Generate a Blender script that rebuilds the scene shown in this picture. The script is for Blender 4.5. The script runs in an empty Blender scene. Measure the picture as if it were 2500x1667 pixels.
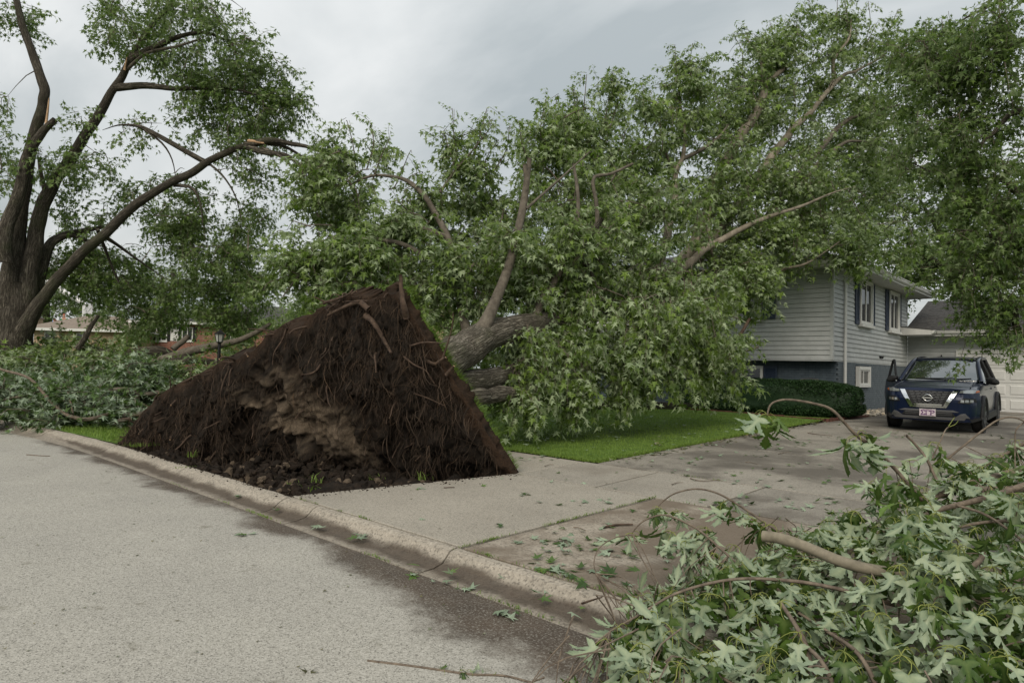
import bpy, math, random
import numpy as np
from mathutils import Matrix, Vector, Euler

rng = np.random.default_rng(7)
random.seed(7)
sc = bpy.context.scene
COL = sc.collection

# ------------------------------------------------------------------ camera
FPX = 1615.65                      # focal length in pixels of a 2500 px wide frame
CAM_H = 1.65
R = np.array([[0.7307, -0.0082, -0.6827],
              [0.6822, 0.0465, 0.7297],
              [0.0253, -0.9989, 0.0391]])   # rows: world X, Y, Z in camera axes (right, down, forward)
u_, s_, vt_ = np.linalg.svd(R); R = u_ @ vt_
CPOS = np.array([0.0, 0.0, CAM_H])
cam = bpy.data.cameras.new('camera'); camo = bpy.data.objects.new('camera', cam); COL.objects.link(camo)
cam.sensor_width = 36.0; cam.lens = FPX / 2500 * 36.0; cam.clip_start = 0.05; cam.clip_end = 2000
right, up, back = R[:, 0], -R[:, 1], -R[:, 2]
camo.matrix_world = Matrix(((right[0], up[0], back[0], 0), (right[1], up[1], back[1], 0),
                            (right[2], up[2], back[2], CAM_H), (0, 0, 0, 1)))
sc.camera = camo

# ------------------------------------------------------------------ sky and sun
SUN_EL, SUN_AZ = 40.0, 150.0       # azimuth from +Y towards +X
w = bpy.data.worlds.new('World'); sc.world = w; w.use_nodes = True
nt = w.node_tree; nt.nodes.clear()
def wn(t, **k):
    n = nt.nodes.new(t)
    for a, b in k.items(): setattr(n, a, b)
    return n
out = wn('ShaderNodeOutputWorld'); bg = wn('ShaderNodeBackground')
sky = wn('ShaderNodeTexSky', sky_type='NISHITA', sun_disc=False)
sky.sun_elevation = math.radians(SUN_EL); sky.sun_rotation = math.radians(SUN_AZ); sky.air_density = 1.2; sky.dust_density = 3.0
skys = wn('ShaderNodeMix', data_type='RGBA', blend_type='MULTIPLY'); skys.inputs[0].default_value = 1
nt.links.new(sky.outputs[0], skys.inputs[6]); skys.inputs[7].default_value = (0.075, 0.075, 0.075, 1)
tc = wn('ShaderNodeTexCoord'); sep = wn('ShaderNodeSeparateXYZ'); nt.links.new(tc.outputs['Generated'], sep.inputs[0])
mz = wn('ShaderNodeMath', operation='MAXIMUM'); nt.links.new(sep.outputs[2], mz.inputs[0]); mz.inputs[1].default_value = 0.0
az = wn('ShaderNodeMath', operation='ADD'); nt.links.new(mz.outputs[0], az.inputs[0]); az.inputs[1].default_value = 0.22
dx = wn('ShaderNodeMath', operation='DIVIDE'); nt.links.new(sep.outputs[0], dx.inputs[0]); nt.links.new(az.outputs[0], dx.inputs[1])
dy = wn('ShaderNodeMath', operation='DIVIDE'); nt.links.new(sep.outputs[1], dy.inputs[0]); nt.links.new(az.outputs[0], dy.inputs[1])
cmb = wn('ShaderNodeCombineXYZ'); nt.links.new(dx.outputs[0], cmb.inputs[0]); nt.links.new(dy.outputs[0], cmb.inputs[1])
mp = wn('ShaderNodeMapping'); nt.links.new(cmb.outputs[0], mp.inputs[0]); mp.inputs['Rotation'].default_value = (0, 0, 0.35); mp.inputs['Scale'].default_value = (0.55, 1.3, 1)
n1 = wn('ShaderNodeTexNoise'); nt.links.new(mp.outputs[0], n1.inputs['Vector']); n1.inputs['Scale'].default_value = 1.15; n1.inputs['Detail'].default_value = 7; n1.inputs['Roughness'].default_value = 0.52; n1.inputs['Distortion'].default_value = 0.35
cr = wn('ShaderNodeValToRGB'); nt.links.new(n1.outputs[0], cr.inputs[0])
e = cr.color_ramp.elements
e[0].position = 0.39; e[0].color = (0.268, 0.292, 0.296, 1)
e[1].position = 0.66; e[1].color = (0.53, 0.535, 0.525, 1)
m_ = cr.color_ramp.elements.new(0.52); m_.color = (0.385, 0.402, 0.400, 1)
mixs = wn('ShaderNodeMix', data_type='RGBA'); mixs.inputs[0].default_value = 0.88
nt.links.new(skys.outputs[2], mixs.inputs[6]); nt.links.new(cr.outputs[0], mixs.inputs[7])
cie = wn('ShaderNodeMapRange'); nt.links.new(mz.outputs[0], cie.inputs[0]); cie.inputs[3].default_value = 0.90; cie.inputs[4].default_value = 1.5   # overcast sky brightens evenly from horizon to zenith
cm_ = wn('ShaderNodeVectorMath', operation='SCALE'); nt.links.new(mixs.outputs[2], cm_.inputs[0]); nt.links.new(cie.outputs[0], cm_.inputs['Scale'])
nt.links.new(cm_.outputs[0], bg.inputs[0]); bg.inputs[1].default_value = 1.0
nt.links.new(bg.outputs[0], out.inputs[0])

sl = bpy.data.lights.new('sun', 'SUN'); sl.energy = 1.5; sl.angle = math.radians(40); sl.color = (1.0, 0.91, 0.77)
so = bpy.data.objects.new('sun', sl); COL.objects.link(so)
sd = Vector((math.cos(math.radians(SUN_EL)) * math.sin(math.radians(SUN_AZ)), math.cos(math.radians(SUN_EL)) * math.cos(math.radians(SUN_AZ)), math.sin(math.radians(SUN_EL))))
so.rotation_euler = sd.to_track_quat('Z', 'Y').to_euler(); so.location = (0, 0, 40)

vs = sc.view_settings; vs.view_transform = 'Standard'; vs.look = 'None'; vs.exposure = 0.68; vs.gamma = 1.0
sc.render.engine = 'CYCLES'
cy = sc.cycles; cy.max_bounces = 6; cy.diffuse_bounces = 3; cy.glossy_bounces = 3; cy.transmission_bounces = 4; cy.transparent_max_bounces = 6
cy.use_denoising = True; cy.denoiser = 'OPENIMAGEDENOISE'; cy.caustics_reflective = False; cy.caustics_refractive = False

# ------------------------------------------------------------------ helpers
def ray(px, py):
    return R @ np.array([(px - 1250) / FPX, (py - 833.5) / FPX, 1.0])
def atd(px, py, d): return CPOS + ray(px, py) * d          # point on that line of sight at depth d
def atz(px, py, z):
    r = ray(px, py); return CPOS + r * ((z - CAM_H) / r[2])
def aty(px, py, y):
    r = ray(px, py); return CPOS + r * (y / r[1])
def atx(px, py, x):
    r = ray(px, py); return CPOS + r * (x / r[0])
def sm(x, a, b):
    t = np.clip((x - a) / (b - a), 0, 1); return t * t * (3 - 2 * t)

def vnoise(P, seed=0):
    P = np.asarray(P, float); i = np.floor(P).astype(np.int64); f = P - i; f = f * f * (3 - 2 * f)
    def hsh(a, b, c):
        n = (a * 374761393 + b * 668265263 + c * 1442695041 + seed * 974634777) & 0xffffffff
        n = ((n ^ (n >> 13)) * 1274126177) & 0xffffffff
        return ((n ^ (n >> 16)) & 0xffff) / 65535.0
    x, y, z = i[..., 0], i[..., 1], i[..., 2]; fx, fy, fz = f[..., 0], f[..., 1], f[..., 2]
    def lx(b, c): return hsh(x, y + b, z + c) * (1 - fx) + hsh(x + 1, y + b, z + c) * fx
    a = lx(0, 0) * (1 - fy) + lx(1, 0) * fy; b = lx(0, 1) * (1 - fy) + lx(1, 1) * fy
    return a * (1 - fz) + b * fz
def fbm(P, o=4, seed=0):
    P = np.asarray(P, float); s = 0; a = 0.5; t = 0
    for k in range(o):
        s = s + a * vnoise(P * 2 ** k, seed + k * 17); t += a; a *= 0.5
    return s / t

OFF = {}
def root(name, loc, label=None, cat=None, group=None, rot=None, kind=None):
    o = bpy.data.objects.new(name, None); COL.objects.link(o); o.location = loc; o.empty_display_size = 0.2
    if rot is not None: o.rotation_euler = (0, 0, rot); OFF[o.name] = None
    else: OFF[o.name] = Matrix.Translation(-Vector(loc))
    tag(o, label, cat, group, kind); return o
def tag(o, label=None, cat=None, group=None, kind=None):
    if label: o['label'] = label
    if cat: o['category'] = cat
    if group: o['group'] = group
    if kind: o['kind'] = kind
    return o
def link(o, parent=None):
    COL.objects.link(o)
    if parent is not None:
        o.parent = parent
        m = OFF.get(parent.name)
        if m is not None: o.matrix_parent_inverse = m
    return o
def mesh_from(name, V, faces, mats, midx=None, smooth=False, attr=None):
    """faces: list of int arrays (n,k). midx: list of material index per array. attr: dict name-> list of per-face arrays"""
    V = np.ascontiguousarray(V, np.float32); me = bpy.data.meshes.new(name)
    faces = [np.asarray(f, np.int32) for f in faces if len(f)]
    me.vertices.add(len(V)); me.vertices.foreach_set('co', V.ravel())
    loops = np.concatenate([f.ravel() for f in faces]); tot = np.concatenate([np.full(len(f), f.shape[1], np.int32) for f in faces])
    start = np.concatenate([[0], np.cumsum(tot)[:-1]]).astype(np.int32)
    me.loops.add(len(loops)); me.loops.foreach_set('vertex_index', loops)
    me.polygons.add(len(tot)); me.polygons.foreach_set('loop_start', start); me.polygons.foreach_set('loop_total', tot)
    for m in (mats if isinstance(mats, (list, tuple)) else [mats]): me.materials.append(m)
    if midx is not None:
        me.polygons.foreach_set('material_index', np.ascontiguousarray(midx, np.int32))
    me.polygons.foreach_set('use_smooth', np.full(len(tot), bool(smooth)))
    if attr:
        for k, (dom, arr) in attr.items():
            a = me.attributes.new(k, 'FLOAT', dom); a.data.foreach_set('value', np.ascontiguousarray(arr, np.float32))
    me.update(calc_edges=True); me.validate(clean_customdata=False)
    return me
def obj(name, V, faces, mats, parent=None, **k):
    kind = k.pop('kind', None); o = bpy.data.objects.new(name, mesh_from(name, V, faces, mats, **k)); link(o, parent)
    if kind: o['kind'] = kind
    return o
QB = np.array([[0, 3, 2, 1], [4, 5, 6, 7], [0, 1, 5, 4], [1, 2, 6, 5], [2, 3, 7, 6], [3, 0, 4, 7]])
def bxv(x0, x1, y0, y1, z0, z1):
    return np.array([[x0, y0, z0], [x1, y0, z0], [x1, y1, z0], [x0, y1, z0], [x0, y0, z1], [x1, y0, z1], [x1, y1, z1], [x0, y1, z1]], float)
def box(name, x0, x1, y0, y1, z0, z1, m, parent=None, **k):
    return obj(name, bxv(min(x0, x1), max(x0, x1), min(y0, y1), max(y0, y1), min(z0, z1), max(z0, z1)), [QB], m, parent, **k)
def boxes(name, lst, m, parent=None, **k):
    V = np.concatenate([bxv(*b) for b in lst]); F = np.concatenate([QB + 8 * i for i in range(len(lst))])
    return obj(name, V, [F], m, parent, **k)
def prism(name, pts, vec, m, parent=None, **k):
    """polygon (3D points, planar) extruded by vec"""
    P = np.asarray(pts, float); n = len(P); V = np.concatenate([P, P + np.asarray(vec, float)])
    q = np.array([[i, (i + 1) % n, n + (i + 1) % n, n + i] for i in range(n)])
    return obj(name, V, [np.array([list(range(n))[::-1]]), np.array([list(range(n, 2 * n))]), q], m, parent, **k)
def grid_faces(nu, nv, wrap=False):
    i, j = np.meshgrid(np.arange(nu - 1), np.arange(nv - (0 if wrap else 1)), indexing='ij')
    j2 = (j + 1) % nv
    return np.stack([i * nv + j, (i + 1) * nv + j, (i + 1) * nv + j2, i * nv + j2], -1).reshape(-1, 4)
def catmull(P, n):
    P = np.asarray(P, float)
    if len(P) < 3: 
        t = np.linspace(0, 1, max(n, 2))[:, None]; return P[0] * (1 - t) + P[-1] * t
    Q = np.vstack([2 * P[0] - P[1], P, 2 * P[-1] - P[-2]]); segs = len(P) - 1
    t = np.linspace(0, segs - 1e-6, n); i = t.astype(int); f = (t - i)[:, None]
    a, b, c, d = Q[i], Q[i + 1], Q[i + 2], Q[i + 3]
    return 0.5 * (2 * b + (c - a) * f + (2 * a - 5 * b + 4 * c - d) * f ** 2 + (3 * b - a - 3 * c + d) * f ** 3)
def tube(P, rad, sides=8, lump=0.0, freq=2.0, seed=0, closed=True, twist=0.0):
    P = np.asarray(P, float); n = len(P); rad = np.broadcast_to(np.asarray(rad, float), (n,))
    T = np.gradient(P, axis=0); T /= np.linalg.norm(T, axis=1)[:, None] + 1e-9
    u = np.cross(T[0], [0.31, 0.2, 0.93]); u /= np.linalg.norm(u) + 1e-9
    U = np.zeros_like(P)
    for i in range(n):
        u = u - T[i] * (u @ T[i]); u /= np.linalg.norm(u) + 1e-9; U[i] = u
    W = np.cross(T, U); a = np.linspace(0, 2 * math.pi, sides, endpoint=False)
    D = U[:, None] * np.cos(a)[None, :, None] + W[:, None] * np.sin(a)[None, :, None]
    rr = np.repeat(rad[:, None], sides, 1)
    if lump:
        Q = P[:, None] + D * rr[..., None]
        rr = rr * (1 + lump * (2 * fbm(Q * freq, 3, seed) - 1))
    V = (P[:, None] + D * rr[..., None]).reshape(-1, 3)
    F = [grid_faces(n, sides, True)]
    if closed:
        F.append(np.array([list(range(sides))[::-1]])); F.append(np.array([[(n - 1) * sides + k for k in range(sides)]]))
    return V, F
class MB:
    """collects pieces of one mesh"""
    def __init__(s): s.V = []; s.F = {}; s.n = 0
    def add(s, V, F, mi=0):
        for f in F:
            f = np.asarray(f)
            if len(f): s.F.setdefault((f.shape[1], mi), []).append(f + s.n)
        s.V.append(np.asarray(V, float)); s.n += len(V)
    def build(s, name, mats, parent=None, **k):
        faces = []; mi = []
        for (kk, m), fl in s.F.items():
            f = np.concatenate(fl); faces.append(f); mi.append(np.full(len(f), m))
        return obj(name, np.concatenate(s.V), faces, mats, parent, midx=np.concatenate(mi), **k)

# ------------------------------------------------------------------ materials
def mat(name, color=(0.5, 0.5, 0.5), rough=0.8, metallic=0.0, spec=0.3):
    m = bpy.data.materials.new(name); m.use_nodes = True; t = m.node_tree; b = t.nodes['Principled BSDF']
    b.inputs['Base Color'].default_value = (*color, 1); b.inputs['Roughness'].default_value = rough; b.inputs['Metallic'].default_value = metallic
    b.inputs['Specular IOR Level'].default_value = spec
    return m
def nd(m, t, **k):
    n = m.node_tree.nodes.new(t)
    for a, b in k.items():
        if hasattr(n, a) and not a[0].isupper(): setattr(n, a, b)
        else: n.inputs[a.replace('_', ' ')].default_value = b
    return n
def lk(m, a, b): m.node_tree.links.new(a, b)
def bsdf(m): return m.node_tree.nodes['Principled BSDF']
def coord(m, scale=(1, 1, 1), src='Object'):
    t = nd(m, 'ShaderNodeTexCoord'); p = nd(m, 'ShaderNodeMapping'); lk(m, t.outputs[src], p.inputs[0]); p.inputs['Scale'].default_value = scale
    return p.outputs[0]
def geo(m, scale=(1, 1, 1)):
    t = nd(m, 'ShaderNodeNewGeometry'); p = nd(m, 'ShaderNodeMapping'); lk(m, t.outputs['Position'], p.inputs[0]); p.inputs['Scale'].default_value = scale
    return p.outputs[0]
def noise(m, vec, scale, detail=4, rough=0.55, dist=0):
    n = nd(m, 'ShaderNodeTexNoise'); n.inputs['Scale'].default_value = scale; n.inputs['Detail'].default_value = detail; n.inputs['Roughness'].default_value = rough; n.inputs['Distortion'].default_value = dist
    lk(m, vec, n.inputs['Vector']); return n.outputs[0]
def ramp(m, fac, stops):
    n = nd(m, 'ShaderNodeValToRGB'); lk(m, fac, n.inputs[0]); el = n.color_ramp.elements
    while len(el) < len(stops): el.new(0.5)
    for k, (p, c) in enumerate(stops):
        el[k].position = p; el[k].color = (*c, 1) if len(c) == 3 else c
    return n.outputs[0]
def mix(m, fac, a, b, mode='MIX'):
    n = nd(m, 'ShaderNodeMix', data_type='RGBA', blend_type=mode)
    for s, v in ((0, fac), (6, a), (7, b)):
        if hasattr(v, 'is_linked') or hasattr(v, 'links'): lk(m, v, n.inputs[s])
        else: n.inputs[s].default_value = v if s == 0 else (*v, 1)
    return n.outputs[2]
def mth(m, op, a, b=None):
    n = nd(m, 'ShaderNodeMath', operation=op)
    for s, v in ((0, a), (1, b)):
        if v is None: continue
        if hasattr(v, 'links'): lk(m, v, n.inputs[s])
        else: n.inputs[s].default_value = v
    return n.outputs[0]
def bump(m, h, strength=0.4, dist=0.02):
    n = nd(m, 'ShaderNodeBump'); n.inputs['Strength'].default_value = strength; n.inputs['Distance'].default_value = dist
    lk(m, h, n.inputs['Height']); lk(m, n.outputs[0], bsdf(m).inputs['Normal']); return n
def setc(m, c): lk(m, c, bsdf(m).inputs['Base Color'])
def attr(m, name): 
    n = nd(m, 'ShaderNodeAttribute', attribute_name=name); return n.outputs['Fac']

def speckled(name, stops, scale=170, rough=0.9, big=((0.35, (0.85, 0.85, 0.85)), (0.7, (1.08, 1.06, 1.03))), bstr=0.5, bdist=0.004):
    m = mat(name, rough=rough, spec=0.2); v = geo(m)
    vo = nd(m, 'ShaderNodeTexVoronoi'); vo.inputs['Scale'].default_value = scale; lk(m, v, vo.inputs['Vector'])
    s2 = nd(m, 'ShaderNodeSeparateColor'); lk(m, vo.outputs['Color'], s2.inputs[0])
    nz = noise(m, v, scale * 0.35, 3, 0.6)
    f = mth(m, 'ADD', mth(m, 'MULTIPLY', s2.outputs[0], 0.55), mth(m, 'MULTIPLY', nz, 0.45))
    c = ramp(m, f, stops)
    b = ramp(m, noise(m, v, 0.8, 5, 0.6), big)
    c = mix(m, 1.0, c, b, 'MULTIPLY')
    hh = mth(m, 'ADD', vo.outputs['Distance'], mth(m, 'MULTIPLY', nz, 0.6)); bump(m, hh, bstr, bdist)
    return m, c, v
def ysep(m, v):
    s = nd(m, 'ShaderNodeSeparateXYZ'); lk(m, v, s.inputs[0]); return s.outputs
def smooth_range(m, val, a, b):
    n = nd(m, 'ShaderNodeMapRange', interpolation_type='SMOOTHSTEP'); lk(m, val, n.inputs[0]); n.inputs[1].default_value = a; n.inputs[2].default_value = b; return n.outputs[0]

# pale chip-sealed asphalt, washed-out mud along the gutter
M_ASPH, c, v = speckled('asphalt', [(0.18, (0.14, 0.134, 0.12)), (0.36, (0.305, 0.292, 0.258)), (0.6, (0.37, 0.355, 0.318)), (0.85, (0.465, 0.447, 0.405))], 130, 0.92, bstr=0.45, bdist=0.004, big=((0.3, (0.92, 0.92, 0.92)), (0.7, (1.05, 1.05, 1.04))))
sy = ysep(M_ASPH, v)
dist = mth(M_ASPH, 'ADD', sy[1], mth(M_ASPH, 'MULTIPLY', mth(M_ASPH, 'SUBTRACT', noise(M_ASPH, v, 1.35, 7, 0.7), 0.5), 1.15))
xw = smooth_range(M_ASPH, sy[0], -5.6, -2.5)
dd = mth(M_ASPH, 'ADD', dist, mth(M_ASPH, 'MULTIPLY', xw, 0.42))
mud = smooth_range(M_ASPH, dd, 3.04, 3.40)
fine = noise(M_ASPH, v, 60, 3, 0.7)
mudc = mix(M_ASPH, noise(M_ASPH, v, 2.2, 4, 0.6), (0.022, 0.017, 0.0135), (0.095, 0.068, 0.048))
mf = mth(M_ASPH, 'MULTIPLY', mud, smooth_range(M_ASPH, fine, 0.86, 0.46))
c = mix(M_ASPH, mth(M_ASPH, 'MULTIPLY', mf, 0.93), c, mudc)
# small organic smears
sp = smooth_range(M_ASPH, noise(M_ASPH, geo(M_ASPH, (1, 1, 1)), 2.6, 5, 0.7), 0.62, 0.72)
c = mix(M_ASPH, mth(M_ASPH, 'MULTIPLY', sp, 0.5), c, (0.13, 0.12, 0.085))
setc(M_ASPH, c)

def concrete(name, base, scale=110, stain=0.0, stainc=(0.075, 0.062, 0.05), vary=0.12, thr=(0.45, 0.7), bs=0.35):
    lo = tuple(x * 0.55 for x in base); hi = tuple(min(1, x * 1.28) for x in base)
    m, c, v = speckled(name, [(0.22, lo), (0.42, tuple(x * 0.92 for x in base)), (0.65, base), (0.9, hi)], scale, 0.88, bstr=bs, bdist=0.003,
                       big=((0.3, (1 - vary * 1.6,) * 3), (0.7, (1 + vary,) * 3)))
    if stain:
        s = smooth_range(m, noise(m, v, 0.62, 6, 0.62, 0.3), thr[0], thr[1])
        c = mix(m, mth(m, 'MULTIPLY', s, stain), c, stainc)
    setc(m, c); return m, c, v
M_CONC, _, _ = concrete('concrete_light', (0.325, 0.298, 0.252), 120, 0.4, (0.20, 0.165, 0.125), 0.08, (0.5, 0.75))
M_WALK, _, _ = concrete('concrete_sidewalk', (0.31, 0.285, 0.243), 120, 0.55, (0.15, 0.125, 0.098), 0.12, (0.48, 0.70))
M_WALKD, _, _ = concrete('concrete_wet', (0.255, 0.235, 0.202), 120, 0.75, (0.092, 0.079, 0.066), 0.12, (0.40, 0.60))
M_DRIVE, _, _ = concrete('concrete_driveway', (0.285, 0.262, 0.224), 120, 0.80, (0.088, 0.078, 0.066), 0.15, (0.43, 0.62))
M_AGG, _, _ = concrete('exposed_aggregate', (0.34, 0.302, 0.25), 62, 0.85, (0.135, 0.106, 0.079), 0.12, (0.40, 0.54), 0.8)
M_CURB, c, v = concrete('curb_concrete', (0.335, 0.30, 0.25), 62, 0.25, (0.20, 0.165, 0.12), 0.1, (0.5, 0.7), 0.9)
zz = ysep(M_CURB, v)[2]
zn = mth(M_CURB, 'ADD', zz, mth(M_CURB, 'MULTIPLY', mth(M_CURB, 'SUBTRACT', noise(M_CURB, v, 1.7, 5, 0.6), 0.5), 0.13))
lowm = smooth_range(M_CURB, zn, 0.085, 0.03)
yn = mth(M_CURB, 'ADD', ysep(M_CURB, v)[1], mth(M_CURB, 'MULTIPLY', mth(M_CURB, 'SUBTRACT', noise(M_CURB, v, 2.6, 5, 0.65), 0.5), 0.22))
lowm = mth(M_CURB, 'MULTIPLY', lowm, mth(M_CURB, 'ADD', 0.30, mth(M_CURB, 'MULTIPLY', smooth_range(M_CURB, yn, 3.43, 3.53), 0.70)))
cc = mix(M_CURB, mth(M_CURB, 'MULTIPLY', lowm, 0.85), c, mix(M_CURB, noise(M_CURB, v, 5, 4, 0.6), (0.030, 0.024, 0.019), (0.085, 0.062, 0.045))); setc(M_CURB, cc)

M_SOIL = mat('dark_soil', rough=0.95, spec=0.15); v = geo(M_SOIL)
n_a = noise(M_SOIL, v, 9, 6, 0.7); n_b = noise(M_SOIL, v, 45, 4, 0.7)
dark = ramp(M_SOIL, n_a, [(0.3, (0.008, 0.0068, 0.0056)), (0.55, (0.019, 0.0148, 0.0115)), (0.75, (0.042, 0.030, 0.021))])
tan = ramp(M_SOIL, n_b, [(0.3, (0.085, 0.064, 0.045)), (0.6, (0.19, 0.148, 0.106)), (0.8, (0.28, 0.225, 0.165))])
c = mix(M_SOIL, attr(M_SOIL, 'tan'), dark, tan)
c = mix(M_SOIL, attr(M_SOIL, 'rust'), c, ramp(M_SOIL, n_b, [(0.3, (0.022, 0.014, 0.0095)), (0.7, (0.066, 0.040, 0.025))]))
setc(M_SOIL, c); bump(M_SOIL, mth(M_SOIL, 'ADD', n_a, mth(M_SOIL, 'MULTIPLY', n_b, 0.5)), 0.9, 0.03)

def simple_var(name, c0, c1, scale=8, rough=0.85, bs=0.3, bd=0.01, spec=0.25, stretch=(1, 1, 1), attrname=None, detail=4):
    m = mat(name, rough=rough, spec=spec); v = geo(m, stretch); n = noise(m, v, scale, detail, 0.6)
    c = ramp(m, n, [(0.3, c0), (0.7, c1)])
    if attrname:
        c = mix(m, 1.0, c, ramp(m, attr(m, attrname), [(0, (0.55, 0.55, 0.55)), (0.85, (1.3, 1.27, 1.2)), (1, (2.3, 2.1, 1.8))]), 'MULTIPLY')
    setc(m, c)
    if bs: bump(m, n, bs, bd)
    return m
M_ROOT = simple_var('fine_root', (0.017, 0.0125, 0.0095), (0.072, 0.051, 0.037), 5, 0.9, 0, attrname='rnd')
M_ROOTB = simple_var('thick_root', (0.040, 0.027, 0.020), (0.105, 0.072, 0.052), 16, 0.9, 0.5)

def bark(name, dark, light, scale=1.0, moss=0.0):
    m = mat(name, rough=0.93, spec=0.15); v = nd(m, 'ShaderNodeAttribute', attribute_name='buv').outputs['Vector']
    g = geo(m)
    vo = noise(m, v, 1.0, 6, 0.68, 1.2)
    n2 = noise(m, g, 22 * scale, 5, 0.7)
    rid = mth(m, 'ABSOLUTE', mth(m, 'SUBTRACT', vo, 0.5)); rid = smooth_range(m, rid, 0.0, 0.11)
    f = mth(m, 'ADD', mth(m, 'MULTIPLY', rid, 0.65), mth(m, 'MULTIPLY', n2, 0.35))
    c = ramp(m, f, [(0.15, tuple(x * 0.35 for x in dark)), (0.5, dark), (0.85, light)])
    c = mix(m, 1.0, c, ramp(m, noise(m, g, 1.7, 3, 0.6), [(0.3, (0.72, 0.72, 0.7)), (0.7, (1.15, 1.15, 1.15))]), 'MULTIPLY')
    if moss:
        s = smooth_range(m, noise(m, g, 1.3, 4, 0.6), 0.5, 0.68)
        c = mix(m, mth(m, 'MULTIPLY', s, moss), c, (0.055, 0.075, 0.025))
    setc(m, c); bump(m, f, 0.8, 0.022); return m
M_BARK = bark('maple_bark', (0.15, 0.132, 0.106), (0.33, 0.30, 0.25), 1.0, 0.25)
M_BARKD = bark('dark_maple_bark', (0.090, 0.078, 0.062), (0.20, 0.178, 0.145), 1.0, 0.3)
M_BARKP = simple_var('pale_limb_bark', (0.12, 0.10, 0.078), (0.28, 0.245, 0.195), 9, 0.9, 0.5, 0.02, stretch=(1, 1, 0.35))
M_BARKS = simple_var('limb_bark', (0.066, 0.056, 0.044), (0.155, 0.135, 0.108), 10, 0.92, 0.6, 0.02)
M_TWIG = simple_var('twig_bark', (0.066, 0.054, 0.043), (0.17, 0.142, 0.112), 14, 0.85, 0.2)
M_TWIGN = simple_var('branch_bark_near', (0.075, 0.058, 0.046), (0.205, 0.165, 0.125), 26, 0.82, 0.5, 0.004, detail=6)
M_LIMBN = simple_var('smooth_grey_bark', (0.13, 0.115, 0.085), (0.245, 0.215, 0.16), 20, 0.8, 0.4, 0.004, detail=6)
M_WOOD = simple_var('torn_wood', (0.30, 0.18, 0.10), (0.50, 0.35, 0.22), 25, 0.8, 0.4)

def leafmat(name, top0, top1, und0, und1, trans=0.25, rough=0.5, vein=False):
    m = mat(name, rough=rough, spec=0.35); r = attr(m, 'rnd')
    t = ramp(m, r, [(0.0, top0), (0.85, top1), (1.0, tuple(min(1, x * 1.5) for x in top1))])
    un = ramp(m, r, [(0.0, und0), (1.0, und1)])
    if vein:
        g = geo(m); t = mix(m, 1.0, t, ramp(m, noise(m, g, 60, 3, 0.6), [(0.3, (0.8, 0.8, 0.8)), (0.7, (1.18, 1.18, 1.1))]), 'MULTIPLY')
        un = mix(m, 1.0, un, ramp(m, noise(m, g, 45, 3, 0.6), [(0.3, (0.86, 0.86, 0.84)), (0.7, (1.1, 1.1, 1.1))]), 'MULTIPLY')
        ve = attr(m, 'vein')
        un = mix(m, mth(m, 'MULTIPLY', ve, 0.55), un, (0.42, 0.47, 0.30)); t = mix(m, mth(m, 'MULTIPLY', ve, 0.5), t, (0.14, 0.19, 0.06))
    bf = nd(m, 'ShaderNodeNewGeometry').outputs['Backfacing']
    c = mix(m, bf, t, un); setc(m, c)
    b = bsdf(m); tr = nd(m, 'ShaderNodeBsdfTranslucent'); ms = nd(m, 'ShaderNodeMixShader'); ms.inputs[0].default_value = trans
    lk(m, mix(m, 1.0, c, (1.1, 1.25, 0.6), 'MULTIPLY'), tr.inputs[0]); lk(m, b.outputs[0], ms.inputs[1]); lk(m, tr.outputs[0], ms.inputs[2])
    lk(m, ms.outputs[0], m.node_tree.nodes['Material Output'].inputs[0]); return m
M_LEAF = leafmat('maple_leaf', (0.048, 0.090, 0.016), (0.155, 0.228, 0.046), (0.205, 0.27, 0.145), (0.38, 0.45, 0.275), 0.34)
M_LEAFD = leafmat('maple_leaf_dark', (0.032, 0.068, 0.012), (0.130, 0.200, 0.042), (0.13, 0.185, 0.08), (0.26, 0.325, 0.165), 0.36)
M_LEAFS = leafmat('maple_leaf_wilted', (0.036, 0.074, 0.018), (0.090, 0.150, 0.038), (0.17, 0.225, 0.15), (0.31, 0.38, 0.275), 0.2)
M_LEAFN = leafmat('maple_leaf_near', (0.020, 0.052, 0.009), (0.080, 0.140, 0.026), (0.15, 0.21, 0.13), (0.31, 0.375, 0.26), 0.22, 0.45, True)
M_PETIOLE = simple_var('petiole', (0.14, 0.17, 0.04), (0.25, 0.275, 0.075), 12, 0.6, 0)
M_GRASS = leafmat('grass_blade', (0.085, 0.148, 0.020), (0.195, 0.285, 0.055), (0.09, 0.152, 0.022), (0.20, 0.29, 0.058), 0.3, 0.6)
M_YEW = leafmat('yew_needle', (0.010, 0.030, 0.009), (0.028, 0.068, 0.018), (0.014, 0.036, 0.010), (0.03, 0.07, 0.02), 0.1, 0.6)
M_LITTER = leafmat('dry_litter', (0.05, 0.055, 0.02), (0.14, 0.12, 0.055), (0.12, 0.13, 0.085), (0.22, 0.22, 0.15), 0.1)
M_TURF = simple_var('turf_ground', (0.055, 0.100, 0.015), (0.110, 0.180, 0.028), 3, 0.95, 0.4, 0.02)
M_GROUND = simple_var('earth_ground', (0.03, 0.045, 0.016), (0.07, 0.085, 0.032), 1.2, 0.95, 0.4, 0.02)

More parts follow.
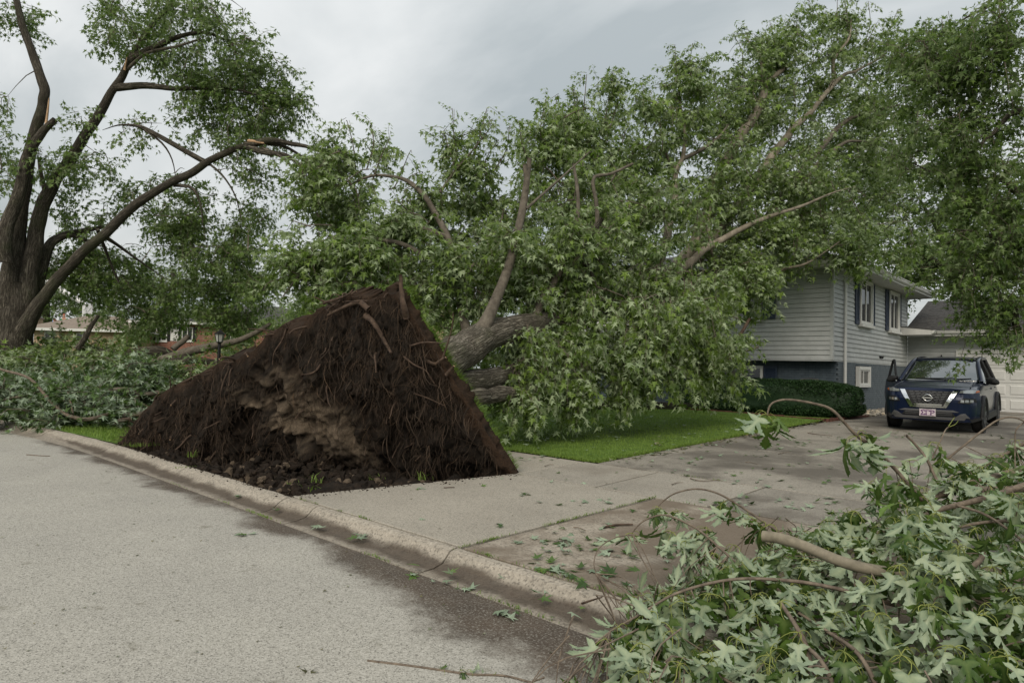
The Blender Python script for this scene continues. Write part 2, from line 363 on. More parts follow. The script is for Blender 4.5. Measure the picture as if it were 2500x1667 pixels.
def painted(name, col, rough=0.55, vary=0.12, scale=3, spec=0.35, bs=0.12):
    m = mat(name, rough=rough, spec=spec); v = geo(m, (1, 1, 1)); n = noise(m, v, scale, 5, 0.65)
    c = mix(m, 1.0, ramp(m, n, [(0.3, tuple(x * (1 - vary) for x in col)), (0.7, tuple(min(1, x * (1 + vary)) for x in col))]), ramp(m, noise(m, v, 40, 2, 0.6), [(0.3, (0.94,) * 3), (0.7, (1.04,) * 3)]), 'MULTIPLY')
    setc(m, c); bump(m, noise(m, geo(m, (4, 4, 40)), 4, 3), bs, 0.004); return m
M_SIDE = painted('grey_siding_paint', (0.40, 0.415, 0.412))
M_TRIM = painted('white_trim', (0.60, 0.60, 0.575), 0.5, 0.08)
M_FASC = painted('fascia_paint', (0.50, 0.50, 0.48), 0.5, 0.1)
M_NAVY = painted('navy_shutter', (0.028, 0.042, 0.072), 0.45, 0.15)
M_BLUEBRICK = painted('blue_painted_brick', (0.115, 0.138, 0.156), 0.7, 0.16, 7, 0.25, 0.4)
M_MORTARB = painted('blue_painted_mortar', (0.085, 0.115, 0.142), 0.8, 0.12, 7)
M_GDOOR = painted('garage_door_white', (0.55, 0.55, 0.535), 0.5, 0.05)
M_SHING = simple_var('grey_shingle', (0.045, 0.045, 0.046), (0.10, 0.098, 0.097), 9, 0.97, 0.5, 0.006, spec=0.08, detail=6)
M_SHINGT = simple_var('tan_shingle', (0.16, 0.13, 0.105), (0.26, 0.215, 0.175), 6, 0.95, 0.5, 0.01)
M_GLASS = mat('window_glass', (0.012, 0.016, 0.018), 0.04, 0, 0.9)
M_BLACK = mat('black_metal', (0.012, 0.012, 0.013), 0.45, 0.3, 0.4)
M_LAMPG = mat('lantern_glass', (0.35, 0.36, 0.34), 0.15, 0, 0.6)
def brickmat(name, c1, c2, mortar, sc_=1.0):
    m = mat(name, rough=0.9, spec=0.2); t = nd(m, 'ShaderNodeTexCoord'); s = nd(m, 'ShaderNodeSeparateXYZ'); lk(m, t.outputs['Object'], s.inputs[0])
    cb = nd(m, 'ShaderNodeCombineXYZ'); lk(m, mth(m, 'ADD', s.outputs[0], s.outputs[1]), cb.inputs[0]); lk(m, s.outputs[2], cb.inputs[1])
    b = nd(m, 'ShaderNodeTexBrick'); lk(m, cb.outputs[0], b.inputs['Vector']); b.inputs['Color1'].default_value = (*c1, 1); b.inputs['Color2'].default_value = (*c2, 1); b.inputs['Mortar'].default_value = (*mortar, 1)
    b.inputs['Scale'].default_value = 1; b.inputs['Brick Width'].default_value = 0.21; b.inputs['Row Height'].default_value = 0.075; b.inputs['Mortar Size'].default_value = 0.008; b.inputs['Bias'].default_value = 0
    c = mix(m, 1.0, b.outputs[0], ramp(m, noise(m, t.outputs['Object'], 5, 4), [(0.3, (0.75,) * 3), (0.7, (1.15,) * 3)]), 'MULTIPLY'); setc(m, c)
    bump(m, mth(m, 'SUBTRACT', 1.0, b.outputs['Fac']), 0.5, 0.01); return m
M_REDBRICK = brickmat('red_brick', (0.185, 0.062, 0.040), (0.255, 0.095, 0.058), (0.26, 0.23, 0.20))
M_TANBRICK = brickmat('tan_brick', (0.36, 0.26, 0.165), (0.45, 0.33, 0.21), (0.34, 0.29, 0.22))
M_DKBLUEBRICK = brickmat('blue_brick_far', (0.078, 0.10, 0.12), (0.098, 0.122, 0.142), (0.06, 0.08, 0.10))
M_EDGER = simple_var('red_edging_brick', (0.075, 0.036, 0.027), (0.14, 0.065, 0.046), 12, 0.9, 0.4)
M_ROCK = simple_var('bed_stone', (0.20, 0.18, 0.155), (0.42, 0.39, 0.34), 12, 0.9, 0.3, attrname='rnd')

# ------------------------------------------------------------------ terrain
def cshift(x): return -0.012 * np.clip(-12 - np.asarray(x, float), 0, 30) ** 2 - 0.72 * np.clip(-42 - np.asarray(x, float), 0, 200)
def gz(x, y):
    """height of the made ground (street, kerb back, parkway, lawn)"""
    x = np.asarray(x, float); y = np.asarray(y, float) - cshift(x)
    a = np.where(y < 3.42, 0.012 * np.clip(3.42 - y, 0, 4), 0.13 + 0.025 * np.clip(y - 3.8, 0, 4.45))
    return a + 0.0225 * np.clip(y - 8.25, 0, 11.6)
def edge_y(x): return 3.42 + cshift(x)

xs = np.concatenate([np.linspace(-400, -60, 18), np.linspace(-55, 25, 60), np.linspace(40, 400, 16)])
ys = np.concatenate([np.linspace(-200, -10, 10), np.linspace(-6, 45, 60), np.linspace(55, 700, 16)])
X, Y = np.meshgrid(xs, ys, indexing='ij'); Z = gz(X, np.maximum(Y, edge_y(X) + 0.4)) - 0.13
Z = np.where(Y < edge_y(X) + 0.5, -0.12, Z); Z = np.where((X > -14) & (X < -5.9) & (Y > 3.3) & (Y < 7.2), -0.75, Z)
tag(obj('ground', np.stack([X, Y, Z], -1).reshape(-1, 3), [grid_faces(len(xs), len(ys))], M_GROUND, smooth=True), kind='structure')

# street
xs = np.linspace(-70, 14, 130); vv = np.linspace(0, 1, 26)
X = np.repeat(xs[:, None], 26, 1); e0 = edge_y(xs)[:, None]; Y = e0 - 0.0 - (vv[None] ** 1.2) * 9.0
Z = 0.012 * np.clip(e0 - Y, 0, 4.2) + 0.004 * (fbm(np.stack([X * 0.8, Y * 0.8, X * 0], -1), 3) - 0.5)
tag(obj('street', np.stack([X, Y, Z], -1).reshape(-1, 3), [grid_faces(130, 26)[:, ::-1]], M_ASPH, smooth=True), kind='structure')

# kerb: gutter pan, rolled face, flat top; poured in lengths with a cracked joint between them
kerb = root('curb', (0, 3.6, 0), kind='structure')
def kerb_len(x0, x1):
    low = lambda x: sm(x, -7.1, -6.2) * 0.7                 # lowered along the driveway apron
    n = max(6, int((x1 - x0) * 6)); xs = np.linspace(x0 + 0.009, x1 - 0.009, n)
    rows = []
    for x in xs:
        k = low(x); c = float(cshift(x)); hgt = 0.13
        prof = [(3.40, -0.1), (3.405, 0.004), (3.43, 0.006), (3.52 + 0.07 * k, 0.012), (3.60 + 0.08 * k, 0.032), (3.66 + 0.06 * k, 0.075), (3.72 + 0.02 * k, 0.112), (3.775, 0.127), (3.82, hgt), (3.835, hgt - 0.008), (3.84, -0.15)]
        rows.append([[x, y + c, z] for y, z in prof])
    V = np.array(rows); nz = fbm(V * np.array([3.0, 6, 6]), 4, 5) - 0.5; V[..., 2] += 0.018 * nz * (V[..., 2] > 0); V[..., 1] += 0.012 * (fbm(V * 4.0, 3, 9) - 0.5)
    V[..., 2] += rng.normal(0, 0.003)
    k = V.shape[1]; o = obj('curb_segment', V.reshape(-1, 3), [grid_faces(n, k)[:, ::-1], np.array([list(range(k))]), np.array([[(n - 1) * k + i for i in range(k)][::-1]])], M_CURB, kerb, smooth=False)
    return o
bounds = [-46, -42, -38, -34, -30, -26.5, -23, -19.6, -16.2, -12.9, -9.75, -6.92, -6.3, -4.14, -1.2, 2, 5.2, 8.5]
for a, b in zip(bounds[:-1], bounds[1:]): kerb_len(a, b)

# pavements
def slab(name, poly, m, parent, th=0.14, seed=0, res=0.0):
    """concrete panel following the ground, slightly rounded arris"""
    P = np.array(poly, float); c = P.mean(0); P = P + (c - P) / np.linalg.norm(c - P, axis=1)[:, None] * 0.019; ins = P + (c - P) / np.linalg.norm(c - P, axis=1)[:, None] * 0.014
    z0 = gz(P[:, 0], P[:, 1]) + rng.normal(0, 0.002); n = len(P)
    V = np.concatenate([np.c_[P, z0 - th], np.c_[P, z0 - 0.006], np.c_[ins, z0]])
    F = [np.array([[2 * n + i for i in range(n)]])] + [np.array([[i, (i + 1) % n, n + (i + 1) % n, n + i] for i in range(n)]), np.array([[n + i, n + (i + 1) % n, 2 * n + (i + 1) % n, 2 * n + i] for i in range(n)])]
    return obj(name, V, F, m, parent)
walk = root('sidewalk', (-6, 7.5, 0.2), kind='structure')
sx = [-21.3, -19.8, -18.3, -16.8, -15.2, -13.7, -12.2, -10.7, -9.2, -7.65, -6.13, -4.85, -3.35, -1.85, -0.35, 1.15, 2.65, 4.2]
for a, b in zip(sx[:-1], sx[1:]):
    ca, cb = float(cshift(a)), float(cshift(b))
    slab('sidewalk_slab', [(a + 0.006, 6.745 + ca), (b - 0.006, 6.745 + cb), (b - 0.006, 8.25 + cb), (a + 0.006, 8.25 + ca)], M_CONC if b < -6 else (M_WALK if b < -3.2 else M_WALKD), walk)
drive = root('driveway', (-3.4, 9, 0.25), kind='structure')
slab('apron_slab', [(-6.98, 3.845), (-4.13, 3.845), (-4.0, 6.73), (-6.17, 6.73)], M_CONC, drive)
slab('apron_slab', [(-4.115, 3.845), (0.55, 3.845), (-0.35, 6.73), (-3.985, 6.73)], M_AGG, drive)
dy_ = [8.262, 11.45, 14.65, 17.85, 21.0, 24.2, 27.2, 29.92]
for k, (a, b) in enumerate(zip(dy_[:-1], dy_[1:])):
    xl = [-5.92, -5.92, -5.9, -5.75, -5.5, -5.5, -5.5, -5.5]
    slab('driveway_slab', [(xl[k], a + 0.006), (-1.05, a + 0.006), (-1.05, b - 0.006), (xl[k + 1], b - 0.006)], M_DRIVE, drive)

# lawns
def sheet(name, poly_fn, nx, ny, m, dz=0.0, amp=0.02):
    a, b = np.meshgrid(np.linspace(0, 1, nx), np.linspace(0, 1, ny), indexing='ij')
    X, Y = poly_fn(a, b); Z = gz(X, Y) + dz + amp * (fbm(np.stack([X, Y, X * 0], -1) * 1.3, 3) - 0.5)
    return tag(obj(name, np.stack([X, Y, Z], -1).reshape(-1, 3), [grid_faces(nx, ny)], m, smooth=True), kind='structure')
sheet('lawn', lambda a, b: (-45 + a * 39.07, 8.263 + cshift(-45 + a * 39.07) + b * 14), 100, 40, M_TURF, 0.012)
sheet('lawn', lambda a, b: (-1.03 + a * 14, 8.263 + b * 22), 40, 40, M_TURF, 0.012)
sheet('parkway', lambda a, b: (-45 + a * 32.3, 3.845 + cshift(-45 + a * 32.3) + b * 2.89), 90, 14, M_TURF, 0.0)
sheet('parkway', lambda a, b: (0.62 + a * 10, 3.85 + b * 2.88), 20, 10, M_TURF, 0.0)

def blades(name, P, h, wd, m, parent=None, lean=0.5, nrm=None, seed=1, kind='stuff', label=None, cat=None):
    r = np.random.default_rng(seed); n = len(P); a = r.uniform(0, 2 * math.pi, n); hh = h * r.uniform(0.45, 1.25, n); ww = wd * r.uniform(0.7, 1.3, n)
    N = np.tile([0, 0, 1.0], (n, 1)) if nrm is None else nrm
    D = np.stack([np.cos(a), np.sin(a), 0 * a], 1); L = np.stack([-np.sin(a), np.cos(a), 0 * a], 1)
    b = r.uniform(0.1, lean, n)[:, None]
    mid = P + (N * 0.55 + D * b * 0.35) * hh[:, None]; tip = P + (N * 0.92 + D * b * 1.1 + np.array([0, 0, -0.12])) * hh[:, None]
    V = np.stack([P - L * ww[:, None], P + L * ww[:, None], mid + L * ww[:, None] * 0.7, mid - L * ww[:, None] * 0.7, tip], 1).reshape(-1, 3)
    i = np.arange(n) * 5; q = np.stack([i, i + 1, i + 2, i + 3], 1); t = np.stack([i + 3, i + 2, i + 4], 1); rd = r.random(n)
    patch = vnoise(P * 1.1, 3) * 0.5 + rd * 0.5
    o = obj(name, V, [q, t], m, parent, attr={'rnd': ('FACE', np.concatenate([patch, patch]))}); o['kind'] = kind
    return tag(o, label, cat)
n = 52000; P = np.stack([-14.5 + 8.56 * rng.random(n), 8.27 + 9.8 * rng.random(n) ** 1.35, np.zeros(n)], 1); P[:4200, 0] = -5.875 - np.abs(rng.normal(0, 0.06, 4200)); P[4200:7200, 1] = 8.225 + np.abs(rng.normal(0, 0.05, 3000))
P = P[P[:, 1] < 8.3 + 10.5 - 0.0 * P[:, 0]]; P[:, 2] = gz(P[:, 0], P[:, 1]) + 0.005
blades('lawn_grass', P, 0.062, 0.0042, M_GRASS, seed=2, label='short bright green lawn grass under the fallen crown', cat='grass')
n = 5000; P = np.stack([-1.02 + 3.2 * rng.random(n), 8.6 + 11 * rng.random(n), np.zeros(n)], 1); P[:, 2] = gz(P[:, 0], P[:, 1]) + 0.005
blades('verge_grass', P, 0.075, 0.005, M_GRASS, seed=3, label='strip of green grass at the right edge of the driveway', cat='grass')
n = 9000; P = np.stack([-17.5 + 5.2 * rng.random(n), 3.86 + 2.6 * rng.random(n), np.zeros(n)], 1); P[:, 1] += cshift(P[:, 0]); P[:, 2] = gz(P[:, 0], P[:, 1]) + 0.002
blades('parkway_grass', P, 0.08, 0.005, M_GRASS, seed=4, label='green grass of the parkway strip left of the root plate', cat='grass')
# tufts growing in the joints of kerb, apron and sidewalk
tp = []
for (x0, y0, x1, y1, k, dens) in [(-4.12, 3.85, -4.0, 6.7, 26, 9), (-4.1, 3.84, -2.4, 3.84, 7, 13), (-6.9, 3.84, -4.2, 3.84, 5, 9), (-9.5, 3.41, -2.8, 3.41, 16, 9), (-4.9, 8.255, -3.5, 8.255, 5, 8), (-4.0, 6.74, -2.2, 6.74, 4, 7), (-9.75, 3.45, -9.72, 3.75, 1, 20)]:
    for _ in range(k):
        t = rng.random(); cx_, cy_ = x0 + (x1 - x0) * t, y0 + (y1 - y0) * t; L = rng.uniform(0.02, 0.14); m_ = int(dens * (1 + 12 * L))
        dxy = np.array([x1 - x0, y1 - y0]); dxy = dxy / np.linalg.norm(dxy)
        q = np.array([cx_, cy_]) + dxy * rng.normal(0, L, m_)[:, None] + rng.normal(0, 0.009, (m_, 2)); tp.append(q)
q = np.concatenate(tp); zq = np.where(q[:, 1] < 3.6, 0.005, gz(q[:, 0], np.maximum(q[:, 1], 3.82)))
blades('joint_weeds', np.c_[q, zq], 0.030, 0.0028, M_GRASS, lean=1.6, seed=6, label='tufts of grass growing in the concrete joints', cat='weeds')

# ------------------------------------------------------------------ house
XW, YF, YB = -6.5, 20.95, 29.9      # side wall, front wall, back of the visible side wall
ZB, ZT = 2.13, 4.87
XL = -18.5
house = root('split_level_house', (-12.5, 25, 0.45), 'grey sided split level house with navy shutters, the fallen tree resting on its roof', 'house')
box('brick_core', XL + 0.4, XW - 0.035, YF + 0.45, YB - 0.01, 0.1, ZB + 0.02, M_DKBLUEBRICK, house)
box('upper_wall', XL, XW - 0.03, YF + 0.03, YB - 0.005, ZB, ZT, M_SIDE, house)
nb = 19; ex = (ZT - ZB) / nb
def clap(name, p0, p1, nrm, z0, parent):
    p0, p1, nrm = np.array(p0, float), np.array(p1, float), np.array(nrm, float); V = []
    for p in (p0, p1):
        for o_, z in ((-0.03, z0), (0.030, z0), (0.004, z0 + ex - 0.004), (-0.03, z0 + ex - 0.004)):
            V.append([*(p + nrm * o_), z])
    F = np.array([[0, 1, 5, 4], [1, 2, 6, 5], [2, 3, 7, 6], [3, 0, 4, 7]]); E_ = np.array([[3, 2, 1, 0], [4, 5, 6, 7]])
    return obj(name, np.array(V), [F, E_], M_SIDE, parent)
for k in range(nb):
    clap('clapboard', (XL, YF), (XW - 0.05, YF), (0, -1), ZB + k * ex, house)
    clap('clapboard', (XW, YF + 0.05), (XW, YB), (1, 0), ZB + k * ex, house)
box('corner_board', XW - 0.06, XW + 0.036, YF - 0.036, YF + 0.07, ZB - 0.01, ZT, M_SIDE, house)
box('sill_board', XL, XW + 0.02, YF - 0.02, YB, ZB - 0.045, ZB - 0.004, M_SIDE, house)
box('back_corner_board', XW - 0.05, XW + 0.036, YB - 0.075, YB - 0.002, ZB - 0.01, ZT, M_SIDE, house)
# painted brick base, the visible side brick by brick
bw, bh = 0.213, 0.0745; spots = []
zr = 0.38; row = 0
while zr < ZB - 0.06:
    y = YF + 0.45 + (0.5 * bw if row % 2 else 0)
    while y < YB - 0.1:
        spots.append((y, zr)); y += bw
    zr += bh; row += 1
win_b = (23.25, 24.7, 1.28, 2.0)
spots = [s for s in spots if not (win_b[0] - 0.2 < s[0] < win_b[1] and win_b[2] - 0.05 < s[1] < win_b[3])]
spots.sort(key=lambda s: s[0] + (0 if s[1] > 0.6 else 2))
bm_ = mesh_from('brick', bxv(-0.03, 0.004, 0.004, bw - 0.005, 0.004, bh - 0.004), [QB], M_BLUEBRICK)
for (y, z) in spots[:290]:
    o = bpy.data.objects.new('brick', bm_); link(o, house); o.location = (XW + 0.0 + rng.normal(0, 0.0016), y, z)
    o.matrix_parent_inverse = OFF[house.name]
boxes('brick_courses', [(XW - 0.03, XW + 0.004 + rng.normal(0, 0.0015), y + 0.004, y + bw - 0.005, z + 0.004, z + bh - 0.004) for y, z in spots[290:]], M_BLUEBRICK, house, kind='stuff')
# windows
def side_window(y0, y1, z0, z1, fr=0.085, sill=True, shut=True, slide=0.5):
    x = XW + 0.030
    w_ = boxes('window', [(x - 0.04, x + 0.075, y0, y0 + fr, z0, z1), (x - 0.04, x + 0.075, y1 - fr, y1, z0, z1), (x - 0.04, x + 0.074, y0 + fr, y1 - fr, z1 - fr, z1), (x - 0.04, x + 0.074, y0 + fr, y1 - fr, z0, z0 + fr * 0.8)], M_TRIM, house)
    ym = y0 + (y1 - y0) * slide
    boxes('sash', [(x, x + 0.042, ym - 0.03, ym + 0.03, z0 + fr * 0.8, z1 - fr), (x, x + 0.04, y0 + fr, y0 + fr + 0.045, z0 + fr * 0.8, z1 - fr), (x, x + 0.04, y1 - fr - 0.045, y1 - fr, z0 + fr * 0.8, z1 - fr), (x, x + 0.039, y0 + fr, y1 - fr, z0 + fr * 0.8, z0 + fr * 0.8 + 0.045), (x, x + 0.039, y0 + fr, y1 - fr, z1 - fr - 0.045, z1 - fr)], M_TRIM, w_)
    box('pane', x - 0.02, x + 0.02, y0 + fr + 0.045, ym - 0.03, z0 + fr * 0.8 + 0.045, z1 - fr - 0.045, M_GLASS, w_)
    box('pane', x - 0.02, x + 0.012, ym + 0.03, y1 - fr - 0.045, z0 + fr * 0.8 + 0.045, z1 - fr - 0.045, M_GLASS, w_)
    if sill: box('sill', x - 0.03, x + 0.13, y0 - 0.04, y1 + 0.04, z0 - 0.09, z0 - 0.001, M_TRIM, w_)
    if shut:
        for a, b in ((y0 - 0.40, y0 - 0.02), (y1 + 0.02, y1 + 0.36)):
            shutter_x(a, b, z0 - 0.03, z1)
def shutter_x(a, b, z0, z1):
    x = XW + 0.031
    s = boxes('shutter', [(x, x + 0.035, a, a + 0.05, z0, z1), (x, x + 0.035, b - 0.05, b, z0, z1), (x, x + 0.034, a + 0.05, b - 0.05, z0, z0 + 0.12), (x, x + 0.034, a + 0.05, b - 0.05, z1 - 0.08, z1), (x, x + 0.008, a + 0.05, b - 0.05, z0 + 0.12, z1 - 0.08)], M_NAVY, house)
    n = int((z1 - z0 - 0.2) / 0.045)
    for k in range(n):
        z = z0 + 0.122 + k * 0.045
        V = np.array([[x + 0.008, a + 0.05, z + 0.04], [x + 0.03, a + 0.05, z], [x + 0.03, a + 0.05, z + 0.008], [x + 0.008, b - 0.05, z + 0.04], [x + 0.03, b - 0.05, z], [x + 0.03, b - 0.05, z + 0.008]])
        obj('louver', V, [np.array([[0, 1, 4, 3], [1, 2, 5, 4], [2, 0, 3, 5]])], M_NAVY, s)
def shutter_y(a, b, y, z0, z1):
    s = boxes('shutter', [(a, a + 0.05, y - 0.035, y, z0, z1), (b - 0.05, b, y - 0.035, y, z0, z1), (a + 0.05, b - 0.05, y - 0.034, y, z0, z0 + 0.1), (a + 0.05, b - 0.05, y - 0.034, y, z1 - 0.08, z1), (a + 0.05, b - 0.05, y - 0.008, y, z0 + 0.1, z1 - 0.08)], M_NAVY, house)
    n = int((z1 - z0 - 0.18) / 0.045)
    for k in range(n):
        z = z0 + 0.102 + k * 0.045
        V = np.array([[a + 0.05, y - 0.008, z + 0.04], [a + 0.05, y - 0.03, z], [a + 0.05, y - 0.03, z + 0.008], [b - 0.05, y - 0.008, z + 0.04], [b - 0.05, y - 0.03, z], [b - 0.05, y - 0.03, z + 0.008]])
        obj('louver', V, [np.array([[0, 1, 4, 3], [1, 2, 5, 4], [2, 0, 3, 5]])], M_NAVY, s)
side_window(23.45, 24.85, 3.37, 4.85)
side_window(27.05, 28.45, 3.37, 4.83)
side_window(23.3, 24.6, 1.30, 1.98, 0.11, False, False, 0.45)
def front_window(x0, x1, z0, z1, y, shut=True, fr=0.09):
    w_ = boxes('window', [(x0, x0 + fr, y - 0.07, y + 0.03, z0, z1), (x1 - fr, x1, y - 0.07, y + 0.03, z0, z1), (x0 + fr, x1 - fr, y - 0.069, y + 0.03, z1 - fr, z1), (x0 + fr, x1 - fr, y - 0.069, y + 0.03, z0, z0 + fr)], M_TRIM, house)
    xm = (x0 + x1) / 2
    box('mullion', xm - 0.03, xm + 0.03, y - 0.05, y + 0.02, z0 + fr, z1 - fr, M_TRIM, w_)
    box('pane', x0 + fr, xm - 0.03, y - 0.028, y + 0.01, z0 + fr, z1 - fr, M_GLASS, w_); box('pane', xm + 0.03, x1 - fr, y - 0.028, y + 0.01, z0 + fr, z1 - fr, M_GLASS, w_)
    box('sill', x0 - 0.05, x1 + 0.05, y - 0.13, y + 0.02, z0 - 0.09, z0 - 0.001, M_TRIM, w_)
    if shut: shutter_y(x0 - 0.46, x0 - 0.02, y - 0.031, z0 - 0.02, z1); shutter_y(x1 + 0.02, x1 + 0.46, y - 0.031, z0 - 0.02, z1)
front_window(-10.35, -8.65, 3.42, 4.82, YF)
front_window(-15.2, -13.4, 3.42, 4.82, YF)
front_window(-10.2, -8.75, 0.95, 1.92, YF + 0.45)
# hip roof with soffit, fascia and gutter
ov = 0.75; x0, x1, y0, y1 = XL - ov, XW + ov, YF - ov, YB + ov + 0.15; zt = ZT + 0.0; yc = (y0 + y1) / 2
box('soffit', x0 + 0.02, x1 - 0.02, y0 + 0.02, y1 - 0.02, zt, zt + 0.03, M_FASC, house)
boxes('fascia', [(x0, x1, y0, y0 + 0.025, zt - 0.03, zt + 0.17), (x1 - 0.025, x1, y0 + 0.025, y1 - 0.025, zt - 0.03, zt + 0.17), (x0, x1, y1 - 0.025, y1, zt - 0.03, zt + 0.17), (x0, x0 + 0.025, y0 + 0.025, y1 - 0.025, zt - 0.03, zt + 0.17)], M_FASC, house)
def gutter(name, p0, p1, nrm, z, parent, m=None):
    p0, p1, nrm = np.array(p0, float), np.array(p1, float), np.array(nrm, float)
    prof = [(0.002, z), (0.05, z), (0.085, z + 0.04), (0.09, z + 0.085), (0.115, z + 0.105), (0.115, z + 0.125), (0.09, z + 0.12), (0.002, z + 0.12)]
    V = [[*(p + nrm * a), b] for p in (p0, p1) for a, b in prof]; k = len(prof)
    F = np.array([[i, (i + 1) % k, k + (i + 1) % k, k + i] for i in range(k)])
    return obj(name, np.array(V), [F, np.array([list(range(k))[::-1]]), np.array([list(range(k, 2 * k))])], m or M_TRIM, parent)
gutter('gutter', (x1, y0 - 0.03), (x1, y1 + 0.03), (1, 0), zt + 0.03, house, M_FASC)
gutter('gutter', (x1 + 0.1, y0), (x0, y0), (0, -1), zt + 0.03, house)
rz = zt + 0.175; rr_ = (y1 - y0) / 2; rise = rr_ * 0.30
RV = np.array([[x0 - .03, y0 - .03, rz], [x1 + .03, y0 - .03, rz], [x1 + .03, y1 + .03, rz], [x0 - .03, y1 + .03, rz], [x0 + rr_, yc, rz + rise], [x1 - rr_, yc, rz + rise]])
obj('roof', RV, [np.array([[1, 2, 5], [3, 0, 4]]), np.array([[0, 1, 5, 4], [2, 3, 4, 5]]), np.array([[3, 2, 1, 0]])], M_SHING, house)
ds = MB()
V, F = tube(catmull([(XW + 0.72, YF + 0.95, zt + 0.03), (XW + 0.62, YF + 0.95, zt - 0.12), (XW + 0.10, YF + 0.95, zt - 0.30), (XW + 0.085, YF + 0.95, zt - 0.6), (XW + 0.085, YF + 0.95, 1.2), (XW + 0.085, YF + 0.95, 0.62), (XW + 0.22, YF + 0.95, 0.5)], 30), 0.045, 6); ds.add(V, F)
ds.build('downspout', M_TRIM, house)
boxes('wall_bracket', [(XW + 0.02, XW + 0.09, 25.9, 26.3, 2.36, 2.385), (XW + 0.02, XW + 0.08, 25.95, 25.98, 2.30, 2.36), (XW + 0.02, XW + 0.08, 26.2, 26.23, 2.31, 2.36)], M_BLACK, house)

# ------------------------------------------------------------------ garage wing
garage = root('garage_wing', (-2, 33, 0.45), 'attached grey garage with white panelled door and shingled roof behind the car', 'garage')
GY = 29.95; GX0, GX1 = XW + 0.03, 3.2; GZ = 3.28
box('garage_wall', GX0, GX1, GY + 0.02, GY + 7.2, 0.2, GZ, M_SIDE, garage)
gd0, gd1, gdz0, gdz1 = -4.72, 0.35, 0.50, 2.62
nb2 = 19
for k in range(nb2):
    z = 0.5 + k * (GZ - 0.5) / nb2; h_ = (GZ - 0.5) / nb2; ex_ = ex; ex = h_
    if z + h_ < gdz1 + 0.1:
        clap('clapboard', (GX0, GY), (gd0 - 0.1, GY), (0, -1), z, garage); clap('clapboard', (gd1 + 0.1, GY), (GX1, GY), (0, -1), z, garage)
    else: clap('clapboard', (GX0, GY), (GX1, GY), (0, -1), z, garage)
    ex = ex_
boxes('door_frame', [(gd0 - 0.13, gd0, GY - 0.06, GY + 0.05, 0.46, gdz1 + 0.13), (gd1, gd1 + 0.13, GY - 0.06, GY + 0.05, 0.46, gdz1 + 0.13), (gd0, gd1, GY - 0.058, GY + 0.05, gdz1, gdz1 + 0.13)], M_TRIM, garage)
gdo = box('garage_door', gd0 + 0.002, gd1 - 0.002, GY - 0.012, GY + 0.015, gdz0, gdz1 - 0.002, M_GDOOR, garage)
ph = (gdz1 - gdz0) / 4; pw = (gd1 - gd0) / 7
for r_ in range(4):
    box('door_section_joint', gd0 + 0.01, gd1 - 0.01, GY - 0.016, GY - 0.008, gdz0 + r_ * ph - 0.004, gdz0 + r_ * ph + 0.004, M_BLACK if r_ else M_GDOOR, gdo)
    for c_ in range(7):
        a, b, z0_, z1_ = gd0 + c_ * pw + 0.06, gd0 + (c_ + 1) * pw - 0.06, gdz0 + r_ * ph + 0.09, gdz0 + (r_ + 1) * ph - 0.09
        V = np.array([[a, GY - 0.013, z0_], [b, GY - 0.013, z0_], [b, GY - 0.013, z1_], [a, GY - 0.013, z1_], [a + .035, GY - 0.03, z0_ + .035], [b - .035, GY - 0.03, z0_ + .035], [b - .035, GY - 0.03, z1_ - .035], [a + .035, GY - 0.03, z1_ - .035]])
        obj('panel', V, [np.array([[0, 1, 5, 4], [1, 2, 6, 5], [2, 3, 7, 6], [3, 0, 4, 7], [4, 5, 6, 7]])], M_GDOOR, gdo)
# small five-pointed star ornament left of the door
sp_ = [(-5.32 + (0.13 if k % 2 == 0 else 0.055) * math.sin(k * math.pi / 5), GY - 0.03, 2.45 + (0.13 if k % 2 == 0 else 0.055) * math.cos(k * math.pi / 5)) for k in range(10)]
prism('star_ornament', sp_, (0, -0.02, 0), M_BLACK, garage)
ge = GY - 0.75
box('eave_box', GX0 + 1.05, GX1 + 0.4, ge, GY + 0.02, GZ - 0.02, GZ + 0.02, M_FASC, garage)
box('garage_fascia', GX0 + 1.05, GX1 + 0.4, ge - 0.025, ge, GZ - 0.03, GZ + 0.17, M_FASC, garage)
gutter('garage_gutter', (GX1 + 0.4, ge - 0.025), (GX0 + 1.15, ge - 0.025), (0, -1), GZ + 0.04, garage, M_FASC)
prism('eave_return', [(GX0 + 0.02, ge - 0.5, GZ + 0.0), (GX0 + 1.05, ge - 0.5, GZ + 0.0), (GX0 + 1.05, ge - 0.5, GZ + 0.17), (GX0 + 0.02, ge - 0.5, GZ + 0.30)], (0, 1.24, 0), M_FASC, garage)
gutter('garage_gutter', (GX0 + 1.05, ge - 0.5), (GX0 + 1.05, ge - 0.05), (1, 0), GZ + 0.04, garage, M_FASC)
zr0, zr1, yr = GZ + 0.17, GZ + 1.75, GY + 3.55
prism('garage_roof', [(GX0 + 0.02, ge - 0.03, zr0 - 0.02), (GX0 + 0.02, yr, zr1 - 0.02), (GX0 + 0.02, yr + 4.3, zr0 - 0.02)], (GX1 + 0.5 - GX0, 0, 0), M_SHING, garage)
prism('garage_roof', [(GX0 + 0.02, ge - 0.52, zr0 + 0.14), (GX0 + 1.1, ge - 0.52, zr0 + 0.01), (GX0 + 1.1, ge - 0.52, zr0 + 0.035), (GX0 + 0.02, ge - 0.52, zr0 + 0.17)], (0, 1.4, 0.0), M_SHING, garage)
L = math.hypot(yr - ge, zr1 - zr0); n_c = int(L / 0.142); sl_ = (zr1 - zr0) / (yr - ge + 0.03); sh = []
for k in range(n_c):
    x = GX0 + 0.03 - (0.16 if k % 2 else 0)
    while x < GX1 + 0.4:
        sh.append((max(x, GX0 + 0.03), x + 0.318, k)); x += 0.322
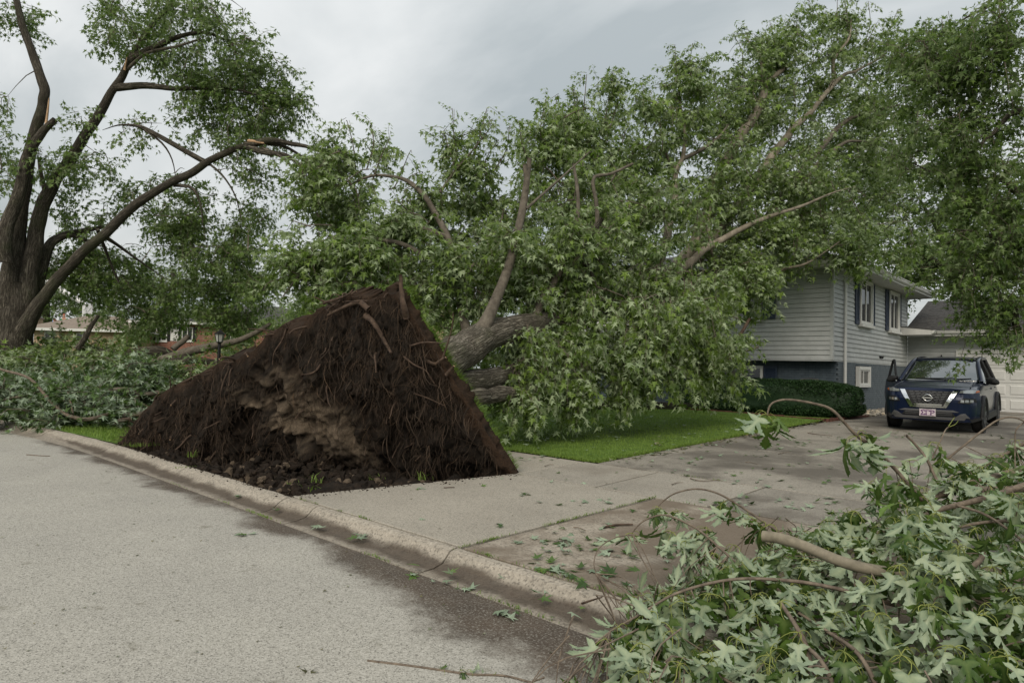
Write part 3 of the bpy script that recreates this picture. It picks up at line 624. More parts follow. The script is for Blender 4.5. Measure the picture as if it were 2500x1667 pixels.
cs_, sn_ = math.cos(math.atan(sl_)), math.sin(math.atan(sl_))
def shv(a, b, k):
    d0 = k * 0.142 - 0.01 + rng.normal(0, 0.004); d1 = d0 + 0.165; o_ = 0.016 + rng.normal(0, 0.0025)
    def p(x, d, h): return [x, ge - 0.03 + d * cs_ - h * sn_, zr0 - 0.02 + d * sn_ + h * cs_]
    return np.array([p(a, d0, 0), p(b, d0, 0), p(b, d1, 0), p(a, d1, 0), p(a, d0, o_), p(b, d0, o_), p(b, d1, 0.004), p(a, d1, 0.004)])
sh.sort(key=lambda s: s[0]); vis = [s for s in sh if s[0] < -3.2]; rest = [s for s in sh if s[0] >= -3.2] + vis[290:]
for s in vis[:290]: obj('shingle', shv(*s), [QB], M_SHING, garage)
V = np.concatenate([shv(*s) for s in rest]); obj('shingle_courses', V, [np.concatenate([QB + 8 * i for i in range(len(rest))])], M_SHING, garage, kind='stuff')

# planting bed: red brick edging and white stones by the wall
ed = root('bed_edging', (-6.5, 18.9, 0.48), 'low red brick edging along the front of the hedge bed', 'edging')
ep = catmull([(-11.5, 18.75, 0), (-9.0, 18.9, 0), (-7.2, 18.7, 0), (-5.95, 18.55, 0), (-5.72, 19.5, 0), (-5.6, 21.2, 0)], 44)
for a, b in zip(ep[:-1], ep[1:]):
    d = (b - a); L_ = np.linalg.norm(d); d /= L_; nn = np.array([-d[1], d[0], 0]) * 0.05; z = float(gz(a[0], a[1])); h_ = 0.04 + rng.normal(0, 0.008)
    P = np.array([a - nn, b - d * 0.012 - nn, b - d * 0.012 + nn, a + nn]); V = np.concatenate([P + [0, 0, z - 0.05], P + [0, 0, z + h_]]); obj('edging_brick', V, [QB], M_EDGER, ed)
n = 420; P = np.stack([-6.45 + 0.85 * rng.random(n), 21.0 + 7 * rng.random(n), np.zeros(n)], 1); P[:, 2] = 0.50
import bmesh
_b = bmesh.new(); bmesh.ops.create_icosphere(_b, subdivisions=2, radius=1.0); ico = np.array([v_.co[:] for v_ in _b.verts]); icf = np.array([[v_.index for v_ in f_.verts] for f_ in _b.faces]); _b.free(); NI, NF = len(ico), len(icf)
def lumps(n, S, P, amp, seed):
    r = np.random.default_rng(seed); V = ico[None] * S * (1 + amp * (2 * fbm(ico[None] * 1.3 + r.uniform(0, 50, (n, 1, 3)), 2, seed)[..., None] - 1)); return (V + P[:, None]).reshape(-1, 3), [(icf[None] + NI * np.arange(n)[:, None, None]).reshape(-1, 3)]
S = rng.uniform(0.025, 0.075, (n, 1, 3)); V, F = lumps(n, S, P, 0.5, 5)
st = obj('bed_stones', V, F, M_ROCK, attr={'rnd': ('FACE', np.repeat(rng.random(n), NF))}); tag(st, 'pale landscaping stones between the blue brick wall and driveway', 'stones', kind='stuff')

# ------------------------------------------------------------------ leaves and sprigs
def leaf_lo(kind):
    """flat outline of a deeply cut maple leaf, unit length along +Y, with fold and droop"""
    if kind == 'mid':
        half = [(0.42, 0.03), (0.17, 0.19), (0.57, 0.58), (0.165, 0.42)]; tri = [(0, 1, 2), (0, 2, 4), (2, 3, 4), (0, 4, 5)]
    else:
        half = [(0.52, 0.42), (0.13, 0.42)]; tri = [(0, 1, 2), (0, 2, 3)]
    k = len(half); V = np.array([(0, 0, 0)] + [(x, y, 0) for x, y in half] + [(0, 1, 0)] + [(-x, y, 0) for x, y in half], float)
    mir = {0: 0, k + 1: k + 1, **{i: k + 1 + i for i in range(1, k + 1)}}
    return V, np.array(tri + [(mir[a], mir[c], mir[b]) for a, b, c in tri])
def bend(V, droop, fold):
    V = V.copy(); r = V[:, 1]; V[:, 2] = -droop * r ** 2 + fold * np.abs(V[:, 0]); V[:, 1] = r * (1 - 0.25 * droop * r); return V
def frame(d, n):
    d = d / (np.linalg.norm(d) + 1e-9); n = n - d * (n @ d); n /= np.linalg.norm(n) + 1e-9; x = np.cross(d, n); return np.stack([x, d, n], 1)

def make_sprig(inc, kind, flip, r, nodes=5, L=0.46, lsize=0.125, hang=0.7):
    LV, LF = leaf_lo(kind); d = np.array([math.cos(inc), 0, math.sin(inc)]); s = np.linspace(0, 1, 5)[:, None]
    path = d * s * L + np.array([0, 0, -0.10]) * s ** 2 * (math.cos(inc)) + np.cumsum(r.normal(0, 0.012, (5, 3)), 0) * (s > 0)
    TV, TF = tube(path, np.linspace(0.006, 0.002, 5), 3, closed=False)
    V = [TV]; F3 = []; Q = TF[0]; off = len(TV); rn = []
    for k in range(nodes + 1):
        t = 0.12 + 0.88 * k / nodes; i = min(int(t * 4), 3); p = path[i] + (path[i + 1] - path[i]) * (t * 4 - i); td = path[i + 1] - path[i]; td /= np.linalg.norm(td)
        lat = np.cross(td, [0, 0, 1.0]); lat = lat / (np.linalg.norm(lat) + 1e-6)
        a0 = r.uniform(0, math.pi) if k % 2 else r.uniform(-0.6, 0.6)
        side = lat * math.cos(a0) + np.cross(lat, td) * math.sin(a0)
        for sgn in ((1, -1) if k < nodes else (1, -1, 0)):
            pd = side * sgn + td * (0.45 if sgn else 1.2) + r.normal(0, 0.25, 3); pd /= np.linalg.norm(pd); pl = r.uniform(0.045, 0.085)
            b = p + pd * pl + np.array([0, 0, -0.012]); g = hang * r.uniform(0.35, 1.5)
            ld = pd * 0.8 + np.array([0, 0, -g]) + r.normal(0, 0.22, 3); nn = np.array([0, 0, 1.0]) + r.normal(0, 0.38, 3) + pd * 0.5
            if r.random() < flip: nn = -nn
            M = frame(ld, nn); sz = lsize * r.uniform(0.65, 1.2); W = bend(LV, r.uniform(0.0, 0.5), r.uniform(0.0, 0.45)) * sz
            V.append(W @ M.T + b); F3.append(LF + off); rn.append(np.full(len(LF), r.random())); off += len(W)
            # petiole sliver
            V.append(np.array([p, p + [0, 0, 0.004], b])); F3.append(np.array([[off, off + 1, off + 2]])); rn.append(np.array([0.98])); off += 3
    return np.concatenate(V), np.concatenate(F3), np.concatenate(rn), Q
def sprig_set(kind, flip, seed, nodes=5, lsize=0.125, hang=0.7, L=0.46):
    r = np.random.default_rng(seed); S = []
    for inc in (0.7, 0.1, -0.55, -1.25):
        S.append([make_sprig(inc, kind, flip, r, nodes, L, lsize, hang) for _ in range(3)])
    return S
SP_FALL = sprig_set('mid', 0.36, 11, 4, 0.126, 0.95, 0.44)
SP_HANG = sprig_set('mid', 0.42, 15, 7, 0.130, 1.2, 0.66)
SP_STAND = sprig_set('mid', 0.20, 12, 5, 0.112, 0.8)
SP_FAR = sprig_set('far', 0.15, 13, 4, 0.22, 0.6, 0.8)
SP_PILE = sprig_set('mid', 0.58, 14, 5, 0.135, 0.35)

def place_sprigs(name, parent, P, D, sset, probs, m, r, scale=(0.8, 1.2), twig=None):
    """P base points, D directions (yaw taken from D, inclination class by D.z blended with probs)"""
    n = len(P); probs = np.array(probs, float) / sum(probs); cl = r.choice(4, n, p=probs); va = r.integers(0, 3, n)
    yaw = np.arctan2(D[:, 1], D[:, 0]) + r.normal(0, 0.5, n); sc_ = r.uniform(*scale, n)
    VV = []; T = []; Q = []; RN = []; off = 0
    for c in range(4):
        for v_ in range(3):
            idx = np.where((cl == c) & (va == v_))[0]
            if not len(idx): continue
            V, F3, rn, q = sset[c][v_]; cy_, sy_ = np.cos(yaw[idx]), np.sin(yaw[idx])
            X = V[None, :, 0] * cy_[:, None] - V[None, :, 1] * sy_[:, None]; Y = V[None, :, 0] * sy_[:, None] + V[None, :, 1] * cy_[:, None]
            W = np.stack([X, Y, np.repeat(V[None, :, 2], len(idx), 0)], -1) * sc_[idx][:, None, None] + P[idx][:, None]
            o = off + np.arange(len(idx)) * len(V); VV.append(W.reshape(-1, 3)); T.append((F3[None] + o[:, None, None]).reshape(-1, 3)); Q.append((q[None] + o[:, None, None]).reshape(-1, 4))
            base = r.random(len(idx)); RN.append((0.55 * np.repeat(rn[None], len(idx), 0) + 0.45 * base[:, None]).ravel()); off += len(V) * len(idx)
    T = np.concatenate(T); Q = np.concatenate(Q); rn = np.concatenate(RN)
    return obj(name, np.concatenate(VV), [T, Q], [m, twig or M_TWIG], parent, midx=np.concatenate([np.zeros(len(T)), np.ones(len(Q))]), attr={'rnd': ('FACE', np.concatenate([rn, np.zeros(len(Q))]))}, kind='stuff')

def puff_points(puffs, r, gate=0.45, freq=1.1, seed=0, shell=0.5, dens=1.0, push=0.0, zs=1.0):
    out = []
    for (px, py, rx, ry, d, rd, n) in puffs:
        n = int(n * dens) + 1; d = d + push
        c = atd(px, py, d); k = d / FPX; m_ = int(n * 2.2) + 8
        u = r.normal(0, 1, (m_, 3)); u /= np.linalg.norm(u, axis=1)[:, None]; u *= (r.random(m_) ** shell)[:, None]
        p = c + u[:, :1] * rx * k * R[:, 0] + u[:, 1:2] * ry * k * R[:, 1] + u[:, 2:] * rd * R[:, 2]
        pz = p * np.array([1, 1, zs]); g = 0.6 * vnoise(pz * freq, seed) + 0.4 * vnoise(pz * freq * 2.3, seed + 5); p = p[g > gate]
        out.append(p[:n])
    p = np.concatenate(out); return p[p[:, 2] > gz(p[:, 0], p[:, 1]) + 0.12]

def connect(P, nodes, r, cell=0.75, sag=0.12, rmin=0.006):
    """joins clusters of sprigs to the nearest wood; returns sprig bases, directions and the branch pieces"""
    key = np.floor(P / cell).astype(np.int64); _, inv = np.unique(key, axis=0, return_inverse=True); inv = inv.ravel(); nc = inv.max() + 1
    C = np.zeros((nc, 3)); cnt = np.bincount(inv, minlength=nc).astype(float)
    for a in range(3): C[:, a] = np.bincount(inv, P[:, a], nc) / cnt
    N = np.array(nodes, float); d0 = np.array([np.min(((N - c) ** 2).sum(1)) for c in C]); order = np.argsort(d0); buf = np.zeros((len(N) + nc * 5, 3)); buf[:len(N)] = N; k = len(N); mb = MB()
    for i in order:
        c = C[i]; dd_ = ((buf[:k] - c) ** 2).sum(1); j = int(dd_.argmin()); a = buf[j]; L = math.sqrt(dd_[j])
        if L < 0.05: continue
        mid = (a + c) / 2 + r.normal(0, 0.11, 3) * L + np.array([0, 0, sag * L]); pts = catmull([a, mid, c], 5)
        pts[1:-1] += r.normal(0, 0.02, (3, 3)) * min(L, 1.5)
        rr0 = min(0.034, rmin * 1.4 + 0.009 * L) * r.uniform(0.8, 1.3); V, F = tube(pts, np.linspace(rr0, rmin * 0.7, 5), 4, closed=False); mb.add(V, F)
        buf[k:k + 4] = pts[1:]; k += 4
    D = P - C[inv]; base = C[inv] + 0.35 * D + r.normal(0, 0.05, P.shape)
    return base, D + r.normal(0, 0.15, D.shape), mb

def add_buv(me, parts):
    a = me.attributes.new('buv', 'FLOAT_VECTOR', 'POINT'); a.data.foreach_set('vector', np.concatenate(parts).astype(np.float32).ravel())
def limb(name, pts, r0, r1, m, parent, sides=12, lump=0.12, step=0.16, seed=0, rp=None, px=True, torn=None, freq=3.0):
    """pts: (px, py, depth) along the limb"""
    P = np.array([atd(*p) for p in pts]) if px else np.array(pts, float); L = np.linalg.norm(np.diff(P, axis=0), axis=1).sum(); n = max(6, int(L / step)); C = catmull(P, n)
    t = np.linspace(0, 1, n); rad = r0 + (r1 - r0) * t if rp is None else np.interp(t, np.linspace(0, 1, len(rp)), rp)
    jr = np.random.default_rng(seed).normal(0, 1, (max(4, int(L / 0.45)), 3)); jr[0] = jr[-1] = 0; C = C + catmull(jr, n) * np.minimum(0.022, 0.14 * rad)[:, None]
    V, F = tube(C, rad, sides, lump, freq, seed); a = np.linspace(0, 2 * math.pi, sides, endpoint=False); s = np.concatenate([[0], np.cumsum(np.linalg.norm(np.diff(C, axis=0), axis=1))])
    k = max(rad.max(), 0.05) * 34
    buv = np.stack([np.repeat(np.cos(a)[None] * k, n, 0), np.repeat(np.sin(a)[None] * k, n, 0), np.repeat(s[:, None] * 2.6, sides, 1)], -1).reshape(-1, 3)
    mi = np.zeros(sum(len(f) for f in F), int); mats = [m]
    if torn is not None: mats = [m, M_WOOD]; mi[-1] = 1
    o = obj(name, V, F, mats, parent, smooth=True, midx=mi); add_buv(o.data, [buv]); return o, C

# ------------------------------------------------------------------ fallen tree: root plate
ftree = root('fallen_tree', (-8.6, 6.3, 0.2), 'uprooted silver maple lying against the house with its root plate standing on edge', 'tree')
NU, NV = 270, 135
uu, vv = np.meshgrid(np.linspace(0, 1, NU), np.linspace(0, 1, NV), indexing='ij')
top_k = np.array([[-12.85, 3.82, 0.14], [-12.82, 4.05, 0.50], [-12.1, 4.35, 1.16], [-11.4, 4.62, 1.42], [-10.8, 4.8, 1.70], [-9.55, 5.1, 2.16], [-8.65, 5.25, 2.46], [-8.0, 5.3, 2.64], [-7.5, 5.33, 2.56], [-7.0, 5.36, 2.54]])
bot_k = np.array([[-12.9, 3.95, 0.05], [-12.4, 4.55, 0.0], [-11.6, 5.15, -0.12], [-10.8, 5.7, -0.2], [-9.8, 6.1, -0.25], [-8.9, 6.4, -0.25], [-8.1, 6.55, -0.2], [-7.4, 6.66, -0.1], [-6.7, 6.7, 0.05], [-6.17, 6.72, 0.16]])
u1 = np.linspace(0, 1, NU); tk = catmull(top_k, NU); bk = catmull(bot_k, NU)
tk[:, 2] += 0.42 * (fbm(np.c_[u1 * 22, u1 * 0, u1 * 0], 5, 3) - 0.5) * sm(u1, 0.02, 0.2) * (1 - 0.7 * sm(u1, 0.93, 1))
base = bk[:, None] * (1 - vv[..., None]) + tk[:, None] * vv[..., None]
du = np.gradient(base, axis=0); dv = np.gradient(base, axis=1); nr = np.cross(dv, du); nr /= np.linalg.norm(nr, axis=2)[..., None] + 1e-9
if nr[NU // 2, NV // 2, 1] > 0: nr = -nr
env = np.sin(math.pi * np.clip(uu, 0, 1)) ** 0.6 * np.sin(math.pi * np.clip(vv * 0.92 + 0.04, 0, 1)) ** 0.7
bulge = 0.42 * env
# sandy root ball in the middle
tanm = np.exp(-(((uu - 0.645 + 0.20 * vv) / 0.10) ** 2 + ((vv - 0.45) / 0.38) ** 2)); tanm = np.clip(tanm * 1.0 + 1.1 * (fbm(np.stack([uu * 34, vv * 15, uu * 0], -1), 4, 8) - 0.56) + 0.5 * (fbm(np.stack([uu * 120, vv * 55, uu * 0], -1), 2, 18) - 0.5), 0, 1)
tanm = 0.80 * sm(tanm, 0.22, 1.05) * (uu > 0.3) * (uu < 0.78)
P3 = base * np.array([1, 1, 1.0])
rough_ = 0.60 * (fbm(P3 * 1.4, 3, 21) - 0.5) + 0.50 * (fbm(P3 * np.array([6.5, 6.5, 2.4]), 4, 22) - 0.5) + 0.20 * (fbm(P3 * np.array([18, 18, 7]), 3, 23) - 0.5)
edgef = sm(np.minimum(np.minimum(uu, 1 - uu) * 6.5, 1 - vv), 0.0, 0.16)
front = base + nr * (bulge + rough_ * (0.25 + 0.75 * edgef) * (0.35 + 0.65 * env) * (1 - 0.6 * tanm) + 0.05 * tanm * env)[..., None]
thick = 0.11 + 0.25 * np.sin(math.pi * np.clip(uu, 0, 1)); backs = base - nr * thick[..., None]
rust = np.clip(sm(vv, 0.93, 1.0) * 0.55 + sm(uu, 0.955, 1.0) * 0.8 + 0.22 * sm(fbm(P3 * 5, 3, 40), 0.55, 0.7), 0, 1) * (1 - tanm)
Vf = front.reshape(-1, 3); Vb = backs.reshape(-1, 3); gf = grid_faces(NU, NV); nV = NU * NV
edge = [i * NV + NV - 1 for i in range(NU)] + [(NU - 1) * NV + j for j in range(NV - 2, -1, -1)] + [i * NV for i in range(NU - 2, -1, -1)] + [j for j in range(1, NV - 1)]
edge = np.array(edge); e2 = np.roll(edge, -1)
# rim strip subdivided across its thickness so the cut face has relief
rim = MB(); steps = 7; Rm = np.stack([Vf[edge] * (1 - t) + Vb[edge] * t for t in np.linspace(0, 1, steps)], 1)
Rn = Rm + (fbm(Rm * 9, 3, 31)[..., None] - 0.5) * 0.20 * np.array([1, 1, 1]) * np.sin(np.linspace(0, math.pi, steps))[None, :, None]
rootp = obj('root_plate', np.concatenate([Vf, Vb]), [gf, gf[:, ::-1] + nV], [M_SOIL, M_TURF], ftree, smooth=True, midx=np.concatenate([np.zeros(len(gf)), np.ones(len(gf))]),
            attr={'tan': ('POINT', np.concatenate([tanm.ravel(), np.zeros(nV)])), 'rust': ('POINT', np.concatenate([rust.ravel(), np.zeros(nV)]))})
RG = np.concatenate([Rn, Rn[:1]]); ne = len(RG)
obj('plate_rim', RG.reshape(-1, 3), [grid_faces(ne, steps)], M_SOIL, rootp, smooth=True, attr={'tan': ('POINT', np.zeros(ne * steps)), 'rust': ('POINT', np.clip(1.5 * fbm(RG.reshape(-1, 3) * 5, 3, 77) - 0.25, 0, 1))})
# grass still growing on the lifted sod: right edge and upper edge
gp, gn = [], []
sg = fbm(backs * 3.0, 3, 78)
for _ in range(4200):
    if rng.random() < 0.72: i = int(NU - 1 - abs(rng.normal(0, 5))); j = int(rng.integers(2, NV))
    else: i = int(rng.integers(4, NU)); j = NV - 1 - int(abs(rng.normal(0, 2)))
    i = max(0, min(NU - 1, i)); j = max(0, min(NV - 1, j))
    if rng.random() > 0.15 + 1.3 * sm(sg[i, j], 0.38, 0.6): continue
    gp.append(backs[i, j] + rng.normal(0, 0.015, 3)); gn.append(-nr[i, j] * 0.9 + np.array([0.15, 0, 0.25]))
gn = np.array(gn); gn /= np.linalg.norm(gn, axis=1)[:, None]
blades('sod_grass', np.array(gp), 0.10, 0.0040, M_GRASS, rootp, lean=1.6, nrm=gn, seed=9)
# hanging fine roots
rb = MB(); rc = np.random.default_rng(33); rv = []
def face_at(i, j): return front[i, j], nr[i, j]
GATE = fbm(front * 2.6, 3, 36)
NR = 11000
for k in range(NR):
    i = int(rc.integers(3, NU - 1)); j = int(np.clip(NV * (rc.random() ** 0.8), 6, NV - 2))
    g_ = GATE[i, j]
    if rc.random() > sm(np.array(g_), 0.34, 0.62) + 0.2: continue
    if tanm[i, j] > 0.35 and rc.random() < 0.7: continue
    p, nn = face_at(i, j); big = rc.random() < 0.06; L = rc.uniform(0.30, 0.75) if big else rc.uniform(0.10, 0.36); d = nn * rc.uniform(0.3, 1.0) + np.array([rc.normal(0, 0.6), 0, rc.normal(-0.1, 0.5)]); d /= np.linalg.norm(d)
    ns_ = 7 if big else 4; q = [p - nn * 0.03]; st_ = L / ns_
    for s in range(ns_):
        d = d + np.array([0, 0, -0.42]) + rc.normal(0, 0.30, 3) - nn * 0.08 * s; d /= np.linalg.norm(d); q.append(q[-1] + d * st_)
    r0 = rc.uniform(0.003, 0.0075) if big else rc.uniform(0.0012, 0.0036); V, F = tube(np.array(q), np.linspace(r0, r0 * 0.4, ns_ + 1), 3, closed=False); rb.add(V, F); rv.append(np.full(3 * ns_, rc.random()))
roots = rb.build('fine_roots', M_ROOT, rootp, kind='stuff'); a = roots.data.attributes.new('rnd', 'FLOAT', 'FACE'); a.data.foreach_set('value', np.concatenate(rv).astype(np.float32))
# thick roots that can be told apart
qf = (front.reshape(-1, 3) - CPOS) @ R; FPXY = np.stack([1250 + FPX * qf[:, 0] / qf[:, 2], 833.5 + FPX * qf[:, 1] / qf[:, 2]], 1); FD = qf[:, 2]
def plate_d(px, py, lift): 
    dd_ = ((FPXY - [px, py]) ** 2).sum(1); k_ = np.argsort(dd_)[:6]; return float(FD[k_].min()) - lift
# torn root ends sticking out of the face and the upper rim
for k in range(86):
    if k < 40: i = int(rc.integers(20, NU - 6)); j = NV - 1 - int(rc.integers(0, 6)); out_d = nr[i, j] * rc.uniform(0.0, 0.7) + np.array([rc.normal(0, 0.5), -0.15, rc.uniform(0.1, 0.9)])
    else: i = int(rc.integers(12, NU - 6)); j = int(rc.integers(int(NV * 0.2), NV - 8)); out_d = nr[i, j] + np.array([rc.normal(0, 0.7), 0, rc.normal(-0.4, 0.5)])
    out_d = out_d / np.linalg.norm(out_d); p = front[i, j] - nr[i, j] * 0.05; L = rc.uniform(0.12, 0.42); q = [p]
    for s in range(5):
        out_d = out_d + rc.normal(0, 0.25, 3) + np.array([0, 0, -0.10]); out_d /= np.linalg.norm(out_d); q.append(q[-1] + out_d * L / 5)
    r0 = rc.uniform(0.006, 0.022); limb('root', q, r0, r0 * rc.uniform(0.3, 0.7), M_ROOTB, rootp, 6, 0.25, 0.03, 700 + k, px=False, freq=16, torn=1 if r0 > 0.015 else None)
for k, (pts, r0, r1) in enumerate([
    ([(900, 755, 9.55), (880, 740, 9.6), (850, 745, 9.6), (800, 770, 9.6)], 0.045, 0.02),
    ([(893, 770, 9.5), (915, 790, 9.3), (935, 825, 9.15), (955, 862, 9.1)], 0.045, 0.018),
    ([(992, 775, 9.3), (987, 745, 9.3), (982, 712, 9.3), (978, 670, 9.32)], 0.05, 0.024),
    ([(1080, 875, 9.0), (1092, 840, 9.0), (1103, 800, 9.0), (1107, 762, 9.05)], 0.014, 0.007),
    ([(1040, 880, 8.8), (1060, 890, 8.7), (1075, 880, 8.6), (1088, 872, 8.6)], 0.028, 0.014),
    ([(1090, 915, 8.7), (1097, 905, 8.6), (1108, 893, 8.6)], 0.026, 0.016),
    ([(1000, 845, 8.9), (1030, 836, 8.8), (1060, 836, 8.75), (1078, 838, 8.7)], 0.016, 0.006),
    ([(560, 900, 11.2), (548, 925, 11.0), (540, 950, 10.9), (538, 975, 10.8)], 0.016, 0.006),
    ([(985, 870, 9.0), (1010, 890, 8.8), (1040, 905, 8.6), (1060, 935, 8.5)], 0.014, 0.005),
    ([(700, 800, 10.3), (690, 830, 10.1), (670, 860, 10.0), (665, 890, 10.0)], 0.018, 0.006),
    ([(1010, 960, 8.6), (1040, 970, 8.4), (1085, 990, 8.3)], 0.013, 0.005),
    ([(790, 740, 10), (830, 728, 9.9), (852, 718, 9.85), (862, 706, 9.8)], 0.024, 0.01)]):
    pts = [(x_, y_, plate_d(x_, y_, 0.03 + 0.03 * q_)) for q_, (x_, y_, _) in enumerate(pts)]
    limb('root', pts, r0, r1, M_ROOTB, rootp, 7, 0.25, 0.04, 60 + k, torn=1 if k in (2, 4, 5) else None, freq=14)
# pit the plate was torn from
a, b = np.meshgrid(np.linspace(0, 1, 150), np.linspace(0, 1, 70), indexing='ij'); X = -13.2 + a * 7.25; xr_ = -7.0 + (3.84 + b * 3.0 - 3.84) / 2.9 * 0.86
X = -13.2 + a * (xr_ + 13.2); Y = 3.842 + b * 3.0
Z = 0.05 + 0.55 * (fbm(np.stack([X * 1.5, Y * 1.5, X * 0], -1), 4, 50) - 0.5) + 0.16 * (fbm(np.stack([X * 7, Y * 7, X * 0], -1), 3, 51) - 0.5) - 0.16 * np.sin(math.pi * b) * np.sin(math.pi * a)
rimf = np.minimum(b * 6, np.minimum((1 - a) * 20, a * 12)); Z = np.where(rimf < 1, np.minimum(Z, 0.09 - 0.06 * rng.random(Z.shape)), Z)
ptan = np.exp(-(((X + 8.7) / 0.62) ** 2 + ((Y - 4.35) / 0.5) ** 2)); ptan = sm(ptan * 1.3 + 0.8 * (fbm(np.stack([X * 3, Y * 3, X * 0], -1), 4, 52) - 0.5), 0.35, 0.75)
Z = Z - 0.12 * ptan
tag(obj('soil', np.stack([X, Y, Z], -1).reshape(-1, 3), [grid_faces(150, 70)], M_SOIL, smooth=True, attr={'tan': ('POINT', ptan.ravel()), 'rust': ('POINT', np.zeros(X.size))}), kind='structure')
n = 900; P = np.stack([-12.3 + 5.6 * rng.random(n), 3.95 + 1.9 * rng.random(n) ** 1.3, np.zeros(n)], 1); P = P[P[:, 0] < -7.0 + (P[:, 1] - 3.84) * 0.28 - 0.1]; n = len(P)
P[:, 2] = 0.0 + 0.5 * (fbm(np.c_[P[:, :2] * 1.5, P[:, 0] * 0], 4, 50) - 0.5)
S = rng.uniform(0.015, 0.075, (n, 1, 1)) * rng.uniform(0.6, 1.2, (n, 1, 3)); V, F = lumps(n, S, P, 0.9, 6)
ob = obj('soil_clods', V, F, M_SOIL, attr={'tan': ('FACE', np.repeat((rng.random(n) < 0.1) * 0.6, NF)), 'rust': ('FACE', np.repeat(rng.random(n) * 0.2, NF))}); tag(ob, 'loose clods of black soil in the torn pit behind the curb', 'soil', kind='stuff')
nC = 700; tt = rng.random(nC); onk = rng.random(nC) < 0.45     # soil crumbs spilled over kerb top and apron
cx2 = np.where(onk, -12.3 + 5.3 * tt, -7.0 + 0.83 * tt); cy2 = np.where(onk, 3.84 - np.abs(rng.normal(0, 0.035, nC)), 3.84 + 2.88 * tt); cx2 = np.where(onk, cx2, cx2 + np.abs(rng.normal(0, 0.16, nC)) ** 1.3)
P = np.c_[cx2, cy2, np.where(onk, 0.128, gz(cx2, cy2))]; V, F = lumps(nC, rng.uniform(0.003, 0.013, (nC, 1, 1)) * rng.uniform(0.7, 1.2, (nC, 1, 3)), P, 0.8, 12)
ob = obj('soil_crumbs', V, F, M_SOIL, attr={'tan': ('FACE', np.zeros(nC * NF)), 'rust': ('FACE', np.repeat(rng.random(nC) * 0.5, NF))}); tag(ob, 'dark soil crumbs spilled on the curb and apron edge', 'soil', kind='stuff')
tp = [np.array([x, y]) + rng.normal(0, 0.05, (14, 2)) for x, y in [(-7.9, 4.7), (-7.5, 5.4), (-7.1, 5.9), (-7.75, 4.25), (-7.35, 4.35), (-11.2, 4.4)]]
q = np.concatenate(tp); blades('pit_weeds', np.c_[q, np.full(len(q), 0.06)], 0.13, 0.006, M_GRASS, lean=1.2, seed=19, label='small green weeds sprouting in the torn soil pit', cat='weeds')

# ------------------------------------------------------------------ fallen tree: wood
wood = []
def fl(name, pts, r0, r1, m, **k):
    o, C = limb(name, pts, r0, r1, m, ftree, **k); wood.append(C); return o
fl('trunk', [(1020, 925, 9.9), (1105, 870, 10.8), (1195, 820, 11.6), (1300, 793, 12.5), (1420, 770, 14), (1540, 722, 16), (1640, 675, 18), (1740, 668, 18.6), (1800, 672, 18.9)], 0, 0, M_BARK, sides=28, lump=0.16, step=0.08, seed=1, rp=[0.40, 0.315, 0.265, 0.235, 0.20, 0.17, 0.15, 0.12, 0.09], torn=1)
fl('stem', [(1085, 950, 10.6), (1150, 930, 11.2), (1220, 918, 11.9), (1290, 890, 12.8), (1360, 862, 13.8), (1460, 830, 15.2)], 0.22, 0.10, M_BARK, sides=20, lump=0.16, step=0.1, seed=2)
fl('stem', [(1090, 985, 10.6), (1170, 965, 11.3), (1260, 962, 12.0), (1340, 978, 12.9), (1500, 990, 14.4), (1720, 990, 16.2)], 0.18, 0.07, M_BARK, sides=18, lump=0.16, step=0.1, seed=3)
fl('limb', [(1172, 815, 11.35), (1198, 765, 11.5), (1228, 690, 11.7), (1250, 620, 11.9), (1266, 555, 12), (1280, 480, 12.2), (1286, 440, 12.2), (1293, 388, 12.3)], 0.135, 0.05, M_BARKS, seed=4, rp=[0.15, 0.105, 0.09, 0.08, 0.074, 0.068, 0.06, 0.042], sides=14, torn=1)
fl('limb', [(1286, 450, 12.2), (1284, 420, 12.15), (1282, 402, 12.15)], 0.06, 0.045, M_BARKS, seed=5, torn=1)
fl('limb', [(1285, 510, 12.1), (1330, 470, 12.3), (1380, 425, 12.6), (1440, 370, 13)], 0.03, 0.012, M_BARKS, seed=6, sides=8)
fl('limb', [(1300, 800, 12.4), (1326, 730, 12.6), (1346, 700, 12.7), (1385, 630, 12.9), (1408, 540, 13.1), (1412, 470, 13.2), (1400, 400, 13.4)], 0.085, 0.03, M_BARKS, seed=7, sides=10)
fl('limb', [(1455, 700, 13.2), (1440, 655, 13.0), (1412, 622, 12.9), (1430, 590, 12.9), (1452, 560, 12.9), (1470, 533, 12.9)], 0.05, 0.05, M_BARKD, seed=8, sides=10, rp=[0.03, 0.04, 0.085, 0.07, 0.06, 0.045], torn=1)
fl('limb', [(1462, 640, 13.5), (1458, 560, 13.5), (1456, 500, 13.5), (1450, 437, 13.5), (1490, 425, 13.7), (1545, 400, 14)], 0.055, 0.025, M_BARKS, seed=9, sides=10)
fl('limb', [(1140, 815, 12.3), (1118, 705, 13), (1106, 620, 13.2), (1094, 579, 13.3), (1062, 517, 13.5), (1033, 474, 13.6), (993, 441, 13.8), (953, 431, 14), (903, 431, 14), (838, 460, 14.2)], 0.095, 0.018, M_BARKS, seed=10)
fl('limb', [(1125, 690, 12.9), (1060, 640, 13), (990, 600, 13), (932, 586, 13), (896, 584, 13), (852, 591, 13), (802, 626, 13), (755, 651, 13), (729, 673, 12.9), (690, 725, 12.8)], 0.06, 0.012, M_BARKS, seed=11, sides=9)
fl('limb', [(1094, 579, 13.3), (1040, 560, 13.2), (1010, 548, 13.2)], 0.06, 0.03, M_BARKS, seed=12, sides=9)
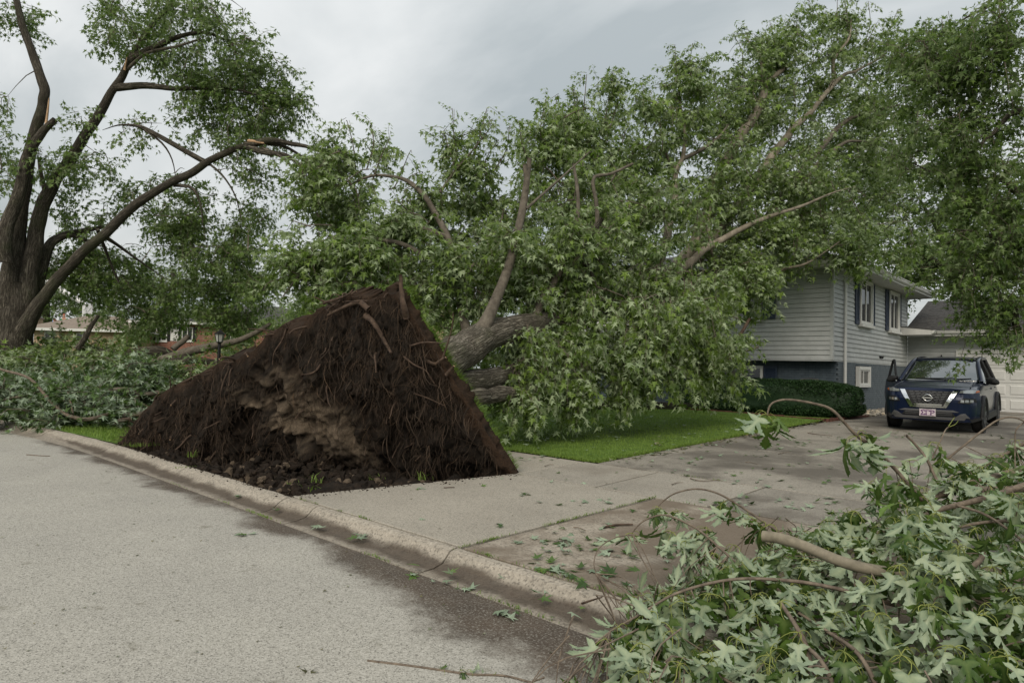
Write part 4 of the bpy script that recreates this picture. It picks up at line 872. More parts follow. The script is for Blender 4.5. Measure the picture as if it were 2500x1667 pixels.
fl('limb', [(1118, 705, 13), (1160, 640, 13.4), (1210, 590, 13.8), (1230, 510, 14)], 0.05, 0.02, M_BARKS, seed=13, sides=9)
fl('limb', [(1075, 470, 13.6), (1110, 420, 13.7), (1160, 360, 13.8), (1200, 310, 13.9)], 0.03, 0.008, M_BARKS, seed=14, sides=8)
# limbs that came down over the roof
fl('limb', [(1600, 715, 17.2), (1680, 620, 18.2), (1720, 540, 18.8), (1746, 458, 19.2), (1769, 402, 19.5), (1802, 337, 19.9), (1835, 295, 20.2), (1863, 234, 20.6), (1868, 206, 20.8), (1910, 173, 21.1), (1961, 131, 21.5)], 0.20, 0.03, M_BARKP, seed=15, rp=[0.20, 0.2, 0.19, 0.18, 0.175, 0.16, 0.15, 0.13, 0.11, 0.07, 0.03])
fl('limb', [(1866, 215, 20.7), (1858, 154, 20.9), (1849, 126, 21), (1821, 94, 21.2)], 0.07, 0.02, M_BARKP, seed=16, sides=9)
fl('limb', [(1700, 640, 18.5), (1790, 520, 19.2), (1877, 393, 20.2), (1914, 341, 20.6), (1952, 299, 21), (1989, 262, 21.4), (2027, 215, 21.8), (2064, 182, 22.2), (2092, 173, 22.4), (2158, 136, 23)], 0.16, 0.03, M_BARKP, seed=17)
fl('limb', [(2030, 212, 21.8), (2036, 187, 21.9), (2036, 145, 22), (2073, 94, 22.3), (2078, 47, 22.5)], 0.09, 0.02, M_BARKP, seed=18, sides=9)
fl('limb', [(1850, 560, 20), (1975, 398, 21.4), (2050, 309, 22.4), (2101, 281, 23), (2195, 257, 24)], 0.13, 0.03, M_BARKS, seed=19, sides=10)
fl('limb', [(1900, 540, 20.3), (1985, 415, 21.2), (2060, 350, 22), (2110, 345, 22.5)], 0.1, 0.03, M_BARKS, seed=20, sides=10)
fl('limb', [(1640, 672, 17.2), (1662, 659, 17.2), (1727, 608, 17.5), (1797, 566, 17.8), (1868, 533, 18.1), (1952, 505, 18.5), (2031, 472, 18.9), (2090, 455, 19.2)], 0.13, 0.008, M_BARKP, seed=21)
fl('limb', [(1570, 700, 16.6), (1615, 620, 17.4), (1640, 520, 18), (1648, 440, 18.3), (1654, 411, 18.4), (1668, 383, 18.5), (1671, 318, 18.7), (1660, 250, 18.8)], 0.13, 0.03, M_BARKP, seed=22, sides=10)
fl('limb', [(1652, 415, 18.4), (1630, 385, 18.4), (1625, 370, 18.4)], 0.05, 0.03, M_BARKS, seed=23, sides=8)
fl('limb', [(1664, 390, 18.5), (1720, 362, 18.6), (1755, 335, 18.7), (1778, 305, 18.8)], 0.06, 0.025, M_BARKS, seed=24, sides=8, torn=1)
fl('limb', [(1590, 512, 16.5), (1630, 512, 16.6), (1690, 500, 17)], 0.07, 0.03, M_BARKP, seed=25, sides=9, torn=1)
fl('limb', [(1880, 672, 18.9), (1920, 655, 18.6), (1965, 645, 18.4), (2000, 625, 18.3), (2050, 590, 18.2)], 0.05, 0.018, M_BARKP, seed=26, sides=9)
fl('limb', [(1775, 668, 18.7), (1840, 672, 18.85), (1890, 670, 18.9)], 0.10, 0.05, M_BARKD, seed=27, sides=10)
fl('limb', [(1775, 880, 15.6), (1795, 840, 15.8), (1815, 805, 16), (1830, 778, 16.1)], 0.05, 0.035, M_ROOTB, seed=28, sides=9, torn=1)
fl('limb', [(1775, 880, 15.6), (1810, 862, 15.7), (1852, 847, 15.8)], 0.035, 0.022, M_BARKS, seed=29, sides=8, torn=1)
fl('limb', [(1745, 660, 17.9), (1730, 560, 17.9), (1735, 500, 18)], 0.05, 0.03, M_BARKP, seed=30, sides=8)
# torn strip of pale wood along the broken limb
obj('torn_splinter', np.array([atd(1780, 661, 18.75), atd(1870, 664, 18.8), atd(1860, 669, 18.75), atd(1785, 668, 18.7), atd(1825, 664, 18.7)]), [np.array([[0, 4, 3], [4, 0, 1], [1, 2, 4], [2, 3, 4], [0, 3, 2]]), np.array([[0, 2, 1]])], M_WOOD, ftree)
nodes = np.concatenate([c[::2] for c in wood])
r5 = np.random.default_rng(5)
pf_main = [(800, 470, 110, 120, 14, 1.2, 300), (880, 600, 190, 110, 13.4, 1.3, 420), (740, 650, 80, 80, 13.2, 0.9, 110), (960, 500, 110, 110, 14, 1.2, 230), (870, 700, 170, 50, 12.6, 0.8, 110),
    (830, 380, 70, 50, 14.2, 0.7, 70), (910, 360, 70, 45, 14.2, 0.6, 60), (1110, 330, 40, 45, 13.9, 0.4, 22), (1180, 310, 50, 40, 13.9, 0.5, 30), (1150, 400, 80, 60, 13.9, 0.7, 70),
    (1100, 560, 130, 130, 14.2, 1.2, 240), (1060, 720, 120, 110, 12.8, 1.0, 190), (1250, 480, 110, 120, 14.8, 1.3, 210), (1330, 350, 80, 90, 15.5, 1.2, 170), (1420, 300, 90, 100, 16.2, 1.2, 230),
    (1400, 470, 120, 130, 15, 1.4, 280), (1330, 640, 170, 120, 13.2, 1.3, 420), (1480, 600, 150, 140, 14.2, 1.4, 420), (1490, 210, 35, 40, 16.5, 0.6, 40), (1225, 650, 80, 120, 13.4, 1.0, 150), (1000, 510, 80, 70, 12.4, 0.5, 80), (1105, 630, 60, 70, 12.0, 0.4, 60), (900, 590, 110, 50, 12.2, 0.5, 80), (1250, 560, 60, 60, 11.5, 0.3, 36), (1370, 560, 70, 60, 12.4, 0.4, 50)]
pf_hang = [(1290, 830, 80, 70, 12.2, 0.8, 120), (1340, 900, 110, 70, 12.2, 0.9, 210), (1480, 790, 170, 110, 13.0, 1.2, 430), (1480, 890, 140, 70, 12.8, 1.0, 280), (1640, 790, 110, 120, 13.8, 1.2, 330), (1630, 905, 110, 55, 13.6, 0.9, 210), (1735, 860, 55, 80, 14.4, 0.8, 130),
    (1225, 950, 30, 30, 11.6, 0.3, 24), (1290, 970, 40, 30, 11.6, 0.3, 30), (1420, 955, 40, 35, 12.0, 0.4, 34), (1520, 965, 40, 25, 12.6, 0.4, 24), (1750, 930, 40, 30, 15, 0.5, 26), (1800, 935, 30, 22, 15.4, 0.4, 16), (1570, 700, 120, 90, 14.4, 1.0, 210), (1700, 720, 80, 90, 15, 0.9, 150), (1360, 860, 260, 50, 14.2, 1.0, 170), (1795, 860, 40, 30, 15.4, 0.4, 20), (1330, 720, 120, 60, 12.8, 0.8, 120), (1160, 740, 60, 60, 12.4, 0.5, 60)]
pf_up = [(1560, 350, 100, 130, 18.2, 1.4, 260), (1660, 260, 90, 110, 18.8, 1.2, 190), (1680, 180, 45, 60, 19, 0.7, 55), (1590, 520, 160, 110, 16, 1.4, 300), (1720, 440, 150, 130, 18.6, 1.5, 330), (1820, 170, 100, 90, 20.8, 1.3, 210), (1770, 300, 130, 110, 20.2, 1.4, 260), (1890, 300, 120, 110, 21, 1.4, 260),
    (1910, 130, 100, 70, 21.2, 1.2, 160), (2075, 60, 80, 70, 22.6, 1.1, 130), (2010, 190, 120, 90, 22, 1.3, 210), (2150, 160, 110, 90, 23.2, 1.4, 210), (1900, 440, 170, 90, 19.6, 1.5, 330), (2080, 330, 140, 120, 23, 1.6, 320), (1850, 560, 150, 80, 18.6, 1.2, 280), (1760, 630, 120, 60, 17.8, 0.9, 170), (1690, 700, 90, 60, 17.4, 0.8, 120),
    (2010, 540, 130, 80, 19.2, 1.0, 260), (2080, 620, 70, 45, 18.3, 0.6, 110), (1960, 600, 70, 40, 18.4, 0.6, 70), (1830, 720, 60, 60, 18.3, 0.6, 60), (2150, 450, 110, 130, 24, 1.5, 230), (2180, 590, 60, 70, 20.5, 0.8, 70), (1900, 670, 60, 25, 18.6, 0.4, 26), (1830, 690, 70, 60, 17.2, 0.6, 90), (1760, 740, 60, 60, 16.4, 0.6, 80), (1960, 50, 60, 50, 21.6, 0.7, 46), (1470, 420, 80, 80, 17.5, 1, 110)]
for nm, pf, probs, cell, gt in (('crown', pf_main, (1.2, 2.2, 2.2, 1.2), 0.7, 0.44), ('crown', pf_hang, (0.1, 0.5, 1.6, 3.5), 0.7, 0.40), ('crown', pf_up, (2.2, 2.2, 1.4, 0.8), 0.85, 0.42)):
    P = puff_points(pf, r5, gt + 0.03, 1.1, 71, 0.45, 0.90, 0.3) if pf is not pf_hang else puff_points([(a_, b_ - 24, c_, d_ * 0.95, e_ + 0.3, f_, n_) for a_, b_, c_, d_, e_, f_, n_ in pf], r5, 0.49, 1.8, 71, 0.5, 0.60, 0.0, 0.3); b_, D, mb = connect(P, nodes, r5, cell); mb.build('branches', M_TWIG, ftree, kind='stuff')
    place_sprigs(nm, ftree, b_, D, SP_HANG if pf is pf_hang else SP_FALL, probs, M_LEAF, r5, (0.8, 1.25) if pf is not pf_up else (0.9, 1.35))

# long shoots breaking the outline of the crown
SPB, SPD = [], []; shoots = MB()
for (px, py, d, dx_, dy_s) in [(1105, 272, 13.9, 30, 150), (1188, 268, 13.9, -40, 130), (1243, 312, 14, -40, 110), (1085, 330, 13.9, 40, 110), (1332, 248, 15.4, 10, 120), (1400, 222, 16, -10, 110), (1432, 186, 16.3, -10, 110), (1496, 178, 16.6, -20, 120), (1268, 300, 15, 30, 110), (1648, 118, 19, 12, 120), (1690, 112, 19, -10, 130), (1792, 88, 21, 20, 110), (1880, 56, 21.2, 0, 110), (1945, 42, 21.6, -20, 100), (2062, 2, 22.6, 10, 90), (2120, 8, 22.8, -10, 100), (2190, 30, 23.2, -30, 110), (905, 305, 14.2, -10, 110), (848, 298, 14.2, 20, 120), (785, 338, 14.2, 60, 110), (1000, 372, 14, -50, 90), (700, 470, 13.8, 80, 60), (655, 690, 13, 90, -40), (1570, 200, 18.4, 10, 120), (1610, 300, 18, 0, 90), (950, 340, 14, -40, 100), (1215, 345, 14, -20, 110), (1740, 175, 20, 20, 110), (1850, 110, 21, 10, 110), (2010, 60, 22, 0, 110), (2260, 60, 20, 10, 120), (720, 560, 13.6, 90, -10), (1380, 280, 15.6, 0, 100), (1520, 260, 17, -10, 110)]:
    A = atd(px + dx_, py + dy_s, d + 0.2); B = atd(px, py, d); pts = catmull([A, (A + B) / 2 + r5.normal(0, 0.10, 3), B, B + (B - A) * 0.12 + np.array([0, 0, -0.12])], 9); V, F = tube(pts, np.linspace(0.016, 0.004, 9), 5, closed=False); shoots.add(V, F)
    for k in range(2, 9):
        if r5.random() < 0.8: SPB.append(pts[k] + r5.normal(0, 0.03, 3)); SPD.append(np.append(r5.normal(0, 1, 2), 0))
shoots.build('shoots', M_TWIG, ftree, kind='stuff'); place_sprigs('shoot_leaves', ftree, np.array(SPB), np.array(SPD), SP_FALL, (0.6, 1.6, 2.2, 1.2), M_LEAF, r5, (0.6, 0.95))

# ------------------------------------------------------------------ standing damaged tree on the left
ltree = root('storm_damaged_tree', tuple(atd(40, 985, 18)), 'large standing maple with broken limbs at the left edge', 'tree')
lw = []
def ll(name, pts, r0, r1, m=M_BARKD, **k):
    o, C = limb(name, pts, r0, r1, m, ltree, **k); lw.append(C); return o
ll('trunk', [(15, 1010, 18), (22, 930, 18), (28, 850, 18), (34, 760, 18), (40, 690, 18)], 0, 0, rp=[0.80, 0.64, 0.52, 0.40, 0.32], sides=36, lump=0.24, step=0.09, seed=41, freq=1.6)
ll('stem', [(26, 830, 18), (30, 660, 17.9), (43, 556, 17.9), (56, 470, 17.9), (80, 343, 17.9), (103, 262, 17.9), (107, 217, 17.9), (80, 137, 18), (54, 54, 18), (38, -10, 18), (20, -90, 18)], 0, 0, rp=[0.34, 0.24, 0.19, 0.165, 0.145, 0.13, 0.12, 0.105, 0.09, 0.075, 0.055], sides=18, seed=42, step=0.1)
ll('broken_stub', [(10, 640, 17.4), (22, 542, 17.4), (50, 455, 17.4), (69, 380, 17.4), (103, 328, 17.4), (135, 292, 17.4)], 0.19, 0.075, seed=43, sides=14, torn=None)
ll('stem', [(42, 830, 18.05), (75, 660, 18.1), (90, 556, 18.1), (119, 470, 18.1), (152, 416, 18.1), (192, 354, 18.1), (217, 318, 18.1), (260, 246, 18.1), (300, 181, 18.1), (332, 123, 18.1), (376, 54, 18.1), (416, 14, 18.1), (450, -50, 18.1)], 0, 0, rp=[0.32, 0.225, 0.185, 0.165, 0.15, 0.135, 0.122, 0.108, 0.092, 0.078, 0.062, 0.048, 0.035], sides=18, seed=44, step=0.1)
ll('stem', [(40, 850, 18), (78, 765, 17.8), (108, 724, 17.7), (173, 645, 17.6), (253, 572, 17.5), (325, 506, 17.4), (379, 470, 17.3), (470, 419, 17.2), (542, 376, 17.1), (607, 354, 17)], 0, 0, rp=[0.30, 0.185, 0.15, 0.138, 0.125, 0.114, 0.105, 0.094, 0.082, 0.07], sides=18, seed=45, step=0.1, torn=1)
ll('limb', [(600, 356, 17), (640, 345, 16.9), (668, 343, 16.8), (715, 352, 16.7), (759, 361, 16.6), (831, 390, 16.4)], 0.10, 0.03, seed=46)
ll('limb', [(600, 358, 17), (650, 372, 16.8), (700, 380, 16.7), (740, 410, 16.5), (770, 440, 16.3), (800, 480, 16.2)], 0.08, 0.02, seed=47, sides=9)
ll('limb', [(650, 350, 16.9), (700, 360, 16.9), (760, 400, 16.8), (800, 440, 16.7)], 0.05, 0.015, seed=48, sides=8)
ll('limb', [(640, 362, 16.9), (690, 385, 16.6), (735, 430, 16.4), (790, 470, 16.2)], 0.05, 0.012, seed=49, sides=8)
ll('limb', [(281, 214, 18.1), (335, 209, 18), (397, 213, 17.9), (470, 216, 17.8), (564, 217, 17.7), (640, 235, 17.6)], 0.11, 0.02, seed=50, sides=10)
ll('limb', [(320, 145, 18.1), (370, 118, 18), (430, 92, 17.9), (500, 80, 17.8), (580, 110, 17.7)], 0.11, 0.02, seed=51, sides=10)
ll('limb', [(310, 170, 18.1), (360, 130, 17.8), (440, 112, 17.6), (490, 95, 17.5)], 0.05, 0.02, M_BARKS, seed=52, sides=8)
ll('limb', [(250, 318, 17.5), (290, 306, 17.45), (330, 308, 17.4), (361, 318, 17.3), (434, 358, 17.2), (488, 388, 17.15), (512, 400, 17.15)], 0.05, 0.05, seed=53, sides=9, rp=[0.006, 0.02, 0.04, 0.055, 0.065, 0.07, 0.07])
ll('limb', [(345, 312, 17.3), (395, 350, 17.3), (420, 390, 17.3), (430, 440, 17.3)], 0.035, 0.008, seed=54, sides=8)
ll('limb', [(85, 720, 18.4), (119, 608, 18.6), (150, 580, 18.8), (200, 565, 19), (253, 554, 19.2)], 0.17, 0.05, seed=55, sides=10)
ll('limb', [(100, 640, 18.5), (135, 590, 18.6), (175, 575, 18.8), (240, 600, 19)], 0.1, 0.03, seed=56, sides=9)
ll('limb', [(425, 452, 17.3), (470, 460, 17.2), (490, 500, 17.2), (495, 545, 17.2)], 0.05, 0.015, seed=57, sides=8)
ll('limb', [(505, 395, 17.2), (545, 430, 17.1), (575, 480, 17.1), (590, 540, 17.1)], 0.035, 0.01, seed=58, sides=8)
ll('limb', [(110, 470, 18.1), (100, 420, 18), (95, 385, 18)], 0.06, 0.04, seed=59, sides=8)
ll('limb', [(250, 574, 17.55), (290, 600, 18.2), (345, 640, 18.8), (395, 675, 19)], 0.06, 0.012, seed=61, sides=8)
ll('limb', [(238, 560, 17.6), (270, 640, 18.4), (290, 690, 18.6)], 0.05, 0.02, seed=62, sides=8)
ll('torn_wood', [(112, 305, 17.65), (117, 265, 17.65), (120, 240, 17.65)], 0.035, 0.015, M_WOOD, seed=63, sides=6)
ll('torn_wood', [(606, 345, 16.9), (625, 347, 16.85), (645, 350, 16.8)], 0.05, 0.02, M_WOOD, seed=64, sides=6)
ll('torn_wood', [(304, 172, 17.95), (308, 150, 17.95), (310, 140, 17.95)], 0.035, 0.01, M_WOOD, seed=65, sides=6)
nodes = np.concatenate([c[::2] for c in lw[1:]])
pf_l = [(400, 530, 130, 90, 18.6, 1.5, 150), (540, 580, 110, 110, 18.6, 1.5, 160), (300, 660, 150, 80, 19.4, 1.5, 170), (480, 700, 170, 70, 19.2, 1.5, 190), (330, 780, 130, 35, 19.4, 0.9, 120), (540, 780, 120, 35, 19.0, 0.9, 130), (170, 640, 90, 60, 19, 1.0, 80), (430, 60, 190, 90, 17.8, 2.0, 520), (520, 150, 150, 90, 17.7, 1.6, 430), (640, 180, 90, 70, 17.6, 1.1, 200), (690, 250, 70, 55, 17.6, 0.8, 120), (600, 290, 110, 100, 17.6, 1.2, 310), (500, 270, 90, 90, 17.8, 1.1, 160), (620, 400, 70, 70, 17.3, 0.9, 110),
    (260, 40, 80, 50, 18.3, 1.0, 90), (300, 110, 60, 40, 18.4, 0.8, 50), (50, 35, 50, 50, 18, 0.8, 70), (15, 245, 30, 40, 18, 0.6, 24), (230, 300, 50, 22, 17.2, 0.5, 40), (190, 390, 120, 40, 17.2, 0.8, 110), (330, 310, 60, 25, 17.3, 0.5, 30),
    (15, 430, 40, 130, 18.4, 1.0, 120), (120, 500, 110, 70, 18.6, 1.0, 170), (230, 460, 80, 60, 18.4, 0.9, 90), (300, 520, 60, 60, 18.4, 0.9, 60), (400, 520, 120, 90, 18.6, 1.5, 230), (540, 560, 110, 110, 18.6, 1.5, 300), (600, 640, 80, 90, 18.0, 1.2, 190), (640, 530, 30, 50, 18, 0.5, 26),
    (280, 640, 150, 80, 19.4, 1.5, 290), (430, 680, 190, 80, 19.6, 1.5, 400), (180, 620, 80, 70, 19, 1.0, 110), (330, 760, 120, 45, 19.6, 1.0, 110), (520, 750, 130, 50, 19.4, 1.0, 150), (30, 590, 30, 60, 18.8, 0.7, 36), (640, 710, 60, 50, 17.8, 0.8, 80), (470, 400, 80, 40, 17.6, 0.7, 50)]
P = puff_points(pf_l, r5, 0.49, 1.1, 91, 0.42, 0.52, 0.5); b_, D, mb = connect(P, nodes, r5, 0.85); mb.build('branches', M_TWIG, ltree, kind='stuff')
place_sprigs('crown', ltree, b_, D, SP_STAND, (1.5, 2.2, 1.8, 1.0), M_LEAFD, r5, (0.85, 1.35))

# ------------------------------------------------------------------ standing tree on the right, trunk outside the picture
rtree = root('standing_maple', (3.2, 13.0, 0.3), 'standing maple whose dark leafy boughs overhang the driveway from the right', 'tree')
rw = []
def rl(name, pts, r0, r1, **k):
    o, C = limb(name, pts, r0, r1, M_BARKD, rtree, px=False, **k); rw.append(C)
T0 = np.array([3.2, 13.0, 0.2])
rl('trunk', [T0, T0 + [0.1, 0.1, 2], T0 + [0, 0.2, 4.5], T0 + [0.1, 0.1, 8]], 0.42, 0.22, sides=20, seed=80)
for k, (h0, pts) in enumerate([(3.5, [(2560, 640, 13), (2480, 600, 13), (2400, 570, 13.2), (2330, 560, 13.5)]), (4.4, [(2600, 300, 13), (2490, 270, 13), (2420, 330, 13.2), (2360, 380, 13.4)]), (5, [(2620, 120, 13.5), (2500, 100, 13.6), (2380, 160, 14), (2240, 200, 14.6)]), (3.0, [(2560, 820, 12.8), (2470, 740, 13), (2420, 700, 13.1)]), (5.5, [(2600, -40, 14), (2450, 0, 14.2), (2330, 60, 14.6)]), (4.0, [(2560, 480, 13.2), (2450, 440, 13.6), (2330, 440, 14), (2230, 400, 14.6)])]):
    rl('limb', [T0 + [0, 0.1, h0]] + [atd(*p) for p in pts], 0.11, 0.012, sides=9, seed=81 + k)
nodes = np.concatenate([c[::2] for c in rw])
pf_r = [(2420, 120, 120, 130, 13.4, 1.3, 230), (2330, 180, 110, 110, 14.2, 1.3, 230), (2250, 130, 90, 90, 15, 1.2, 130), (2300, 340, 110, 100, 14.2, 1.2, 210), (2420, 330, 100, 120, 13.4, 1.2, 200), (2460, 500, 70, 120, 13.2, 1.1, 170), (2380, 600, 110, 90, 13.6, 1.1, 200), (2450, 700, 80, 80, 13.2, 1.0, 130), (2350, 720, 40, 40, 13.8, 0.5, 30),
    (2390, 800, 45, 40, 13.6, 0.5, 30), (2460, 790, 50, 50, 13.2, 0.6, 50), (2250, 250, 80, 80, 15, 1.2, 110), (2350, 40, 90, 60, 14.4, 1.1, 110), (2470, 30, 60, 80, 13.6, 1, 90), (2340, 480, 90, 80, 14, 1.1, 140), (2395, 850, 14, 30, 13.7, 0.2, 7), (2480, 610, 40, 60, 13, 0.6, 50)]
P = puff_points(pf_r, r5, 0.48, 1.2, 101, 0.42, 0.62); b_, D, mb = connect(P, nodes, r5, 0.7); mb.build('branches', M_TWIG, rtree, kind='stuff')
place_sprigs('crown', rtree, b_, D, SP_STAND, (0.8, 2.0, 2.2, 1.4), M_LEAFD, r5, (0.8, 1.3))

# ------------------------------------------------------------------ trees in the background
def bgtree(label, trunk, puffs, seed, r0=0.35, m=None, scale=(0.9, 1.4), limbs=(), loc=None, gate=0.40):
    b0 = atd(*trunk[0]); t = root('background_tree', tuple(b0), label, 'tree', 'trees behind the houses'); W = []
    o, C = limb('trunk', trunk, r0, r0 * 0.5, M_BARKD, t, 12, 0.15, 0.4, seed); W.append(C)
    for k, p in enumerate(limbs):
        o, C = limb('limb', p, r0 * 0.55, 0.04, M_BARKD, t, 8, 0.15, 0.4, seed + 1 + k); W.append(C)
    P = puff_points(puffs, r5, gate, 0.7, seed, 0.5, 0.9); b_, D, mb = connect(P, np.concatenate(W), r5, 1.3, rmin=0.012); mb.build('branches', M_BARKD, t, kind='stuff')
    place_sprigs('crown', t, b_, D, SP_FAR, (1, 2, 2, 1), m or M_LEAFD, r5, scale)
bgtree('big dark tree with forked trunk rising behind the garage roof', [(2352, 860, 37), (2350, 740, 37), (2350, 640, 37), (2345, 560, 37), (2330, 420, 37)],
       [(2250, 600, 120, 80, 36, 3, 150), (2380, 560, 150, 120, 37, 3, 260), (2200, 500, 150, 120, 37, 3, 250), (2300, 400, 170, 130, 37, 3, 320), (2230, 690, 110, 40, 38, 2, 130), (2260, 640, 70, 50, 38, 2, 90), (2430, 680, 90, 70, 37, 2.5, 120), (2160, 640, 40, 50, 36, 2, 30), (2470, 450, 60, 150, 38, 3, 160)], 120, 0.55,
       limbs=[[(2350, 680, 37), (2300, 650, 36.5), (2230, 610, 36), (2180, 620, 36)], [(2350, 700, 37), (2390, 640, 37), (2430, 560, 37)], [(2340, 640, 37), (2290, 560, 37), (2240, 480, 37)]])
bgtree('tall dense tree behind the main roof, filling between the fallen boughs', [(2010, 860, 40), (2005, 600, 40), (2000, 400, 40)], [(1950, 480, 140, 120, 40, 3, 260), (2080, 420, 140, 150, 40, 3, 330), (2140, 280, 130, 130, 40, 3, 260), (2080, 560, 120, 80, 40, 3, 150), (2210, 200, 100, 100, 40, 3, 150)], 130, 0.5)
bgtree('leafy tree behind the house roof, left of the pale leaning limbs', [(1560, 880, 42), (1560, 700, 42), (1550, 520, 42)], [(1500, 620, 150, 90, 42, 3, 150), (1640, 560, 120, 100, 42, 3, 150), (1380, 680, 100, 70, 42, 3, 80)], 140, 0.4)
bgtree('grey green spruce-like tree behind the tan brick house', [(110, 900, 62), (112, 780, 62), (118, 660, 62)], [(120, 745, 80, 40, 62, 3, 260), (60, 690, 90, 60, 62, 3, 200), (190, 710, 90, 60, 62, 3, 280), (240, 760, 60, 40, 62, 3, 130)], 150, 0.4)
bgtree('mid green tree crown above the red brick house roof', [(420, 880, 60), (420, 760, 60), (425, 660, 60)], [(330, 700, 110, 70, 60, 4, 190), (470, 690, 130, 70, 60, 4, 220), (600, 700, 90, 60, 60, 4, 130)], 160, 0.4, M_LEAF)
bgtree('pale green tree beyond the neighbouring roof left of the plate', [(860, 880, 45), (860, 760, 45), (870, 660, 45)], [(780, 730, 90, 50, 45, 3, 110), (900, 720, 110, 50, 45, 3, 120), (1050, 760, 110, 60, 45, 3, 120), (1180, 740, 90, 60, 45, 3, 90)], 170, 0.35, M_LEAF)

def shrub(label, px, d, puffs, seed, m):
    b0 = atd(px, 905, d); t = root('shrub', (b0[0], b0[1], 0.2), label, 'shrub', 'shrubs before the far houses'); o, C = limb('stem', [(b0[0], b0[1], 0.1), (b0[0] + 0.05, b0[1], 0.8), (b0[0], b0[1], 1.8)], 0.06, 0.02, M_BARKD, t, 7, 0.1, 0.2, seed, px=False)
    P = puff_points(puffs, r5, 0.36, 0.9, seed); b_, D, mb = connect(P, C, r5, 1.0, rmin=0.008); mb.build('branches', M_BARKD, t, kind='stuff'); place_sprigs('foliage', t, b_, D, SP_FAR, (2, 2, 1, 0.5), m, r5, (0.6, 0.9))
shrub('leafy shrub in front of the red brick house entry', 330, 38, [(330, 810, 45, 22, 38, 1, 60), (300, 845, 60, 20, 38, 1, 60)], 260, M_LEAFD)
shrub('bush below the right hand windows of the red brick house', 610, 34, [(600, 800, 70, 30, 34, 1.2, 110), (680, 790, 60, 35, 34, 1.2, 90), (560, 840, 60, 25, 34, 1, 60)], 265, M_LEAF)
shrub('tall bush beside the neighbour house, behind the root plate top', 790, 28, [(760, 760, 60, 40, 28, 1, 110), (840, 730, 70, 35, 28, 1.2, 120), (920, 745, 60, 30, 28, 1, 80), (1010, 760, 60, 50, 28, 1.2, 110), (1100, 790, 50, 50, 28, 1.2, 80)], 270, M_LEAF)
shrub('young tree rising over the red brick house roof', 480, 39, [(470, 765, 90, 25, 39, 1.2, 90), (380, 760, 70, 25, 39, 1.2, 70), (250, 775, 40, 20, 39, 1, 30)], 275, M_LEAFD)

# ------------------------------------------------------------------ hedge
hedge = root('clipped_hedge', (-8, 19.6, 0.48), 'dark green clipped yew hedge in front of the blue brick wall', 'hedge')
rh = np.random.default_rng(44)
nu_, nv_ = 70, 40; a, b = np.meshgrid(np.linspace(0, 2 * math.pi, nu_), np.linspace(-0.5 * math.pi, 0.5 * math.pi, nv_), indexing='ij')
def sup(c, e_): return np.sign(c) * np.abs(c) ** e_
hx = -8.1 + 2.78 * sup(np.cos(a), 0.5) * sup(np.cos(b), 0.5); hy = 19.75 + 0.76 * sup(np.sin(a), 0.6) * sup(np.cos(b), 0.45); hz = 0.98 + 0.50 * sup(np.sin(b), 0.45)
HP = np.stack([hx, hy, hz], -1); cen = np.array([-8.1, 19.75, 0.98]); outw = HP - cen; outw /= np.linalg.norm(outw, axis=2)[..., None]
HP = HP + outw * (0.30 * (fbm(HP * 1.8, 3, 60) - 0.5) + 0.18 * (fbm(HP * 6, 2, 61) - 0.5))[..., None]
obj('core', (HP - outw * 0.07).reshape(-1, 3), [grid_faces(nu_, nv_)], M_YEW, hedge, smooth=True, attr={'rnd': ('POINT', np.zeros(nu_ * nv_))})
n = 26000; i = rh.integers(0, nu_ - 1, n); j = rh.integers(2, nv_ - 1, n); f1, f2 = rh.random((2, n, 1))
p = HP[i, j] * (1 - f1) * (1 - f2) + HP[i + 1, j] * f1 * (1 - f2) + HP[i, j + 1] * (1 - f1) * f2 + HP[i + 1, j + 1] * f1 * f2
p = p[p[:, 1] < 20.3]; n = len(p); d = (p - cen) * np.array([0.4, 1, 1]); d /= np.linalg.norm(d, axis=1)[:, None]; d = d + rh.normal(0, 0.6, (n, 3)); d /= np.linalg.norm(d, axis=1)[:, None]
s = np.cross(d, rh.normal(0, 1, (n, 3))); s /= np.linalg.norm(s, axis=1)[:, None]; L = rh.uniform(0.04, 0.10, (n, 1)); p = p - d * 0.04
V = np.stack([p - s * 0.011, p + d * L * 0.5 + s * 0.016, p + d * L, p + d * L * 0.5 - s * 0.016], 1).reshape(-1, 3)
obj('foliage', V, [np.arange(n * 4).reshape(-1, 4)], M_YEW, hedge, attr={'rnd': ('FACE', rh.random(n) * 0.6 + 0.4 * vnoise(p * 3, 4))}, kind='stuff')
obj('twigs_on_top', *[(lambda V_, F_: (V_, F_))(*tube(np.array([[-7.0, 19.6, 1.5], [-6.7, 19.55, 1.56], [-6.4, 19.5, 1.53]]), 0.008, 4))][0], M_TWIG, hedge)

